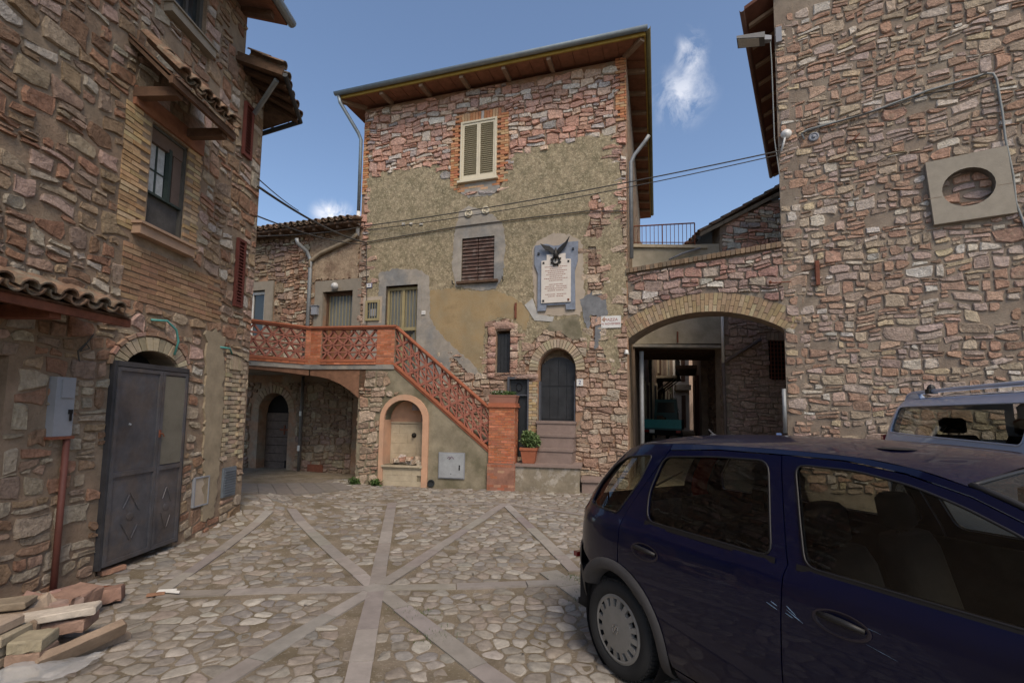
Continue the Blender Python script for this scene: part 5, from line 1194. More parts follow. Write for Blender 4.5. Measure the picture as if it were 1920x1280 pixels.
# ------------------------------------------------------------------ STREET ARCH
rnd = random.Random(51)
ah = thing('street_arch', 'stone wall with a wide yellow brick arch spanning the alley right of the main house', 'archway', A.w(1.5, 0, -.2))
aop = [(0.02, -.1), (2.90, -.1), (2.90, 3.13)] + [(1.45 + 1.50 * math.cos(a), 2.05 + 1.61 * math.sin(a)) for a in np.linspace(R(43), R(137), 15)] + [(0.02, 3.1)]
a_c = (1.38, 1.86, 1.80)      # centre s, z, radius of the intrados circle
def ci(a, r): return (a_c[0] + r * math.cos(a), a_c[1] + r * math.sin(a))
pA = A.px(1172, 640); pB = A.px(1330, 584); pC = A.px(1482, 622)
def circ(p, q, r):
    ax, ay = p; bx, by = q; cx, cy = r; d = 2 * (ax * (by - cy) + bx * (cy - ay) + cx * (ay - by))
    ux = ((ax * ax + ay * ay) * (by - cy) + (bx * bx + by * by) * (cy - ay) + (cx * cx + cy * cy) * (ay - by)) / d
    uy = ((ax * ax + ay * ay) * (cx - bx) + (bx * bx + by * by) * (ax - cx) + (cx * cx + cy * cy) * (bx - ax)) / d
    return ux, uy, math.hypot(ax - ux, ay - uy)
ux, uy, ur = circ(pA, pB, pC)
aL = math.atan2(pA[1] - uy, pA[0] - ux); aR = math.atan2(pC[1] - uy, pC[0] - ux)
intr = [(ux + ur * math.cos(a), uy + ur * math.sin(a)) for a in np.linspace(aL, aR, 19)]
intr = [(min(2.93, max(-.1, p[0])), p[1]) for p in intr]
tl, tr = A.px(1187, 512), A.px(1480, 462)
out = [(-.05, intr[0][1])] + intr[1:-1] + [(2.93, intr[-1][1]), (2.93, tr[1]), (-.05, tl[1])]
mb = MB(); mb.plate(A, out[::-1], (), 0, -.55, back=True); obj('wall', mb, MORTAR_R, ah)
ringo = [(ux + (ur + .37) * math.cos(a), uy + (ur + .37) * math.sin(a)) for a in np.linspace(aL + .06, aR - .06, 19)]
rubble(A, [(.0, 3.0), (2.92, 3.0), (2.92, tr[1] - .03), (.0, tl[1] - .03)], [[(-.3, 2.0), (-.3, 3.05)] + ringo + [(3.2, 3.05), (3.2, 2.0)]], ah, STONE, rnd, PAL_A, rows=(.12, .22), lens=(.14, .36), gap=.009, depth=.035)
# voussoirs in two brick lengths
nb = 46
for k in range(nb):
    t0 = aL + .01 + (aR - aL - .02) * (k + .06) / nb; t1 = aL + .01 + (aR - aL - .02) * (k + .94) / nb
    for (r0, r1) in ((ur + .002, ur + .235), (ur + .245, ur + .37)) if k % 2 else ((ur + .002, ur + .125), (ur + .135, ur + .37)):
        oo = .012 + rnd.uniform(-.005, .008); P = [A.w(ux + r * math.cos(t), uy + r * math.sin(t), o) for o in (-.02, oo) for (t, r) in ((t0, r0), (t1, r0), (t1, r1), (t0, r1))]
        c = ux + ur * math.cos(t0)
        if c < 0: continue
        mb = MB(); mb.hexa(P, 0, hsv_j(rnd.choice([(.36, .27, .16), (.33, .24, .14), (.38, .30, .19), (.30, .22, .14)]), rnd, .14, .05)); obj('arch_brick', mb, BRICKM, ah, tint=True)
n = 34
for k in range(n):       # coping of bricks on edge
    s = -.03 + 2.93 * k / n; z = tl[1] + (tr[1] - tl[1]) * (s + .05) / 2.98; mb = MB(); P = [A.w(a, z + dz + (tr[1] - tl[1]) * (a - s) / 2.98, o) for dz in (0, .10) for (a, o) in ((s + .004, .07 + rnd.uniform(-.008, .008)), (s + .08, .07), (s + .08, -.5), (s + .004, -.5))]
    mb.hexa(P, 0, hsv_j(rnd.choice([(.2, .14, .09), (.24, .17, .11), (.17, .13, .09)]), rnd)); obj('coping_brick', mb, BRICKM, ah, tint=True)
# iron tie on the arch
a = A.px(1450, 533); b = A.px(1478, 530); mb = MB(); mb.tube([A.w(a[0] - .05, a[1] + .02, .10), A.w(a[0], a[1], .12), A.w(b[0] + .04, b[1], .06)], .012, 6); mb.lathe([(0, -.03), (.03, -.02), (.03, .02), (0, .03)], A.w(a[0] - .05, a[1] + .02, .10), (*A.d, 0), 8); solo('iron_hook', mb, RUST, 'iron hook rod sticking out near the right end of the street arch', 'hook')

# ------------------------------------------------------------------ PASSAGE AND HOUSES BEHIND THE ARCH
ph_ = thing('passage_house', 'plastered overpass with a railed terrace and dark covered passage behind the street arch', 'building', (4.2, 12, 0))
lf, rt, zl, zt_ = .12, 2.33, 3.36, 5.90
side = Wall((3.0 + rt, 12.0), 73); sdl = Wall((3.0 + lf, 12.0), 73)
mb = MB(); mb.plate(B, [(lf - .6, zl), (rt, zl + .05), (rt, zt_ + .12), (lf - .6, zt_)], (), 0, -.4, back=True); obj('front_wall', mb, mat('grey_stained_plaster', (.36, .32, .25), rough=1, var=.2, bump=.3, scale=1.6, col2=(.28, .255, .19), mixscale=1.5), ph_)
mb = MB(); mb.box(B, lf - .6, rt, zl - .07, zl, .05, -.3); obj('lintel_edge', mb, CEMENT, ph_)
def quadbox(mb, a, b, c, d, z0, z1): mb.hexa([(p[0], p[1], z0) for p in (a, b, c, d)] + [(p[0], p[1], z1) for p in (a, b, c, d)])
dv = (math.cos(R(73)), math.sin(R(73)))
def al(x, y, t): return (x + dv[0] * t, y + dv[1] * t)
TL = 3.3
mb = MB(); a = (3.0 + lf, 12.01); b = (3.0 + rt, 12.01)
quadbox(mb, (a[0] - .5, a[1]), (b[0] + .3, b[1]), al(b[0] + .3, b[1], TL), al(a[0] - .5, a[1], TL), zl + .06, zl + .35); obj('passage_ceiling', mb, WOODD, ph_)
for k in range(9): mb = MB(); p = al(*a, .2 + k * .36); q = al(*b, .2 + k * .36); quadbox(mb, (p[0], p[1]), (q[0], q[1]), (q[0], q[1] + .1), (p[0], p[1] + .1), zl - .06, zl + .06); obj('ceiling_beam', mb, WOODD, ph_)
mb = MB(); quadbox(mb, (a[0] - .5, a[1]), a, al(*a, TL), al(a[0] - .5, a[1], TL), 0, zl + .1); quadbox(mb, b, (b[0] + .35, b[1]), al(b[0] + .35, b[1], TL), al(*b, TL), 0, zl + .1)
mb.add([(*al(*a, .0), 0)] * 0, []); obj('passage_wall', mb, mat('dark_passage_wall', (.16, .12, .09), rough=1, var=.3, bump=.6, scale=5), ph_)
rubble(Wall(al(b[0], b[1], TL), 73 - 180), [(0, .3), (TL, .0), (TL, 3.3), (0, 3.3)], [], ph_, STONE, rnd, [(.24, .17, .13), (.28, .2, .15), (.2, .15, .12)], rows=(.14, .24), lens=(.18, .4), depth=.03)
mb = MB(); mb.box(B, lf - .6, 2.0, zt_ - .02, zt_ + .06, .06, -4.0); obj('terrace_edge', mb, TRAV, ph_)
mb = MB(); sA, sB = .12, 1.70
mb.tube([B.w(sA, zt_ + .55, 0), B.w(sB, zt_ + .66, 0)], .018, 6); mb.tube([B.w(sA, zt_ + .12, 0), B.w(sB, zt_ + .14, 0)], .012, 6)
rl = obj('terrace_railing', mb, RUST, ph_)
for k in range(16): s = sA + (sB - sA) * k / 15; mb = MB(); mb.tube([B.w(s, zt_ + .06, 0), B.w(s, zt_ + .55 + .11 * k / 15, 0)], .016 if k % 8 == 7 or k == 15 else .008, 5); obj('railing_bar', mb, RUST, rl)
mb = MB(); s, z = B.px(1270, 632); mb.box(B, s - .015, s + .015, z - .14, z + .14, 0, .04); solo('wall_anchor', mb, RUST, 'thin dark iron anchor on the plaster wall above the covered passage', 'wall anchor')
# gabled stone house on the right of the passage
gh = thing('gable_house', 'stone house with sloping tiled verge wedged behind the street arch on the right', 'house', (6.2, 12, 0))
gx0, gx1 = rt + .0, 4.25
gw = rect(3.50, 2.50, 4.02, 3.50)
mb = MB(); mb.plate(B, [(gx0, 0), (gx1, 0), (gx1, 7.35), (2.95, 6.85), (2.30, 6.45), (gx0, 6.45)], [gw], .05, -.4); obj('wall', mb, MORTAR_R, gh)
mb = MB(); quadbox(mb, (3 + rt + .37, 12.42), (3 + gx1, 12.42), (3 + gx1 + 1.0, 15.5), al(3 + rt + .37, 12.4, 3.2), 0, 6.3); obj('house_body', mb, ROUGHPL, gh)
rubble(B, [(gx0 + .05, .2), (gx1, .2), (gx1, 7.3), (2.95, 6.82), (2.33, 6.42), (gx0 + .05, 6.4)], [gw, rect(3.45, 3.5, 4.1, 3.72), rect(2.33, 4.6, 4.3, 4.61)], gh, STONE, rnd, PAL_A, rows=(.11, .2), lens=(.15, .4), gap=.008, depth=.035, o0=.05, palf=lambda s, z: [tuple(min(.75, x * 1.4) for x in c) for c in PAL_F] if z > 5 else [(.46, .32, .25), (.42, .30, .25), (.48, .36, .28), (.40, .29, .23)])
for k in range(6): mb = MB(); mb.box(B, 3.47 + k * .095, 3.555 + k * .095, 3.51, 3.70, .0, .075, 0, hsv_j((.3, .22, .16), rnd)); obj('lintel_brick', mb, BRICKM, gh, tint=True)
mb = MB(); mb.box(B, 3.50, 4.02, 2.5, 3.5, -.12, -.10); gwo = obj('barred_window', mb, BLACK, gh)
for k in range(6): mb = MB(); mb.box(B, 3.54 + k * .088, 3.556 + k * .088, 2.47, 3.5, .05, .07); obj('window_bar', mb, RUST, gwo)
for k in range(9): mb = MB(); mb.box(B, 3.50, 4.02, 2.55 + k * .105, 2.566 + k * .105, .07, .085); obj('cross_bar', mb, RUST, gwo)
v0 = Vector(B.w(1.78, 6.18, .12)); v1 = Vector(B.w(4.3, 7.55, .12)); bk = Vector((0, 3.8, 0))
mb = MB(); slab(mb, [v0, v1, v1 + bk, v0 + bk], .06); gr = obj('roof', mb, WOODD, gh)
for k in range(4):
    mb = MB(); p = v0.lerp(v1, k / 4) + Vector((0, .02, -.0)); q = v0.lerp(v1, (k + .98) / 4) + Vector((0, .02, 0)); mb.hexa([tuple(p + Vector((0, -.04, -.03))), tuple(q + Vector((0, -.04, -.03))), tuple(q + Vector((0, .0, -.03))), tuple(p + Vector((0, 0, -.03))), tuple(p + Vector((0, -.04, .07))), tuple(q + Vector((0, -.04, .07))), tuple(q + Vector((0, 0, .07))), tuple(p + Vector((0, 0, .07)))]); obj('verge_board', mb, mat('verge_stone', (.22, .18, .13), rough=1, var=.3, bump=.5), gr)
tiles(gr, v0 + Vector((.05, .1, .1)), Vector((0, 1, 0)), v1 - v0, 9, 8, rnd, pitch=.22)
mb = MB(); mb.tube([tuple(v0 + Vector((-.02, .0, -.05))), tuple(v0 + Vector((-.02, 2, -.05)))], .06, 8); obj('gutter', mb, DARKM, gr)
for k in range(3): mb = MB(); p = v0.lerp(v1, .25 + .25 * k) + Vector((0, .1, -.14)); mb.box(LOC, p.x - .05, p.x + .05, p.z, p.z + .12, -p.y, -p.y - .35); obj('purlin_end', mb, WOODD, gr)
a = B.px(1350, 585); mb = MB(); mb.tube([B.w(a[0], 4.3, .12), B.w(a[0], 2.9, .12)], .04, 8); solo('upper_downpipe', mb, WHITE, 'pale upper length of downpipe on the corner behind the arch', 'pipe', smooth=True)
mb = MB(); mb.tube([B.w(a[0], 2.9, .12), B.w(a[0] + .03, .35, .12)], .04, 8); mb.tube([B.w(a[0], 2.9, .12), B.w(a[0] + .95, 3.5, .14)], .04, 8); solo('lower_downpipe', mb, mat('worn_brown_pipe', (.13, .10, .085), rough=.7, var=.3), 'brown downpipe behind the arch with a slanting branch', 'pipe', smooth=True)
for k in range(1):
    s = .62; mb = MB(); mb.tube([A.w(.10, 3.0, -.7), A.w(.10, .0, -.7)], .05, 8); solo('alley_pipe', mb, PIPE, 'grey vertical pipe just inside the left foot of the street arch', 'pipe', smooth=True)
mb = MB(); mb.tube([B.w(1.0, 5.55, .1), B.w(1.35, 5.72, .1), B.w(1.8, 5.86, .1)], .025, 6); solo('terrace_pipe', mb, GREYBOX, 'thin grey pipe slanting under the terrace edge above the arch', 'pipe', smooth=True)
# far street seen through the passage
fs = thing('far_house', 'sunlit pale houses of the far street seen through the dark passage', 'house', (*al(*a[:1], 12, 0)[:1], 16, .4) if False else (4.6, 19, .4))
WL_ = Wall((4.14, 15.4), 66.5)
mb = MB(); mb.plate(WL_, [(0, .3), (12.7, .3), (12.7, 7.5), (0, 7.5)], (), 0, -2); obj('wall', mb, mat('far_stone', (.30, .22, .155), rough=1, var=.4, bump=.6, scale=3, col2=(.20, .145, .10), mixscale=2), fs)
for (s0, s1, z0, z1, m_) in ((1.2, 2.0, .5, 2.6, WOODD), (3.4, 4.3, .5, 2.7, BLACK), (6.5, 7.4, .5, 2.7, WOODD), (2.4, 3.0, 3.3, 4.4, GLASSD), (5.2, 6.2, 3.3, 4.8, WOODB), (8.4, 9.0, 1.6, 2.7, REDSH), (10.0, 10.8, .5, 2.6, WOODD), (9.2, 10.0, 3.4, 4.6, GLASSD)):
    mb = MB(); mb.box(WL_, s0, s1, z0, z1, .0, .05); obj('shutter_panel', mb, m_, fs); mb = MB(); mb.box(WL_, s0 - .15, s0 - .002, z0, z1 + .12, 0, .07); mb.box(WL_, s1 + .002, s1 + .15, z0, z1 + .12, 0, .07); obj('stone_jamb', mb, TRAV, fs)
mb = MB(); mb.box(WL_, 4.6, 7.2, 3.05, 3.15, 0, .8); bal = obj('balcony_slab', mb, TRAV, fs)
for k in range(13): mb = MB(); mb.tube([WL_.w(4.65 + k * .2, 3.15, .76), WL_.w(4.65 + k * .2, 3.95, .76)], .014, 5); obj('balcony_bar', mb, CABLE, bal)
mb = MB(); mb.tube([WL_.w(4.62, 3.95, .76), WL_.w(7.18, 3.95, .76)], .02, 5); obj('balcony_rail', mb, CABLE, bal)
for k in range(3): mb = MB(); mb.tube([WL_.w(4.8 + k * 1.0, 2.5, .0), WL_.w(4.8 + k * 1.0, 3.04, .7)], .03, 5); obj('balcony_strut', mb, CABLE, bal)
mb = MB(); mb.tube([WL_.w(2.2, .5, .08), WL_.w(2.2, 6, .08)], .05, 6); obj('downpipe', mb, DARKM, fs)
mb = MB(); leaves2 = random.Random(9)
for _ in range(260):
    q = Vector(WL_.w(7.9 + leaves2.gauss(0, .25), 1.5 + leaves2.gauss(0, .45), .35 + leaves2.gauss(0, .15))); t_ = .12; mb.add([tuple(q), tuple(q + Vector((t_ * leaves2.uniform(-1, 1), t_ * leaves2.uniform(-1, 1), t_ * leaves2.uniform(-1, 1)))), tuple(q + Vector((t_ * leaves2.uniform(-1, 1), t_ * leaves2.uniform(-1, 1), t_ * leaves2.uniform(-1, 1))))], [(0, 1, 2)])
solo('street_shrub', mb, LEAF, 'dark shrub growing along the far street wall beyond the passage', 'shrub')
fs2 = thing('end_house', 'narrow white house closing the far street beyond the passage', 'house', (9.7, 27, .5))
EW = Wall((9.15, 27.0), 0)
mb = MB(); mb.plate(EW, [(0, .4), (.95, .4), (.95, 9), (0, 9)], (), 0, -3); obj('wall', mb, mat('far_white', (.6, .56, .48), rough=1, var=.1, bump=.2), fs2)
mb = MB(); mb.plate(EW, [(.96, .4), (4.5, .4), (4.5, 8), (.96, 8)], (), -2, -5); obj('pink_wall', mb, mat('far_pink', (.40, .29, .22), rough=1, var=.2, bump=.4), fs2)
for (s0, s1, z0, z1) in ((.50, .72, 3.4, 4.9), (.50, .72, .8, 2.6)): mb = MB(); mb.box(EW, s0, s1, z0, z1, 0, .05); obj('shutter_panel', mb, WOODB, fs2)
mb = MB(); mb.box(EW, .1, .95, 2.9, 3.2, 0, .3); obj('cornice', mb, TRAV, fs2)
for k in range(10): mb = MB(); mb.tube([EW.w(1.0 + k * .16, .6, -1.9), EW.w(1.0 + k * .16, 2.2, -1.9)], .015, 5); obj('railing_bar', mb, CABLE, fs2)
fs3 = thing('alley_house', 'dim stone house along the right of the far alley beyond the passage', 'house', (8.0, 19, .4))
W_ = Wall((10.3, 27.0), 70.3 - 180)
mb = MB(); mb.plate(W_, [(0, .3), (12.4, .3), (12.4, 6), (0, 6)], (), .0, -1.5); obj('wall', mb, mat('far_brown', (.22, .16, .12), rough=1, var=.35, bump=.6, scale=4), fs3)
for (s0, s1) in ((6.5, 7.5), (9.5, 10.4)): mb = MB(); mb.box(W_, s0, s1, .5, 3.0, 0, .07); obj('doorway', mb, REDSH, fs3)
mb = MB(); mb.box(W_, 4.5, 8.5, 3.4, 3.55, 0, .8); obj('street_canopy', mb, WOODD, fs3)
# three wheeled truck, tail towards us
tg = (4.55, 15.9); gt_ = gz(*tg)
tr_ = thing('three_wheeler', 'small teal three wheeled pickup seen from behind in the dark passage', 'pickup', (4.93, 15.6, gz(4.9, 15.6)), rotz=R(67 - 90))
TEAL = mat('teal_paint', (.02, .24, .24), rough=.4, var=.15, bump=.02, local=True)
TEALD = mat('dark_teal_paint', (.012, .07, .07), rough=.4, var=.15, bump=.02, local=True)
RUB = mat('tyre_rubber', (.022, .022, .022), rough=.85, var=.15, bump=.2)
mb = MB(); mb.box(LOC, -.60, .60, .52, .80, .0, -.04); tgte = obj('tailgate', mb, TEAL, tr_, local=True)
mb = MB(); mb.box(LOC, -.60, -.57, .52, .80, -.04, -1.3); mb.box(LOC, .57, .60, .52, .80, -.04, -1.3); mb.box(LOC, -.60, .60, .46, .52, .0, -1.3); obj('load_bed', mb, TEALD, tr_, local=True)
mb = MB(); mb.hexa([(-.42, 1.35, .5), (.42, 1.35, .5), (.40, 2.1, .5), (-.40, 2.1, .5), (-.36, 1.38, 1.50), (.36, 1.38, 1.50), (.34, 1.95, 1.50), (-.34, 1.95, 1.50)]); cb = obj('cab', mb, TEALD, tr_, local=True)
mb = MB(); mb.hexa([(-.30, 1.345, 1.02), (.30, 1.345, 1.02), (.30, 1.36, 1.02), (-.30, 1.36, 1.02), (-.27, 1.36, 1.38), (.27, 1.36, 1.38), (.27, 1.375, 1.38), (-.27, 1.375, 1.38)]); obj('rear_window', mb, GLASSD, cb, local=True)
for x in (-.52, .52): mb = MB(); mb.lathe([(0, -.07), (.2, -.07), (.24, -.05), (.24, .05), (.2, .07), (0, .07)], (x, .5, .24), (1, 0, 0), 18); obj('wheel', mb, RUB, tr_, local=True, smooth=True)
mb = MB(); mb.lathe([(0, -.06), (.22, -.05), (.22, .05), (0, .06)], (0, 1.95, .22), (1, 0, 0), 18); obj('wheel', mb, RUB, tr_, local=True)
mb = MB(); mb.box(LOC, -.40, -.24, .36, .47, .012, .0); obj('number_plate', mb, WHITE, tr_, local=True)
for x in (-.5, .5): mb = MB(); mb.box(LOC, x - .07, x + .07, .38, .45, .015, .0); obj('tail_lamp', mb, mat('lamp_red', (.25, .01, .01), rough=.2, var=0, bump=0), tr_, local=True)
mb = MB(); mb.box(LOC, -.55, .55, .28, .46, -.1, -1.2); obj('chassis', mb, BLACK, tr_, local=True)
for k in range(14):
    mb = MB(); nrm = Vector((rnd.uniform(-.45, .45), rnd.uniform(.2, 1.1), .62 + rnd.uniform(0, .25))); r_ = .12; mb.hexa([tuple(nrm + Vector((rnd.uniform(.6, 1) * r_ * a, rnd.uniform(.6, 1) * r_ * b, r_ * .6 * e))) for e in (-1, 1) for (a, b) in ((-1, -1), (1, -1), (1, 1), (-1, 1))]); mb.v = [(p[0] * 1.0, p[1], p[2]) for p in mb.v]
    M = Matrix.Rotation(R(67 - 90), 3, 'Z'); base = Vector((4.93, 15.6, gz(4.9, 15.6))); mb.v = [tuple(base + M @ Vector(p)) for p in mb.v]
    if k == 0: logs = []
    solo('firewood_block', mb, WOODD, 'dark block of the load heaped on the bed of the teal pickup', 'block', group='load on the teal pickup')
# ------------------------------------------------------------------ RIGHT HOUSE
rnd = random.Random(61)
rh = thing('right_house', 'big rubble stone house filling the right side with a square stone oculus block', 'house', RW.w(2, 0, -2))
ZR = 10.6
ocs, ocz = RW.px(1816, 350, .09)
ob = [RW.px(1735, 305, .09), RW.px(1888, 273, .09), RW.px(1908, 398, .09), RW.px(1752, 421, .09)]
oc_c = (sum(p[0] for p in ob) / 4, sum(p[1] for p in ob) / 4)
oc_c = (ocs, ocz); OR = .32
och = [(oc_c[0] + OR * math.cos(a), oc_c[1] + OR * .98 * math.sin(a)) for a in np.linspace(0, 2 * PI, 25)[:-1]]
mb = MB(); mb.plate(RW, [(0, 0), (7, 0), (7, ZR), (0, ZR)], [och], 0, -.4); obj('wall', mb, MORTAR_R, rh)
Rs2 = RS.p; d2 = RS.d
q0 = RW.w(0, 0, -.41); q1 = RW.w(7, 0, -.41); q2 = (q1[0] - d2[0] * 7, q1[1] - d2[1] * 7); q3 = (q0[0] - d2[0] * 7, q0[1] - d2[1] * 7)
mb = MB(); quadbox(mb, q0[:2], q1[:2], q2, q3, 0, ZR - .8); obj('house_body', mb, ROUGHPL, rh)
rq_ = [(.0, .02), (.30, .02), (.30, ZR), (.0, ZR)]
bp = rect(2.55, 2.0, 3.4, 2.55)
rubble(RW, [(.01, .3), (5.6, .3), (5.6, 9.3), (.01, 9.3)], [ob], rh, STONE, rnd, PAL_R, rows=(.085, .215), lens=(.10, .33), gap=.015, depth=.021, fill=.93)
# oculus block
mb = MB(); big = [(p[0], p[1]) for p in ob]
if sum((big[i][0] * big[(i + 1) % 4][1] - big[(i + 1) % 4][0] * big[i][1]) for i in range(4)) < 0: big = big[::-1]
mb.plate(RW, big, [och], .09, -.02); oc = obj('oculus_block', mb, mat('oculus_stone', (.29, .255, .20), rough=.95, var=.12, bump=.4, scale=7, bscale=50), rh)
mb = MB(); k = 24; P = och; mb.add([RW.w(a, z, .0899) for a, z in P] + [RW.w(a, z, -.22) for a, z in P], [(i, k + i, k + (i + 1) % k, (i + 1) % k) for i in range(k)]); obj('oculus_rim', mb, MATS['oculus_stone'], oc)
mb = MB(); mb.plate(RW, [(oc_c[0] + .34 * math.cos(a), oc_c[1] + .34 * math.sin(a)) for a in np.linspace(0, 2 * PI, 20)[:-1]], (), -.10, -.3); obj('oculus_infill', mb, MORTAR_R, rh)
rubble(RW, [(oc_c[0] - .36, oc_c[1] - .36), (oc_c[0] + .36, oc_c[1] - .36), (oc_c[0] + .36, oc_c[1] + .36), (oc_c[0] - .36, oc_c[1] + .36)], [], oc, STONE, rnd, [(.50, .31, .22), (.42, .32, .27)], rows=(.2, .3), lens=(.3, .5), gap=.02, depth=.03, o0=-.10)
# thin cracks joints in block
mb = MB(); mb.box(RW, oc_c[0] - .5, oc_c[0] - OR - .01, oc_c[1] - .10, oc_c[1] - .093, .088, .0915); mb.box(RW, oc_c[0] + OR + .01, oc_c[0] + .5, oc_c[1] - .06, oc_c[1] - .053, .088, .0915); obj('block_joint', mb, MORTAR_L, oc)
# alley side wall + eave
mb = MB(); rw2 = Wall(_c2, -123); mb.plate(rw2, [(-7, 0), (-.0, 0), (-.0, 9.85), (-7, 9.1)], (), -.002, -.3, back=True); obj('side_wall', mb, MORTAR_R, rh)
def ez(s_): return 9.60 + .11 * s_ if s_ > -6.3 else 8.9
S_A, S_B = -6.2, .14
slab_pts = [rw2.w(S_A, ez(S_A), .50), rw2.w(S_B, ez(S_B), .50), rw2.w(S_B, ez(S_B) + .40, -.6), rw2.w(S_A, ez(S_A) + .40, -.6)]
mb = MB(); slab(mb, slab_pts, .07); rr = obj('roof', mb, mat('dark_soffit', (.13, .055, .035), rough=.9, var=.25, bump=.3), rh)
P2 = [rw2.w(S_A, ez(S_A) + .41, -.6), rw2.w(S_B, ez(S_B) + .41, -.6), rw2.w(S_B, ez(S_B) + 2, -4.5), rw2.w(S_A, ez(S_A) + 2, -4.5)]; mb = MB(); slab(mb, P2, .07); obj('roof_slope', mb, TILEM, rr)
for k in range(11):
    s = S_A + .1 + k * .58; mb = MB(); P = [rw2.w(s, ez(s) - .07, .46), rw2.w(s + .08, ez(s) - .07, .46), rw2.w(s + .08, ez(s) + .1, -.01), rw2.w(s, ez(s) + .1, -.01)]; mb.hexa(P + [(p[0], p[1], p[2] + .068) for p in P]); obj('rafter', mb, MATS['pale_rafter'], rr)
mb = MB(); halfpipe(mb, rw2.w(S_A, ez(S_A) + .02, .54), rw2.w(S_B, ez(S_B) + .02, .54), .05); obj('gutter', mb, mat('brown_gutter', (.12, .06, .04), rough=.6), rr, smooth=True)
tiles(rr, Vector(rw2.w(S_A, ez(S_A) + .10, .50)), Vector(rw2.w(S_B, ez(S_B), 0)) - Vector(rw2.w(S_A, ez(S_A), 0)), Vector(rw2.w(0, .40, -1.10)) - Vector(rw2.w(0, 0, 0)), 32, 2, rnd, pitch=.19)
# fixtures on the right house
s, z = RW.px(1437, 75)
t = thing('floodlight', 'grey street floodlight on a bracket at the top corner of the right house', 'floodlight', rw2.w(.0, 8.9, .05))
def RP(u, v, o=0.0): a, b = RW.px(u, v, o); return Vector(RW.w(a, b, o))
ax = Vector((*(-RW.d), 0))
c = RP(1436, 78, .08)
e = RP(1382, 82, .25)
d = (e - c); dl = d.normalized(); wv = Vector((*RW.n, 0)); up = dl.cross(wv).normalized(); 
if up.z < 0: up = -up
def slb(a, b, w0, w1, h0, h1, m_, nm, par=t, off=0.0):
    mb = MB(); P = []
    for h in (0, 1):
        for (p, w, hh) in ((a, -w0, h0), (b, -w1, h1), (b, w1, h1), (a, w0, h0)): P.append(tuple(p + wv * w + up * (hh * h + off)))
    mb.hexa(P); return obj(nm, mb, m_, par)
hd = slb(c + dl * .02, c + dl * .52, .13, .15, .11, .05, mat('lamp_grey', (.12, .12, .12), rough=.6), 'lamp_housing')
mb = MB(); obj_l = slb(c + dl * .12, c + dl * .50, .11, .13, -.006, -.006, mat('lamp_lens', (.5, .5, .46), rough=.2, var=.2, scale=60, bump=.3), 'lens', off=-.002)
slb(c - dl * .10, c + dl * .03, .05, .06, .08, .10, GREYBOX, 'arm'); mb = MB(); mb.box(RW, .02, .12, 8.75, 9.05, -.0, .07); obj('bracket_plate', mb, GREYBOX, t)
mb = MB(); mb.tube([tuple(c - dl * .08), tuple(RP(1447, 120, .03)), tuple(RP(1452, 260, .03)), tuple(RP(1462, 330, .03))], .01, 5); obj('lamp_cable', mb, CABLEG, t)
cw = [RP(*p, .045) for p in ((1463, 285), (1600, 262), (1520, 268), (1508, 262), (1503, 250), (1515, 243), (1620, 215), (1740, 170), (1850, 138), (1862, 138), (1869, 150), (1880, 215), (1885, 260), (1900, 330), (1905, 380), (1920, 420), (1935, 470))]
mb = MB(); mb.tube(cw[3:], .017, 6); solo('wall_conduit', mb, CABLEG, 'grey conduit running across the right wall and down past the oculus block', 'conduit', smooth=True)
mb = MB(); mb.tube([RP(*p, .06) for p in ((1503, 250), (1560, 232), (1640, 208), (1760, 172), (1800, 165), (1850, 136))], .009, 5); solo('wall_cable', mb, CABLE, 'dark cable sagging beside the grey conduit on the right wall', 'cable')
c_ = RP(1526, 256, .05); mb = MB(); mb.lathe([(0, 0), (.085, 0), (.085, .03), (.06, .05), (.058, .04), (.03, .04), (.03, .055), (0, .06)], c_ - wv * .04, tuple(wv), 18); solo('junction_box', mb, GREYBOX, 'round grey junction box on the right wall where the cables meet', 'junction box', smooth=True)
c_ = RP(1474, 250, .08); mb = MB(); mb.lathe([(0, 0), (.09, 0), (.095, .02), (.07, .07), (0, .09)], c_ - wv * .05, tuple(wv), 16); mb.tube([c_, RP(1465, 285, .05)], .02, 6); solo('siren_box', mb, WHITE, 'white round siren on the corner of the right house above the cables', 'siren', smooth=True)
mb = MB(); mb.tube([RP(1600, 262, .07), RP(1612, 250, .05)], .012, 6); mb.tube([RP(1590, 266, .02), RP(1590, 266, .1)], .012, 6); solo('cable_hook', mb, RUST, 'small iron hook holding the cable bundle on the right wall', 'hook')
s, z = RW.px(1533, 513); mb = MB(); mb.box(RW, s - .03, s + .03, z - .22, z + .22, .035, .08); mb.box(RW, s - .045, s - .03, z - .1, z + .22, .03, .06); solo('wall_anchor', mb, RUST, 'tall rusty iron anchor plate on the right house near the arch', 'wall anchor')
s = .03; mb = MB(); mb.tube([A.w(2.86, 2.1, .05), A.w(2.86, 1.3, .05)], .035, 8); solo('corner_pipe', mb, PIPE, 'short grey pipe in the corner where the arch meets the right house', 'pipe', smooth=True)
mb = MB(); mb.box(A, 2.72, 2.80, 1.05, 1.30, .04, .10); mb.tube([A.w(2.76, 1.05, .06), A.w(2.80, .6, .06)], .02, 6); solo('blue_box', mb, mat('blue_plastic', (.12, .18, .35), rough=.4), 'small blue box hanging at the right foot of the street arch', 'box')
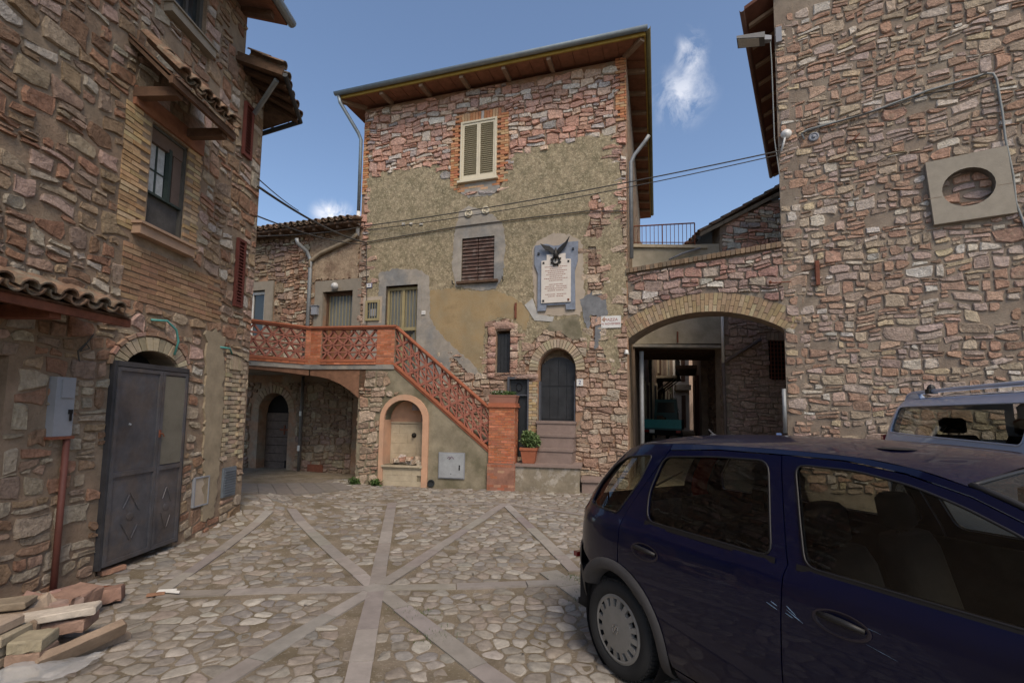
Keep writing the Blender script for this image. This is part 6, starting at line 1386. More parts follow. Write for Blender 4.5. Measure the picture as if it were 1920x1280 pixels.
# cables over the courtyard
def cat(a, b, sag, r, lab, n=18):
    a = Vector(a); b = Vector(b); mb = MB(); pts = []
    for k in range(n + 1):
        t = k / n; p = a.lerp(b, t); p.z -= sag * 4 * t * (1 - t); pts.append(p)
    mb.tube(pts, r, 5); solo('overhead_cable', mb, CABLE, lab, 'cable', smooth=True)
def FP(u, v, o=.08): a_, b_ = F.px(u, v, o); return F.w(a_, b_, o)
def LP(u, v, o=.05): a_, b_ = L.px(u, v, o); return L.w(a_, b_, o)
cat(FP(683, 424), tuple(RP(1463, 283, .08)), .10, .013, 'upper cable stretched across the main facade to the right house corner')
cat(FP(683, 432), tuple(RP(1458, 291, .08)), .13, .010, 'second cable hanging just under the uppermost cable on the facade')
mb = MB(); mb.tube([FP(683, 455, .06), FP(760, 442, .06), FP(860, 425, .06), FP(980, 410, .06), FP(1100, 396, .06), FP(1176, 396, .06)], .013, 5); solo('facade_cable', mb, CABLE, 'cable clipped level across the ochre plaster above the brown plank shutter', 'cable')
cat(LP(484, 350), FP(686, 455), .12, .02, 'thick cable bundle from the left house to the main house corner')
cat(LP(482, 405), FP(686, 458), .10, .012, 'lower cable from the left house towards the balcony house wall')
cat(LP(484, 443), FP(683, 424), .05, .009, 'thin cable running level over the tiled eave of the balcony house')
cat(LP(484, 335), FP(560, 395, 1.0), .03, .009, 'short thin cable rising to the left house above the cable bundle')
mb = MB(); mb.tube([FP(687, 455, .05), FP(687, 520, .05), FP(688, 610, .05)], .009, 5); solo('facade_wire', mb, CABLE, 'thin vertical wire down the left corner of the main house', 'wire')
# ------------------------------------------------------------------ RUBBLE AND SLABS BOTTOM LEFT
rnd = random.Random(71)
STK = mat('sawn_stone', (.4, .33, .22), rough=.9, var=.25, scale=8, bump=.6, bscale=28, dist=.015, tint=True, spec=.2)
def block(c, dims, rz, col, label, name='stone_slab', group='stone slabs stacked bottom left', tilt=(0, 0), cat_='stone slab', seed=0):
    x, y, z = dims; mb = MB(); Q = []
    M = Matrix.Rotation(rz, 3, 'Z') @ Matrix.Rotation(tilt[0], 3, 'X') @ Matrix.Rotation(tilt[1], 3, 'Y'); c = Vector(c)
    n = 6; top = []; 
    prof = [(-.5 + (k + rnd.uniform(-.1, .1)) / n if 0 < k < n else -.5 + k / n) for k in range(n + 1)]
    vs = []
    for h, sc in ((0, .96), (.15, 1.0), (.85, 1.0), (1, .95)):
        for k in range(n + 1): vs.append(c + M @ Vector((prof[k] * x * (sc if k in (0, n) else 1), -.5 * y * sc + rnd.uniform(-.03, .03) * y, (h) * z + rnd.uniform(-.04, .04) * z)))
        for k in range(n, -1, -1): vs.append(c + M @ Vector((prof[k] * x * (sc if k in (0, n) else 1), .5 * y * sc + rnd.uniform(-.03, .03) * y, (h) * z + rnd.uniform(-.04, .04) * z)))
    m_ = 2 * (n + 1); fs = [tuple(range(m_))[::-1], tuple(3 * m_ + i for i in range(m_))]
    for r_ in range(3):
        for i in range(m_): j = (i + 1) % m_; fs.append((r_ * m_ + i, r_ * m_ + j, (r_ + 1) * m_ + j, (r_ + 1) * m_ + i))
    mb.add([tuple(v) for v in vs], fs, 0, hsv_j(col, rnd, .1, .04)); return solo(name, mb, STK, label, cat_, group=group, tint=True)
T1, T2, T3 = (.34, .28, .20), (.27, .205, .15), (.31, .21, .16)
ord_ = ['lowest', 'second from the bottom', 'third from the bottom', 'fourth from the bottom', 'topmost']
for k in range(5): block((-3.33 + rnd.uniform(-.02, .02), 2.98 + rnd.uniform(-.02, .02), .004 + k * .066), (.62, .22, .064), .12 + rnd.uniform(-.08, .08), T1, ord_[k] + ' flat stone slab of the wide stack in the bottom left corner')
for k in range(3): block((-2.93, 3.06, .004 + k * .075), (.17, .17, .072), .25 + rnd.uniform(-.1, .1), (T1, T3, T1)[k], ('lowest', 'middle', 'topmost')[k] + ' short yellowish block of the small stack beside the wide slabs')
block((-3.09, 3.34, .20), (.50, .13, .05), .45, (.46, .42, .35), 'pale slanting slab lying across the back of the stone stacks', tilt=(0, -.05))
block((-3.59, 3.30, .25), (.62, .14, .05), .35, T2, 'long brownish slab lying on top behind the wide stack', tilt=(0, -.03))
block((-2.77, 3.22, .06), (.46, .06, .10), 1.15, T2, 'upright plank like slab leaning at the right side of the stacks', tilt=(.5, -.15))
block((-2.82, 3.30, .0), (.5, .07, .05), 1.05, T2, 'thin slab on the ground under the leaning plank slab')
block((-3.07, 2.80, .0), (.30, .12, .06), .1, T3, 'reddish brick slab lowest at the front of the small stack')
block((-3.09, 3.42, .10), (.34, .2, .08), .3, T3, 'reddish slab wedged under the pale slanting slab')
block((-3.47, 3.25, .09), (.7, .2, .15), .3, T2, 'thick dark slab hidden behind the wide stack')
for k in range(26):
    x = -3.62 + rnd.uniform(-.25, .32); y = 3.72 + rnd.uniform(-.38, .42); r_ = rnd.uniform(.06, .14); z = max(0, .22 - .45 * math.hypot(x + 3.55, (y - 3.6) * .8)) * rnd.random() 
    block((x, y, z), (r_ * 1.9, r_ * 1.4, r_ * .9), rnd.uniform(0, 3), rnd.choice([(.31, .20, .155), (.28, .18, .14), (.34, .26, .2), (.32, .26, .21)]), 'broken reddish stone in the rubble heap at the foot of the left wall', name='rubble_stone', group='broken stones heaped at the foot of the left wall', tilt=(rnd.uniform(-.5, .5), rnd.uniform(-.5, .5)), cat_='stone')
mb = MB(); nxx = 14
vs = [(-3.12 + .52 * i / nxx, 2.72 + .28 * j / 8 + .25 * i / nxx, .03 + .07 * math.exp(-((i - 6) / 4) ** 2 - ((j - 4) / 2.5) ** 2) + rnd.uniform(0, .022)) for j in range(9) for i in range(nxx + 1)]
mb.add(vs, [(j * (nxx + 1) + i, j * (nxx + 1) + i + 1, (j + 1) * (nxx + 1) + i + 1, (j + 1) * (nxx + 1) + i) for j in range(8) for i in range(nxx) if not ((i in (0, nxx - 1)) and j in (0, 7))]); solo('plastic_sheet', mb, PLASTIC, 'crumpled translucent plastic film caught between the stone slabs', 'plastic sheet', smooth=True)
g = gnd(292, 1117); block((g[0], g[1], .01), (.13, .05, .015), .5, (.30, .17, .10), 'small broken brown tile lying on the paving', name='tile_fragment', group=None, cat_='tile')
mb = MB(); 
for (a_, b_) in (((-.02, .03), (.14, .05)), ((.06, .03), (.20, .0))): mb.hexa([(g[0] + a_[0], g[1] + a_[1], .02), (g[0] + b_[0], g[1] + b_[1], .025), (g[0] + b_[0] - .01, g[1] + b_[1] + .025, .035), (g[0] + a_[0], g[1] + a_[1] + .03, .03), (g[0] + a_[0], g[1] + a_[1], .024), (g[0] + b_[0], g[1] + b_[1], .03), (g[0] + b_[0] - .01, g[1] + b_[1] + .025, .039), (g[0] + a_[0], g[1] + a_[1] + .03, .034)])
solo('white_scrap', mb, WHITE, 'scrap of white plastic beside the broken brown tile', 'scrap')
g = gnd(190, 1108); mb = MB(); mb.tube([(g[0] - .1, g[1] - .02, .02), (g[0] - .09, g[1] + .05, .02), (g[0] + .09, g[1] + .07, .02)], .009, 6); solo('iron_rod', mb, RUST, 'bent rusty iron rod lying by the foot of the metal door', 'rod')
g = gnd(205, 1078); block((g[0] - .02, g[1] + .05, .01), (.22, .07, .05), 1.3, (.38, .22, .15), 'single brick lying under the corner of the metal door', name='loose_brick', group=None, cat_='brick')
# ------------------------------------------------------------------ CARS
def glassmat(name, tint, ior=1.5, ro=0.0):
    m = bpy.data.materials.new(name); m.use_nodes = True; n, l = m.node_tree.nodes, m.node_tree.links; n.clear()
    o = n.new('ShaderNodeOutputMaterial'); mx = n.new('ShaderNodeMixShader'); fr = n.new('ShaderNodeFresnel'); fr.inputs['IOR'].default_value = ior
    t = n.new('ShaderNodeBsdfTransparent'); t.inputs[0].default_value = (*tint, 1); g = n.new('ShaderNodeBsdfGlossy'); g.inputs['Roughness'].default_value = ro; g.inputs[0].default_value = (.95, .95, .95, 1)
    l.new(fr.outputs[0], mx.inputs[0]); l.new(t.outputs[0], mx.inputs[1]); l.new(g.outputs[0], mx.inputs[2]); l.new(mx.outputs[0], o.inputs[0]); return m
GLASSC = glassmat('car_glass', (.64, .66, .61))
BLUE = mat('dark_blue_paint', (.0009, .0021, .018), rough=.35, var=.06, scale=3, bump=0, metal=.0, spec=.25, coat=.55, local=True)
SILV = mat('silver_paint', (.36, .44, .58), rough=.35, var=.03, bump=0, metal=.15, coat=.8, local=True)
TRIM = mat('grey_bumper_plastic', (.055, .053, .054), rough=.55, var=.15, scale=12, bump=.05, local=True)
BLKT = mat('black_trim', (.015, .014, .014), rough=.5, var=0, bump=0)
RUBT = mat('window_rubber', (.012, .011, .011), rough=.45, var=0, bump=0)
SEAT = mat('seat_cloth', (.014, .013, .013), rough=.95, var=.2, scale=30, bump=.2, local=True)
HUB = mat('hubcap', (.24, .235, .22), rough=.45, var=.12, scale=10, bump=.02, metal=.35, local=True)
REDL = mat('tail_lamp_lens', (.18, .008, .008), rough=.15, var=0, bump=0, coat=1)
LENS = mat('clear_lens', (.45, .47, .5), rough=.1, var=0, bump=0, coat=1)
def interp(tab):
    X = [t[0] for t in tab]; Y = [t[1] for t in tab]; n = len(X)
    mm = []
    dl = [(Y[i + 1] - Y[i]) / (X[i + 1] - X[i]) for i in range(n - 1)]
    for i in range(n):
        if i == 0: mm.append(dl[0])
        elif i == n - 1: mm.append(dl[-1])
        else: mm.append(0 if dl[i - 1] * dl[i] <= 0 else 2 * dl[i - 1] * dl[i] / (dl[i - 1] + dl[i]))
    def f(x):
        if x <= X[0]: return Y[0]
        if x >= X[-1]: return Y[-1]
        i = 0
        while x > X[i + 1]: i += 1
        h = X[i + 1] - X[i]; t = (x - X[i]) / h
        return (2 * t ** 3 - 3 * t ** 2 + 1) * Y[i] + (t ** 3 - 2 * t ** 2 + t) * h * mm[i] + (-2 * t ** 3 + 3 * t ** 2) * Y[i + 1] + (t ** 3 - t ** 2) * h * mm[i + 1]
    return f
class Shell:
    def __init__(s, wt, rt, ft, xk, xf, pe=3.4):
        s.wf, s.rf, s.ff, s.xk, s.xf, s.pe = interp(wt), interp(rt), interp(ft), xk, xf, pe; s.cache = {}
    def arc(s, z, front):
        key = (round(z, 3), front)
        if key not in s.cache:
            a = (s.ff(z) - s.xf) if front else (s.xk - s.rf(z)); b = s.wf(z); e = 2 / s.pe; pts = []
            N = 60
            for k in range(N + 1):
                th = (PI / 2) * k / N; t2 = th
                pts.append((a * math.sin(t2) ** e if t2 > 0 else 0, b * math.cos(t2) ** e if k < N else 0))
            cum = [0]
            for k in range(N): cum.append(cum[-1] + math.hypot(pts[k + 1][0] - pts[k][0], pts[k + 1][1] - pts[k][1]))
            s.cache[key] = (pts, cum)
        return s.cache[key]
    def L(s, z, front=False): return s.arc(z, front)[1][-1]
    def pt(s, q, z, off=0.0):
        """q along the car (arc length round the corners), z up; near (right) side has y<0"""
        z_ = z
        if s.xk <= q <= s.xf: x, y = q, s.wf(z_)
        else:
            front = q > s.xf; d = (q - s.xf) if front else (s.xk - q); pts, cum = s.arc(z_, front)
            d = min(d, cum[-1] - 1e-6); lo, hi = 0, len(cum) - 1
            while hi - lo > 1:
                m_ = (lo + hi) // 2
                if cum[m_] <= d: lo = m_
                else: hi = m_
            t = (d - cum[lo]) / max(1e-9, cum[hi] - cum[lo]); px = pts[lo][0] + (pts[hi][0] - pts[lo][0]) * t; y = pts[lo][1] + (pts[hi][1] - pts[lo][1]) * t
            x = s.xf + px if front else s.xk - px
        if off:
            y = y + off if (s.xk - .1 <= q) and (q <= s.xf + .1) else y * (1 + off / .8); 
            if q < s.xk - .1: x -= off
            if q > s.xf + .1: x += off
        return Vector((x, -y, z))
def offpoly(poly, d):
    n = len(poly); A_ = sum(poly[i][0] * poly[(i + 1) % n][1] - poly[(i + 1) % n][0] * poly[i][1] for i in range(n)); sg = 1 if A_ > 0 else -1; out = []
    for i in range(n):
        a, b, c = poly[i - 1], poly[i], poly[(i + 1) % n]
        e1 = Vector((b[0] - a[0], b[1] - a[1])); e2 = Vector((c[0] - b[0], c[1] - b[1]))
        if e1.length < 1e-6 or e2.length < 1e-6: out.append(b); continue
        n1 = Vector((-e1.y, e1.x)).normalized() * sg; n2 = Vector((-e2.y, e2.x)).normalized() * sg; nn = (n1 + n2)
        nn = nn / max(.5, nn.length_squared) * 2 if nn.length > .1 else n1
        out.append((b[0] + nn.x * d, b[1] + nn.y * d))
    return out
def dens(poly, step=.04):
    out = []
    for i in range(len(poly)):
        a, b = poly[i], poly[(i + 1) % len(poly)]; L_ = math.hypot(b[0] - a[0], b[1] - a[1]); k = max(1, int(math.ceil(L_ / step)))
        out += [(a[0] + (b[0] - a[0]) * j / k, a[1] + (b[1] - a[1]) * j / k) for j in range(k)]
    return out
def smoothpoly(poly, it=2, keep=()):
    for _ in range(it):
        out = []
        for i in range(len(poly)):
            a, b = poly[i], poly[(i + 1) % len(poly)]
            out += [(a[0] * .75 + b[0] * .25, a[1] * .75 + b[1] * .25), (a[0] * .25 + b[0] * .75, a[1] * .25 + b[1] * .75)]
        poly = out
    return poly
def roundpoly(poly, r, n=4):
    out = []
    for i in range(len(poly)):
        a, b, c = Vector(poly[i - 1]), Vector(poly[i]), Vector(poly[(i + 1) % len(poly)])
        d1 = (a - b); d2 = (c - b); q = min(r, d1.length * .45, d2.length * .45); p1 = b + d1.normalized() * q; p2 = b + d2.normalized() * q
        for k in range(n + 1):
            t = k / n; p = p1 * (1 - t) ** 2 + b * 2 * t * (1 - t) + p2 * t * t; out.append((p.x, p.y))
    return out
def panel(sh, name, poly, holes, m_, parent, side=-1, inset=.003, flange=.02, off=0.0, step=.045, label=None, fl_hole=.03):
    P = dens(offpoly(poly, inset), step); H = [dens(h, step) for h in holes]
    pts = list(P); edges = [(i, (i + 1) % len(P)) for i in range(len(P))]
    loops = [list(range(len(P)))]
    for h in H:
        b = len(pts); pts += h; edges += [(b + i, b + (i + 1) % len(h)) for i in range(len(h))]; loops.append([b + i for i in range(len(h))])
    bp_ = list(pts)
    x0 = min(p[0] for p in P); x1 = max(p[0] for p in P); z0 = min(p[1] for p in P); z1 = max(p[1] for p in P)
    ba = np.array(bp_); z = z0 + step * .5; r_ = 0
    while z < z1:
        x = x0 + (step / 2 if r_ % 2 else 0)
        while x < x1:
            if inpoly((x, z), P) and not any(inpoly((x, z), h) for h in H) and ((ba - (x, z)) ** 2).sum(1).min() > (step * .55) ** 2: pts.append((x, z))
            x += step
        z += step * .87; r_ += 1
    v2, e2, f2, _, _, _ = delaunay_2d_cdt([Vector(p) for p in pts], edges, [], 0, 1e-5)
    fs = []
    for f in f2:
        c = (sum(v2[i][0] for i in f) / len(f), sum(v2[i][1] for i in f) / len(f))
        if inpoly(c, P) and not any(inpoly(c, h) for h in H): fs.append(tuple(f))
    mb = MB(); vs = [sh.pt(v[0], v[1], off) for v in v2]
    if side > 0: vs = [Vector((p.x, -p.y, p.z)) for p in vs]
    mb.add([tuple(p) for p in vs], fs)
    if flange:
        for li, lp in enumerate([P] + H):
            fl = flange if li == 0 else fl_hole
            a = [sh.pt(p[0], p[1], off) for p in lp]; b = []
            for p in a:
                q = Vector((p.x, p.y, p.z)); q.y += fl; b.append(q)
            if side > 0: a = [Vector((p.x, -p.y, p.z)) for p in a]; b = [Vector((p.x, -p.y, p.z)) for p in b]
            k = len(a); mb.add([tuple(p) for p in a + b], [(i, (i + 1) % k, k + (i + 1) % k, k + i) for i in range(k)])
    me_o = obj(name, mb, m_, parent, local=True, label=label)
    bm = bmesh.new(); bm.from_mesh(me_o.data); bmesh.ops.remove_doubles(bm, verts=bm.verts, dist=.0004); bmesh.ops.recalc_face_normals(bm, faces=bm.faces)
    # make sure outside faces out
    tot = sum((f.normal.y * (-1 if side < 0 else 1)) * f.calc_area() for f in bm.faces if abs(f.normal.y) > .5)
    if tot < 0: bmesh.ops.reverse_faces(bm, faces=bm.faces)
    for e in bm.edges:
        if len(e.link_faces) != 2 or e.calc_face_angle(0) > R(38): e.smooth = False
    for f in bm.faces: f.smooth = True
    bm.to_mesh(me_o.data); bm.free(); return me_o
def gridsurf(name, fn, nu, nv, m_, parent, label=None, thick=0.0, dirn=(0, 0, -1)):
    mb = MB(); vs = [tuple(fn(i / nu, j / nv)) for j in range(nv + 1) for i in range(nu + 1)]
    mb.add(vs, [(j * (nu + 1) + i, j * (nu + 1) + i + 1, (j + 1) * (nu + 1) + i + 1, (j + 1) * (nu + 1) + i) for j in range(nv) for i in range(nu)])
    o = obj(name, mb, m_, parent, local=True, smooth=True, label=label); return o
def wheel(parent, c, r, w, side, hubr, mh_=HUB):
    """side -1: outer face towards -y"""
    cx, cy, cz = c; ax = (0, side, 0)
    mb = MB(); prof = [(hubr * .95, -w / 2), (r * .93, -w / 2), (r, -w / 2 + .025), (r, w / 2 - .03), (r * .975, w / 2 - .012), (r * .93, w / 2), (r * .84, w / 2 + .004), (hubr + .012, w / 2 - .004), (hubr - .004, w / 2 - .018), (hubr - .01, 0)]
    mb.lathe(prof, c, ax, 48); ty = obj('wheel', mb, RUB, parent, local=True, smooth=True)
    tr = MB()
    for k in range(60):
        a = 2 * PI * k / 60; p = Vector((cx + math.cos(a) * r, cy, cz + math.sin(a) * r)); t = Vector((-math.sin(a), 0, math.cos(a))); n_ = Vector((math.cos(a), 0, math.sin(a)))
        for (y0, y1, sk) in ((-w / 2 + .02, -.01, .01), (.01, w / 2 - .02, -.01)):
            P = [p + n_ * h + t * (q + sk * (1 if yy == y0 else -1)) + Vector((0, yy, 0)) for h in (-.004, .004) for (q, yy) in ((-.009, y0), (.009, y0), (.009, y1), (-.009, y1))]; tr.hexa([tuple(q) for q in P])
    obj('tread', tr, RUB, ty, local=True)
    mb = MB(); N = 96; rad = [0, .14, .5, .66, .88, .93, 1.0]; dep = [.016, .015, .013, .010, .002, .006, .0]
    base = w / 2 - .012
    vs = []
    for q, (rr_, dd_) in enumerate(zip(rad, dep)):
        for k in range(N): a = 2 * PI * k / N; vs.append((cx + math.cos(a) * rr_ * hubr, cy + side * (base + dd_), cz + math.sin(a) * rr_ * hubr))
    fs = []
    for q in range(len(rad) - 1):
        for k in range(N):
            if q == 3 and k % 6 in (0, 1, 2): continue
            fs.append((q * N + k, q * N + (k + 1) % N, (q + 1) * N + (k + 1) % N, (q + 1) * N + k))
    mb.add(vs, fs)
    for k in range(16):     # slot walls
        a0 = 2 * PI * (k * 6) / N; a1 = 2 * PI * (k * 6 + 3) / N
        for aa in (a0, a1):
            q = [(cx + math.cos(aa) * rr_ * hubr, cy + side * (base + dd_), cz + math.sin(aa) * rr_ * hubr) for rr_, dd_ in ((.66, .010), (.88, .002), (.88, -.02), (.66, -.02))]; mb.add(q, [(0, 1, 2, 3)])
        q = [(cx + math.cos(aa) * .66 * hubr, cy + side * (base + dd_), cz + math.sin(aa) * .66 * hubr) for aa, dd_ in ((a0, .010), (a1, .010), (a1, -.02), (a0, -.02))]; mb.add(q, [(0, 1, 2, 3)])
    hc = obj('hubcap', mb, mh_, ty, local=True, smooth=False, auto=25)
    mb = MB(); mb.lathe([(0, 0), (hubr * .97, 0), (hubr * .97, .002)], (cx, cy + side * (base - .035), cz), ax, 40); obj('rim_back', mb, BLKT, ty, local=True)
    mb = MB(); e = Vector((cx, cy + side * (base + .018), cz)); mb.tube([tuple(e + Vector((math.cos(a) * .026, 0, math.sin(a) * .026))) for a in np.linspace(0, 2 * PI, 17)], .003, 6)
    zz = [(-.034, .004), (.002, .004), (-.004, -.008), (.034, -.004), (-.002, -.004), (.004, .008)]
    mb.add([(e.x + a * .5 - b * .8, e.y + side * .003, e.z + a + b * .3) for a, b in zz] + [(e.x + a * .5 - b * .8, e.y - side * .004, e.z + a + b * .3) for a, b in zz], [(0, 1, 2), (1, 5, 3), (1, 3, 4), (0, 2, 4)] + [(i, (i + 1) % 6, 6 + (i + 1) % 6, 6 + i) for i in range(6)])
    obj('emblem', mb, mat('chrome', (.5, .5, .5), rough=.25, var=0, bump=0, metal=.9), ty, local=True, smooth=False)
    return ty
def arc_pts(cx, cz, r, a0, a1, n=10): return [(cx + r * math.cos(R(a0 + (a1 - a0) * k / n)), cz + r * math.sin(R(a0 + (a1 - a0) * k / n))) for k in range(n + 1)]
def seat(parent, x, y, wd, z=.42, back=.62, head=True, nm='seat'):
    mb = MB()
    def rb(x0, x1, y0, y1, z0, z1, lean=0, t=.82):
        cx, cy = (x0 + x1) / 2, (y0 + y1) / 2; vs = []
        for q, (k, s_) in enumerate(((0, t), (.12, 1), (.85, 1), (1, t))):
            zz = z0 + (z1 - z0) * k
            for a in range(12):
                an = 2 * PI * a / 12; ca, sa = math.cos(an), math.sin(an)
                ex = (abs(ca) ** .55) * math.copysign(1, ca); ey = (abs(sa) ** .55) * math.copysign(1, sa)
                vs.append((cx + ex * (x1 - x0) / 2 * s_ - lean * (zz - z0), cy + ey * (y1 - y0) / 2 * s_, zz))
        mb.add(vs, [(r_ * 12 + i, r_ * 12 + (i + 1) % 12, (r_ + 1) * 12 + (i + 1) % 12, (r_ + 1) * 12 + i) for r_ in range(3) for i in range(12)] + [tuple(range(12))[::-1], tuple(36 + i for i in range(12))])
    rb(x - .05, x + .45, y - wd / 2, y + wd / 2, z - .12, z + .06)
    rb(x - .13, x + .03, y - wd / 2, y + wd / 2, z + .02, z + back - .02, lean=.28)
    if head:
        hx = x - .05 - .28 * back; rb(hx - .07, hx + .05, y - .13, y + .13, z + back + .0, z + back + .19, lean=.15, t=.7)
        mb.tube([(hx, y - .05, z + back - .08), (hx, y - .05, z + back + .05)], .008, 6); mb.tube([(hx, y + .05, z + back - .08), (hx, y + .05, z + back + .05)], .008, 6)
    return obj(nm, mb, SEAT, parent, local=True, smooth=True)

# --- blue hatchback
hub = gnd(1155, 1178, .29); CANG = -61.3
fd = Vector((math.cos(R(CANG)), math.sin(R(CANG)), 0)); rdv = Vector((fd.y, -fd.x, 0))
croot = Vector((hub[0], hub[1], 0)) - rdv * .80
car = thing('blue_hatchback', 'dark blue five door hatchback with grey bumper trim parked in the right foreground', 'car', (croot.x, croot.y, 0.0), rotz=R(CANG))
WT = [(.12, .66), (.2, .745), (.3, .79), (.45, .815), (.6, .828), (.75, .830), (.88, .822), (.945, .812), (.972, .782), (1.02, .765), (1.15, .712), (1.28, .655), (1.38, .612), (1.44, .58), (1.475, .54), (1.5, .48)]
RT = [(.12, -.42), (.25, -.54), (.4, -.60), (.55, -.615), (.68, -.61), (.74, -.605), (.85, -.60), (.95, -.585), (1.05, -.55), (1.2, -.45), (1.32, -.335), (1.40, -.23), (1.45, -.12), (1.5, .0)]
FT = [(.12, 3.0), (.3, 3.17), (.5, 3.22), (.65, 3.2), (.75, 3.12), (.85, 2.95), (1.0, 2.8), (1.5, 2.7)]
H = Shell(WT, RT, FT, .35, 2.55, 4.4)
ZEt = [(-.14, 1.40), (0, 1.432), (.3, 1.457), (.6, 1.468), (1.0, 1.472), (1.3, 1.465), (1.5, 1.442), (1.7, 1.388), (1.9, 1.302), (2.1, 1.185), (2.32, 1.02)]
zef = interp(ZEt)
rdoor = [(.05, .71)] + arc_pts(0, .30, .415, 72, 2, 8) + [(.43, .25), (1.085, .25), (1.09, .5), (1.10, .99), (1.03, 1.22), (.965, 1.447), (.6, 1.443), (.27, 1.415), (.15, 1.2), (.05, 1.0)]
rwin = roundpoly([(.25, 1.0), (.205, 1.16), (.245, 1.375), (.60, 1.405), (.91, 1.415), (.97, 1.2), (1.025, 1.0)], .06)
fdoor = [(1.09, .25), (2.02, .25), (2.07, .6), (2.10, .96), (2.24, 1.035), (2.05, 1.178), (1.86, 1.283), (1.68, 1.363), (1.48, 1.418), (1.25, 1.446), (.965, 1.449), (1.03, 1.22), (1.10, .99), (1.09, .5)]
fwin = roundpoly([(1.175, 1.0), (1.11, 1.2), (1.045, 1.41), (1.3, 1.41), (1.5, 1.378), (1.66, 1.328), (1.82, 1.258), (1.97, 1.172), (2.14, 1.055), (2.15, 1.0)], .05)
qwin = roundpoly([(-.36, 1.0), (-.33, 1.13), (-.22, 1.27), (-.08, 1.345), (.145, 1.375), (.10, 1.2), (-.015, .995)], .03)
rs = lambda z: H.rf(z) + .085
quarter = [(.05, .995), (.15, 1.2), (.265, 1.413), (.27, zef(.27)), (.0, zef(0)), (-.12, 1.405), (rs(1.34), 1.34), (rs(1.2), 1.2), (rs(1.05), 1.05), (rs(.92), .92), (rs(.80), .80), (-.44, .70)] + arc_pts(0, .30, .415, 128, 73, 7) + [(.045, .71)]
quarter = [(max(p[0], -.60), p[1]) for p in quarter]
railp = [(.27, 1.417), (.6, 1.446), (.965, 1.450), (1.25, 1.449), (1.48, 1.421), (1.68, 1.366), (1.86, 1.286), (2.05, 1.181), (2.24, 1.038), (2.34, 1.02), (2.1, zef(2.1)), (1.9, zef(1.9)), (1.7, zef(1.7)), (1.5, zef(1.5)), (1.3, zef(1.3)), (1.0, zef(1.0)), (.6, zef(.6)), (.27, zef(.27))]
sill = [(.44, .16), (2.05, .16), (2.05, .245), (.44, .245)]
fender = [(2.03, .2), (2.03, .25), (2.08, .6), (2.11, .96), (2.24, 1.03), (2.36, 1.0), (2.7, .93), (2.95, .85), (3.15, .74), (3.15, .55), (2.88, .40)] + arc_pts(2.49, .30, .36, 15, 180, 12) + [(2.12, .2)]
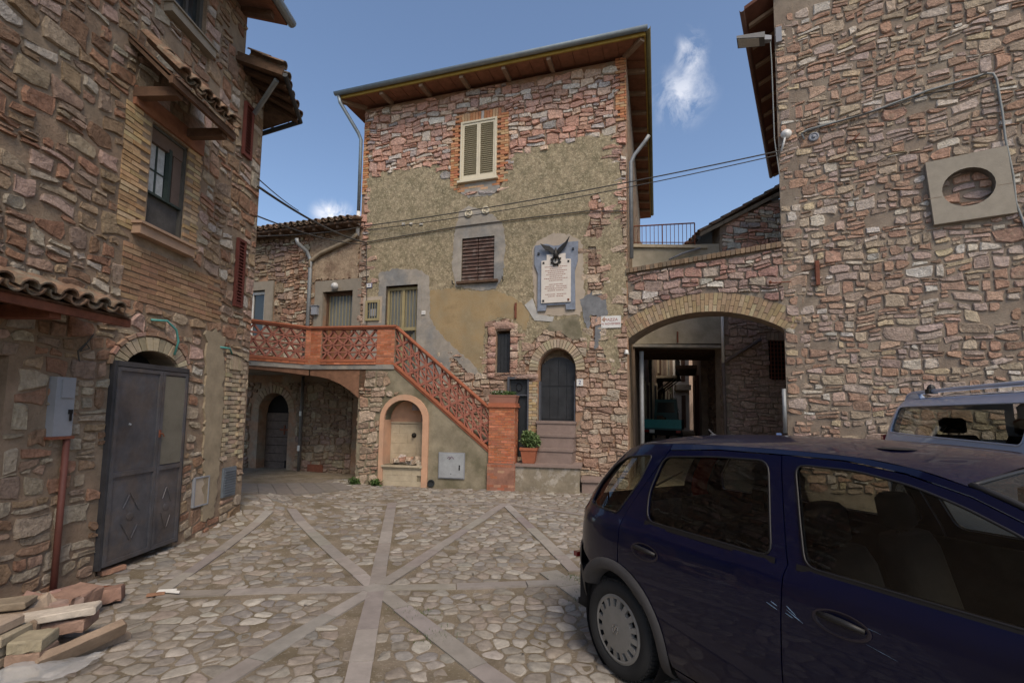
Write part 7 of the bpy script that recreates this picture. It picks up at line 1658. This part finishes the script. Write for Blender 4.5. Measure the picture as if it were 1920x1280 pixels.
for side in (-1, 1):
    d1 = panel(H, 'rear_door', rdoor, [rwin], BLUE, car, side); d2_ = panel(H, 'front_door', fdoor, [fwin], BLUE, car, side)
    panel(H, 'quarter_panel', quarter, [qwin], BLUE, car, side, inset=.001); panel(H, 'roof_rail', railp, [], BLUE, car, side, inset=.0005, flange=.01)
    panel(H, 'sill', sill, [], BLUE, car, side); panel(H, 'front_wing', fender, [], BLUE, car, side)
    for nm, w_, par in (('side_window', rwin, d1), ('side_window', fwin, d2_), ('quarter_window', qwin, car)):
        panel(H, nm, w_, [], GLASSC, par, side, inset=-.002, flange=0, off=-.008, step=.08)
        mb = MB(); q = [H.pt(p[0], p[1], .002) for p in dens(w_, .05)]; 
        if side > 0: q = [Vector((p.x, -p.y, p.z)) for p in q]
        mb.tube(q + [q[0]], .0055, 6, cap=False); obj('window_seal', mb, RUBT, par, local=True, smooth=True)
    # belt strips
    for (a, b, par) in ((.24, 1.045, d1), (1.14, 2.13, d2_)):
        mb = MB(); P = []
        q = [(H.pt(a + (b - a) * k / 12, zz, oo)) for k in range(13) for (zz, oo) in ((.978, .004), (1.004, .006))]
        if side > 0: q = [Vector((p.x, -p.y, p.z)) for p in q]
        mb.add([tuple(p) for p in q], [(2 * k, 2 * k + 2, 2 * k + 3, 2 * k + 1) for k in range(12)]); obj('belt_strip', mb, RUBT, par, local=True, smooth=True)
    # handles
    for (x, par) in ((.28, d1), (1.335, d2_)):
        z = .835; mb = MB(); q = [H.pt(x + .105 * math.cos(a), z + .046 * math.sin(a), .002) for a in np.linspace(0, 2 * PI, 25)]
        c_ = H.pt(x, z, -.02); rim = [(1.0, .003), (.88, .005), (.80, -.004), (.4, -.016), (0.02, -.018)]; vs = []
        for (sc, oo) in rim:
            for a in np.linspace(0, 2 * PI, 25)[:-1]: vs.append(H.pt(x + .108 * sc * math.cos(a), z + .048 * sc * math.sin(a), oo))
        if side > 0: vs = [Vector((p.x, -p.y, p.z)) for p in vs]
        mb.add([tuple(p) for p in vs], [(r_ * 24 + k, r_ * 24 + (k + 1) % 24, (r_ + 1) * 24 + (k + 1) % 24, (r_ + 1) * 24 + k) for r_ in range(4) for k in range(24)]); hb_ = obj('handle_recess', mb, mat('handle_bezel', (.03, .024, .03), rough=.4, var=0, bump=0), par, local=True, smooth=True)
        mb = MB(); q = [H.pt(x + dx, z + dz, oo) for (dx, dz, oo) in ((-.085, .012, .002), (-.04, .016, .012), (.02, .014, .014), (.085, .006, .004))]
        if side > 0: q = [Vector((p.x, -p.y, p.z)) for p in q]
        mb.tube(q, [.010, .014, .014, .010], 8); obj('handle', mb, BLKT, par, local=True, smooth=True)
    # wheel arch trim + bumper side
    def arch_trim(cx, a0, a1, nm, cz=.30, ri=.345, ro=.418):
        n = 22; vs = []
        prof = [(ri, -.05), (ri, .006), (ri + .012, .018), (ro - .015, .016), (ro, .004)]
        for k in range(n + 1):
            a = R(a0 + (a1 - a0) * k / n)
            for (rr_, oo) in prof: vs.append(H.pt(cx + rr_ * math.cos(a), max(.13, cz + rr_ * math.sin(a)), oo))
        if side > 0: vs = [Vector((p.x, -p.y, p.z)) for p in vs]
        m_ = len(prof); mb = MB(); mb.add([tuple(p) for p in vs], [(k * m_ + j, (k + 1) * m_ + j, (k + 1) * m_ + j + 1, k * m_ + j + 1) for k in range(n) for j in range(m_ - 1)]); return obj(nm, mb, TRIM, car, local=True, smooth=True)
    arch_trim(0, -22, 150, 'wheel_arch_trim'); arch_trim(2.49, -22, 202, 'wheel_arch_trim')
    sy = side
    for cx in (0, 2.49): mb = MB(); mb.lathe([(.345, .0), (.345, .26), (.0, .26)], (cx, sy * .77, .30), (0, -sy, 0), 28, a0=0, a1=2 * PI); obj('wheel_well', mb, BLKT, car, local=True)
    wheel(car, (0, sy * .715, .288), .288, .175, sy, .203); wheel(car, (2.49, sy * .715, .288), .288, .175, sy, .203)
# rear: bumper, hatch, lamps
def rearpt(frac_side, z, s_start, off=0.0):
    """frac -1..1 across the back between s_start on both sides"""
    Lz = H.L(z); end = H.xk - Lz; f = abs(frac_side); s_ = end + (s_start - end) * f; p = H.pt(s_, z, 0)
    if frac_side > 0: p = Vector((p.x, -p.y, p.z))
    p.x -= off; return p
zb = [.16, .22, .30, .40, .50, .58, .64, .69, .715, .72]
offb = [-.02, .01, .02, .022, .022, .022, .022, .018, .008, -.02]
gridsurf('rear_bumper', lambda u, v: (lambda k: rearpt(u * 2 - 1, zb[k], -.345 if zb[k] < .55 else -.40, offb[k]))(round(v * 9)), 48, 9, TRIM, car)
for sy in (-1, 1):
    mb = MB(); mb.box(LOC, -.640, -.60, .55, .585, sy * .60 - .06, sy * .60 + .06)
    obj('reflector', mb, REDL, car, local=True)
def zgrid(nm, z0, z1, u0, u1, m_, off=0, nu=30, nv=8, sst=lambda z: H.rf(z) - .06): return gridsurf(nm, lambda u, v: rearpt((u0 + (u1 - u0) * u), z0 + (z1 - z0) * v, sst(z0 + (z1 - z0) * v), off), nu, nv, m_, car)
zgrid('hatch', .70, 1.02, -1, 1, BLUE); zgrid('hatch_header', 1.36, 1.425, -1, 1, BLUE, nv=3)
zgrid('hatch_pillar', 1.02, 1.36, -1, -.86, BLUE, nu=4); zgrid('hatch_pillar', 1.02, 1.36, .86, 1, BLUE, nu=4)
zgrid('rear_window', 1.02, 1.36, -.86, .86, GLASSC, off=-.004)
for sy in (-1, 1):
    gridsurf('tail_lamp', lambda u, v: (lambda z: (lambda p: Vector((p.x - .004, p.y * (1 if sy < 0 else -1) , p.z)))(H.pt(H.rf(z) + .102 - .165 * u, z, .003)))(.90 + .49 * v), 6, 12, REDL if True else BLUE, car)
    gridsurf('tail_corner', lambda u, v: (lambda z: (lambda p: Vector((p.x, p.y * (1 if sy < 0 else -1), p.z)))(H.pt(H.rf(z) + .102 - .165 * u, z, 0)))(.70 + .20 * v), 6, 5, BLUE, car)
mb = MB(); mb.tube([(-.50, -.1, 1.02), (-.47, .05, 1.06), (-.42, .28, 1.16)], .008, 6); obj('rear_wiper', mb, BLKT, car, local=True)
# roof, windscreen, bonnet
def roofpt(u, v):
    x = -.14 + 1.81 * u; yy = v * 2 - 1; z = zef(x); w = H.wf(z) * (1 if x > .35 else abs(H.pt(x, z).y) / H.wf(z)); e = 1 - abs(yy) ** 2.2
    xx = x + (-.05 * e if u < .001 else 0) + .06 * e * sstep(.7, 1, u)
    if abs(yy) > .999: return Vector((x, yy * abs(H.pt(max(x, H.xk - 1), z).y), z))
    return Vector((xx, yy * abs(H.pt(x, z).y), z + (.048 + .02 * sstep(1.3, 1.67, x)) * e))
gridsurf('roof', roofpt, 40, 28, BLUE, car)
gridsurf('roof_lining', lambda u, v: roofpt(.02 + .96 * u, .03 + .94 * v) - Vector((0, 0, .035)), 12, 10, SEAT, car)
def wsp(u, v):
    yy = v * 2 - 1; e = 1 - abs(yy) ** 2.2
    xs_ = 1.67 + .65 * u; zs_ = zef(xs_); ys_ = yy * H.wf(zs_) * .985
    xc = 1.74 + .88 * u; zc = 1.452 + (.975 - 1.452) * u ** 1.12
    return Vector((xs_ + (xc - xs_) * e, ys_, zs_ + (zc - zs_) * e))
gridsurf('windscreen', wsp, 16, 24, GLASSC, car)
mb = MB(); 
for vv in (.004, .996): mb.tube([wsp(u, vv) + Vector((0, 0, .004)) for u in np.linspace(0, 1, 14)], .013, 6)
mb.tube([wsp(0, v_) + Vector((0, 0, .002)) for v_ in np.linspace(0, 1, 22)], .008, 6); obj('windscreen_seal', mb, BLKT, car, local=True, smooth=True)
def bonnet(u, v):
    yy = v * 2 - 1; e = 1 - abs(yy) ** 2.5; x = 2.33 + .80 * u + .27 * e * (1 - u) + .06 * e; zb_ = 1.0 - .27 * u ** 1.5; return Vector((x, yy * (H.wf(.9) * .93 - .12 * u), zb_ + .03 * e - .02 * (1 - u)))
gridsurf('bonnet', bonnet, 16, 20, BLUE, car)
gridsurf('front_bumper', lambda u, v: (lambda z: (lambda s_, sg: (lambda p: Vector((p.x, p.y * sg, p.z)))(H.pt(s_, z, 0)))(H.xf + H.L(z, True) - abs(u * 2 - 1) * (H.L(z, True) - .35), 1 if u < .5 else -1))(.16 + .60 * v), 40, 10, BLUE, car)
for sy in (-1, 1): mb = MB(); mb.hexa([(3.02, sy * .45, .66), (3.10, sy * .45, .66), (2.92, sy * .68, .66), (2.84, sy * .68, .66), (2.95, sy * .45, .78), (3.05, sy * .45, .76), (2.86, sy * .68, .78), (2.78, sy * .68, .80)]); obj('headlight', mb, LENS, car, local=True)
mb = MB(); mb.box(LOC, 3.16, 3.235, .52, .64, -.35, .35); obj('grille', mb, BLKT, car, local=True)
# roof badge marker (raised oval), aerial, mirror
mb = MB(); mb.lathe([(0, .006), (.05, .005), (.075, 0)], (1.33, -.30, zef(1.33) + .035), (0, 0, 1), 20); obj('roof_cover', mb, BLKT, car, local=True, smooth=True)
mb = MB(); mb.lathe([(.028, 0), (.025, .012), (.012, .02), (0, .022)], (.02, .12, 1.475), (0, 0, 1), 12); mb.tube([(.02, .12, 1.49), (-.02, .12, 1.525)], [.008, .005], 6); obj('aerial_base', mb, TRIM, car, local=True)
for sy in (-1, 1):
    mb = MB(); c = Vector((2.06, sy * .90, 1.02)); vs = []
    for (k, sc) in ((-.09, .55), (-.07, .92), (.0, 1.0), (.06, .8), (.10, .3)):
        for a in range(16): an = 2 * PI * a / 16; vs.append((c.x + k, c.y + math.copysign(abs(math.cos(an)) ** .7, math.cos(an)) * .095 * sc, c.z + math.copysign(abs(math.sin(an)) ** .7, math.sin(an)) * .062 * sc))
    mb.add(vs, [(r_ * 16 + i, r_ * 16 + (i + 1) % 16, (r_ + 1) * 16 + (i + 1) % 16, (r_ + 1) * 16 + i) for r_ in range(4) for i in range(16)] + [tuple(range(16)), tuple(64 + i for i in range(16))]); mb.tube([(2.10, sy * .76, .99), (2.08, sy * .84, 1.0)], .02, 6); obj('door_mirror', mb, BLKT, car, local=True, smooth=True)
# scratches, and the sky's glint in the dent drawn as pale streaks
def streaks(pts, r_, m_, lab):
    mb = MB()
    for a, b in pts: 
        q = [H.pt(a[0] + (b[0] - a[0]) * k / 4, a[1] + (b[1] - a[1]) * k / 4, .0005) for k in range(5)]; mb.tube(q, [r_ * .4, r_, r_ * 1.1, r_, r_ * .3], 5)
    obj('scratch_and_glint', mb, m_, car, local=True, label=lab)
STREAK = mat('glint_scratch_paint', (.07, .11, .17), rough=.6, var=.5, scale=40, bump=0, local=True)
streaks([((1.12, .815), (1.19, .785)), ((1.12, .83), (1.16, .805)), ((1.115, .80), (1.15, .79)), ((1.03, .815), (1.08, .80)), ((1.05, .825), (1.08, .815))], .0025, STREAK, 'dent across the door gap with its sky glint drawn as pale streaks')
streaks([((1.42, .80), (1.52, .782)), ((1.40, .86), (1.47, .852))], .0006, STREAK, 'thin scratches on the front door')
# interior
mb = MB(); mb.box(LOC, -.5, 2.6, .26, .30, -.72, .72); mb.box(LOC, -.45, .35, .30, .55, -.74, .74)
for sy in (-1, 1): mb.box(LOC, -.4, 2.3, .3, .95, sy * .70 - .01, sy * .70 + .01)
mb.box(LOC, -.46, .28, .92, .94, -.62, .62); obj('cabin_floor', mb, SEAT, car, local=True)
mb = MB(); mb.hexa([(1.95, -.68, .5), (2.5, -.68, .5), (2.5, .68, .5), (1.95, .68, .5), (2.0, -.68, .93), (2.55, -.60, .955), (2.55, .60, .955), (2.0, .68, .93)]); obj('dashboard', mb, BLKT, car, local=True)
for sy in (-1, 1): seat(car, 1.28, sy * .35, .48, z=.44, back=.58)
seat(car, .48, 0, 1.22, z=.46, back=.52, head=False, nm='rear_bench')
for sy in (-1, 1): mb = MB(); mb.box(LOC, .24, .33, .98, 1.12, sy * .35 - .12, sy * .35 + .12); obj('headrest', mb, SEAT, car, local=True)
mb = MB(); c = Vector((1.80, .35, .86)); ax_ = Vector((-.85, 0, .5)).normalized(); xx = Vector((0, 1, 0)); yy_ = ax_.cross(xx)
mb.tube([c + xx * math.cos(a) * .18 + yy_ * math.sin(a) * .18 for a in np.linspace(0, 2 * PI, 25)], .013, 6); mb.tube([c - xx * .17, c + xx * .17], .015, 6); mb.tube([c, c + Vector((.2, 0, -.12))], .03, 6); obj('steering_wheel', mb, BLKT, car, local=True, smooth=True)
mb = MB(); mb.box(LOC, 1.66, 1.69, 1.30, 1.36, -.1, .1); obj('rear_view_mirror', mb, BLKT, car, local=True)
refl = MB(); rnd = random.Random(5); vs = [(2.05 + .40 * i / 8, -.45 + .55 * j / 8, .965 + rnd.uniform(0, .03)) for j in range(9) for i in range(9)]; refl.add(vs, [(j * 9 + i, j * 9 + i + 1, (j + 1) * 9 + i + 1, (j + 1) * 9 + i) for j in range(8) for i in range(8)])
_c0, _s0 = math.cos(R(CANG)), math.sin(R(CANG)); refl.v = [(croot.x + p[0] * _c0 - p[1] * _s0, croot.y + p[0] * _s0 + p[1] * _c0, p[2]) for p in refl.v]
solo('sky_reflection', refl, mat('reflected_sky_white', (.6, .62, .64), rough=.8, var=.1, bump=.2), 'pale sheet standing in for the sky sunshade lying on the dashboard of the blue hatchback', 'reflection', smooth=True)  # pale sheet added to stand for sky mirrored in the windscreen

# --- silver estate behind
sa_ = math.degrees(math.atan2(-.934, -.357))
sroot = (5.88, 5.98, .22)
sc_ = thing('silver_van', 'silver high roofed car with roof rails parked beside the right stone wall', 'car', sroot, rotz=R(sa_))
WT2 = [(.15, .74), (.3, .82), (.6, .86), (.9, .87), (1.1, .85), (1.2, .82), (1.4, .765), (1.55, .71), (1.62, .66), (1.66, .60)]
RT2 = [(.15, -.62), (.4, -.76), (.9, -.80), (1.2, -.77), (1.45, -.70), (1.58, -.62), (1.66, -.50)]
FT2 = [(.15, 3.8), (.4, 3.9), (.7, 3.9), (.9, 3.8), (1.7, 3.7)]
H2 = Shell(WT2, RT2, FT2, -.1, 3.4, 4.6)
zt2 = interp([(-.6, 1.58), (-.42, 1.64), (-.1, 1.655), (.8, 1.66), (2.6, 1.65), (2.9, 1.58), (3.3, 1.36), (3.6, 1.1)])
bodyp = [(-.62, .28), (-.40, .28)] + arc_pts(0, .34, .37, 190, 0, 12) + [(.4, .22), (2.75, .22)] + arc_pts(3.15, .34, .37, 180, 0, 12) + [(3.7, .3), (3.7, .9), (3.6, 1.08), (3.45, 1.22), (3.3, zt2(3.3)), (2.9, zt2(2.9)), (2.6, zt2(2.6)), (.8, 1.655), (-.1, 1.65), (-.42, 1.625), (-.56, 1.56), (-.64, 1.4), (-.72, 1.2), (-.74, .6)]
w1p = roundpoly([(-.36, 1.20), (-.30, 1.54), (.0, 1.55), (2.48, 1.555), (2.48, 1.19), (.3, 1.19)], .07); w2p = roundpoly([(2.55, 1.19), (2.55, 1.555), (2.7, 1.54), (2.85, 1.49), (3.2, 1.27), (3.25, 1.19)], .05)
for side in (-1, 1):
    panel(H2, 'body_side', bodyp, [w1p, w2p], SILV, sc_, side, step=.07)
    for w_ in (w1p, w2p):
        panel(H2, 'side_window', w_, [], GLASSC, sc_, side, inset=-.002, flange=0, off=-.008, step=.1)
        mb = MB(); q = [H2.pt(p[0], p[1], .002) for p in dens(w_, .06)]
        if side > 0: q = [Vector((p.x, -p.y, p.z)) for p in q]
        mb.tube(q + [q[0]], .009, 6, cap=False); obj('window_seal', mb, SILV, sc_, local=True, smooth=True)
    for x in (0, 3.15): wheel(sc_, (x, side * .76, .33), .33, .2, side, .22)
    y = side * -.0
    mb = MB(); q = [Vector((x, side * .60, z)) for (x, z) in ((-.36, 1.655), (-.30, 1.70), (-.18, 1.725), (.8, 1.735), (2.5, 1.73), (2.75, 1.66))]; mb.tube(q, [.03, .034, .026, .024, .026, .03], 8)
    vs = []; mb.hexa([(-.40, side * .57, 1.63), (.10, side * .57, 1.65), (.10, side * .63, 1.65), (-.40, side * .63, 1.63), (-.30, side * .58, 1.72), (-.02, side * .58, 1.73), (-.02, side * .62, 1.73), (-.30, side * .62, 1.72)]); obj('roof_rail', mb, SILV, sc_, local=True, smooth=False, auto=40)
    mb = MB(); mb.lathe([(.0, -.04), (.045, -.03), (.05, .0), (.04, .04), (.02, .07), (0, .075)], (.34, side * .60, 1.745), (0, 0, 1), 10); mb.box(LOC, .29, .40, 1.70, 1.76, side * .60 - .045, side * .60 + .045); obj('rack_foot', mb, BLKT, sc_, local=True)
    mb = MB(); mb.box(LOC, -.78, -.70, .8, 1.15, side * .74 - .06, side * .74 + .06); obj('tail_lamp', mb, REDL, sc_, local=True)
gridsurf('roof', lambda u, v: (lambda x, yy: Vector((x, yy * abs(H2.pt(x, min(1.655, zt2(x))).y), zt2(x) + .045 * (1 - abs(yy) ** 2.4))))(-.5 + 3.4 * u, v * 2 - 1), 24, 16, SILV, sc_)
gridsurf('windscreen', lambda u, v: (lambda x, yy: Vector((x + .15 * (1 - yy * yy), yy * H2.wf(min(1.6, zt2(x))), zt2(x) + .03 * (1 - yy * yy))))(2.9 + .65 * u, v * 2 - 1), 8, 12, GLASSC, sc_)
gridsurf('bonnet', lambda u, v: (lambda x, yy: Vector((x, yy * .8, 1.08 - .22 * u + .04 * (1 - yy * yy))))(3.5 + .35 * u, v * 2 - 1), 6, 10, SILV, sc_)
def r2(u, v, z0, z1, u0=-1, u1=1, off=0):
    z = z0 + (z1 - z0) * v; f = u0 + (u1 - u0) * u; end = H2.xk - H2.L(z); s_ = end + (H2.rf(z) + .04 - end) * abs(f); p = H2.pt(s_, z)
    return Vector((p.x - off, p.y * (-1 if f > 0 else 1), p.z))
gridsurf('tailgate', lambda u, v: r2(u, v, .25, 1.12), 24, 10, SILV, sc_); gridsurf('tailgate_top', lambda u, v: r2(u, v, 1.52, 1.64), 24, 3, SILV, sc_); gridsurf('rear_window', lambda u, v: r2(u, v, 1.12, 1.52, -.86, .86), 16, 5, GLASSC, sc_)
gridsurf('rear_pillar', lambda u, v: r2(u, v, 1.12, 1.52, -1, -.86), 3, 5, SILV, sc_); gridsurf('rear_pillar', lambda u, v: r2(u, v, 1.12, 1.52, .86, 1), 3, 5, SILV, sc_)
gridsurf('front_panel', lambda u, v: (lambda z: (lambda s_, sg: (lambda p: Vector((p.x, p.y * sg, p.z)))(H2.pt(s_, z, 0)))(H2.xf + H2.L(z, True) - abs(u * 2 - 1) * (H2.L(z, True) - .1), 1 if u < .5 else -1))(.22 + .84 * v), 40, 10, SILV, sc_)
mb = MB(); mb.box(LOC, 3.86, 3.915, .55, .75, -.45, .45); obj('grille', mb, BLKT, sc_, local=True)
for sy in (-1, 1): mb = MB(); mb.box(LOC, 3.74, 3.88, .72, .90, sy * .66 - .14, sy * .66 + .14); obj('headlight', mb, LENS, sc_, local=True)
gridsurf('roof_lining', lambda u, v: Vector((-.4 + 2.2 * u, (v * 2 - 1) * .58, 1.60)), 3, 3, SEAT, sc_)
mb = MB(); mb.box(LOC, -.6, 2.5, .4, .45, -.75, .75); mb.box(LOC, -.6, 2.4, .45, 1.12, .74, .76); mb.box(LOC, -.6, 2.4, .45, 1.12, -.76, -.74); mb.box(LOC, 3.1, 3.5, .45, 1.08, -.7, .7); obj('cabin_floor', mb, SEAT, sc_, local=True)
for sy in (-1, 1): seat(sc_, 2.3, sy * .38, .5, z=.62, back=.62); seat(sc_, .45, sy * .36, .5, z=.62, back=.60)
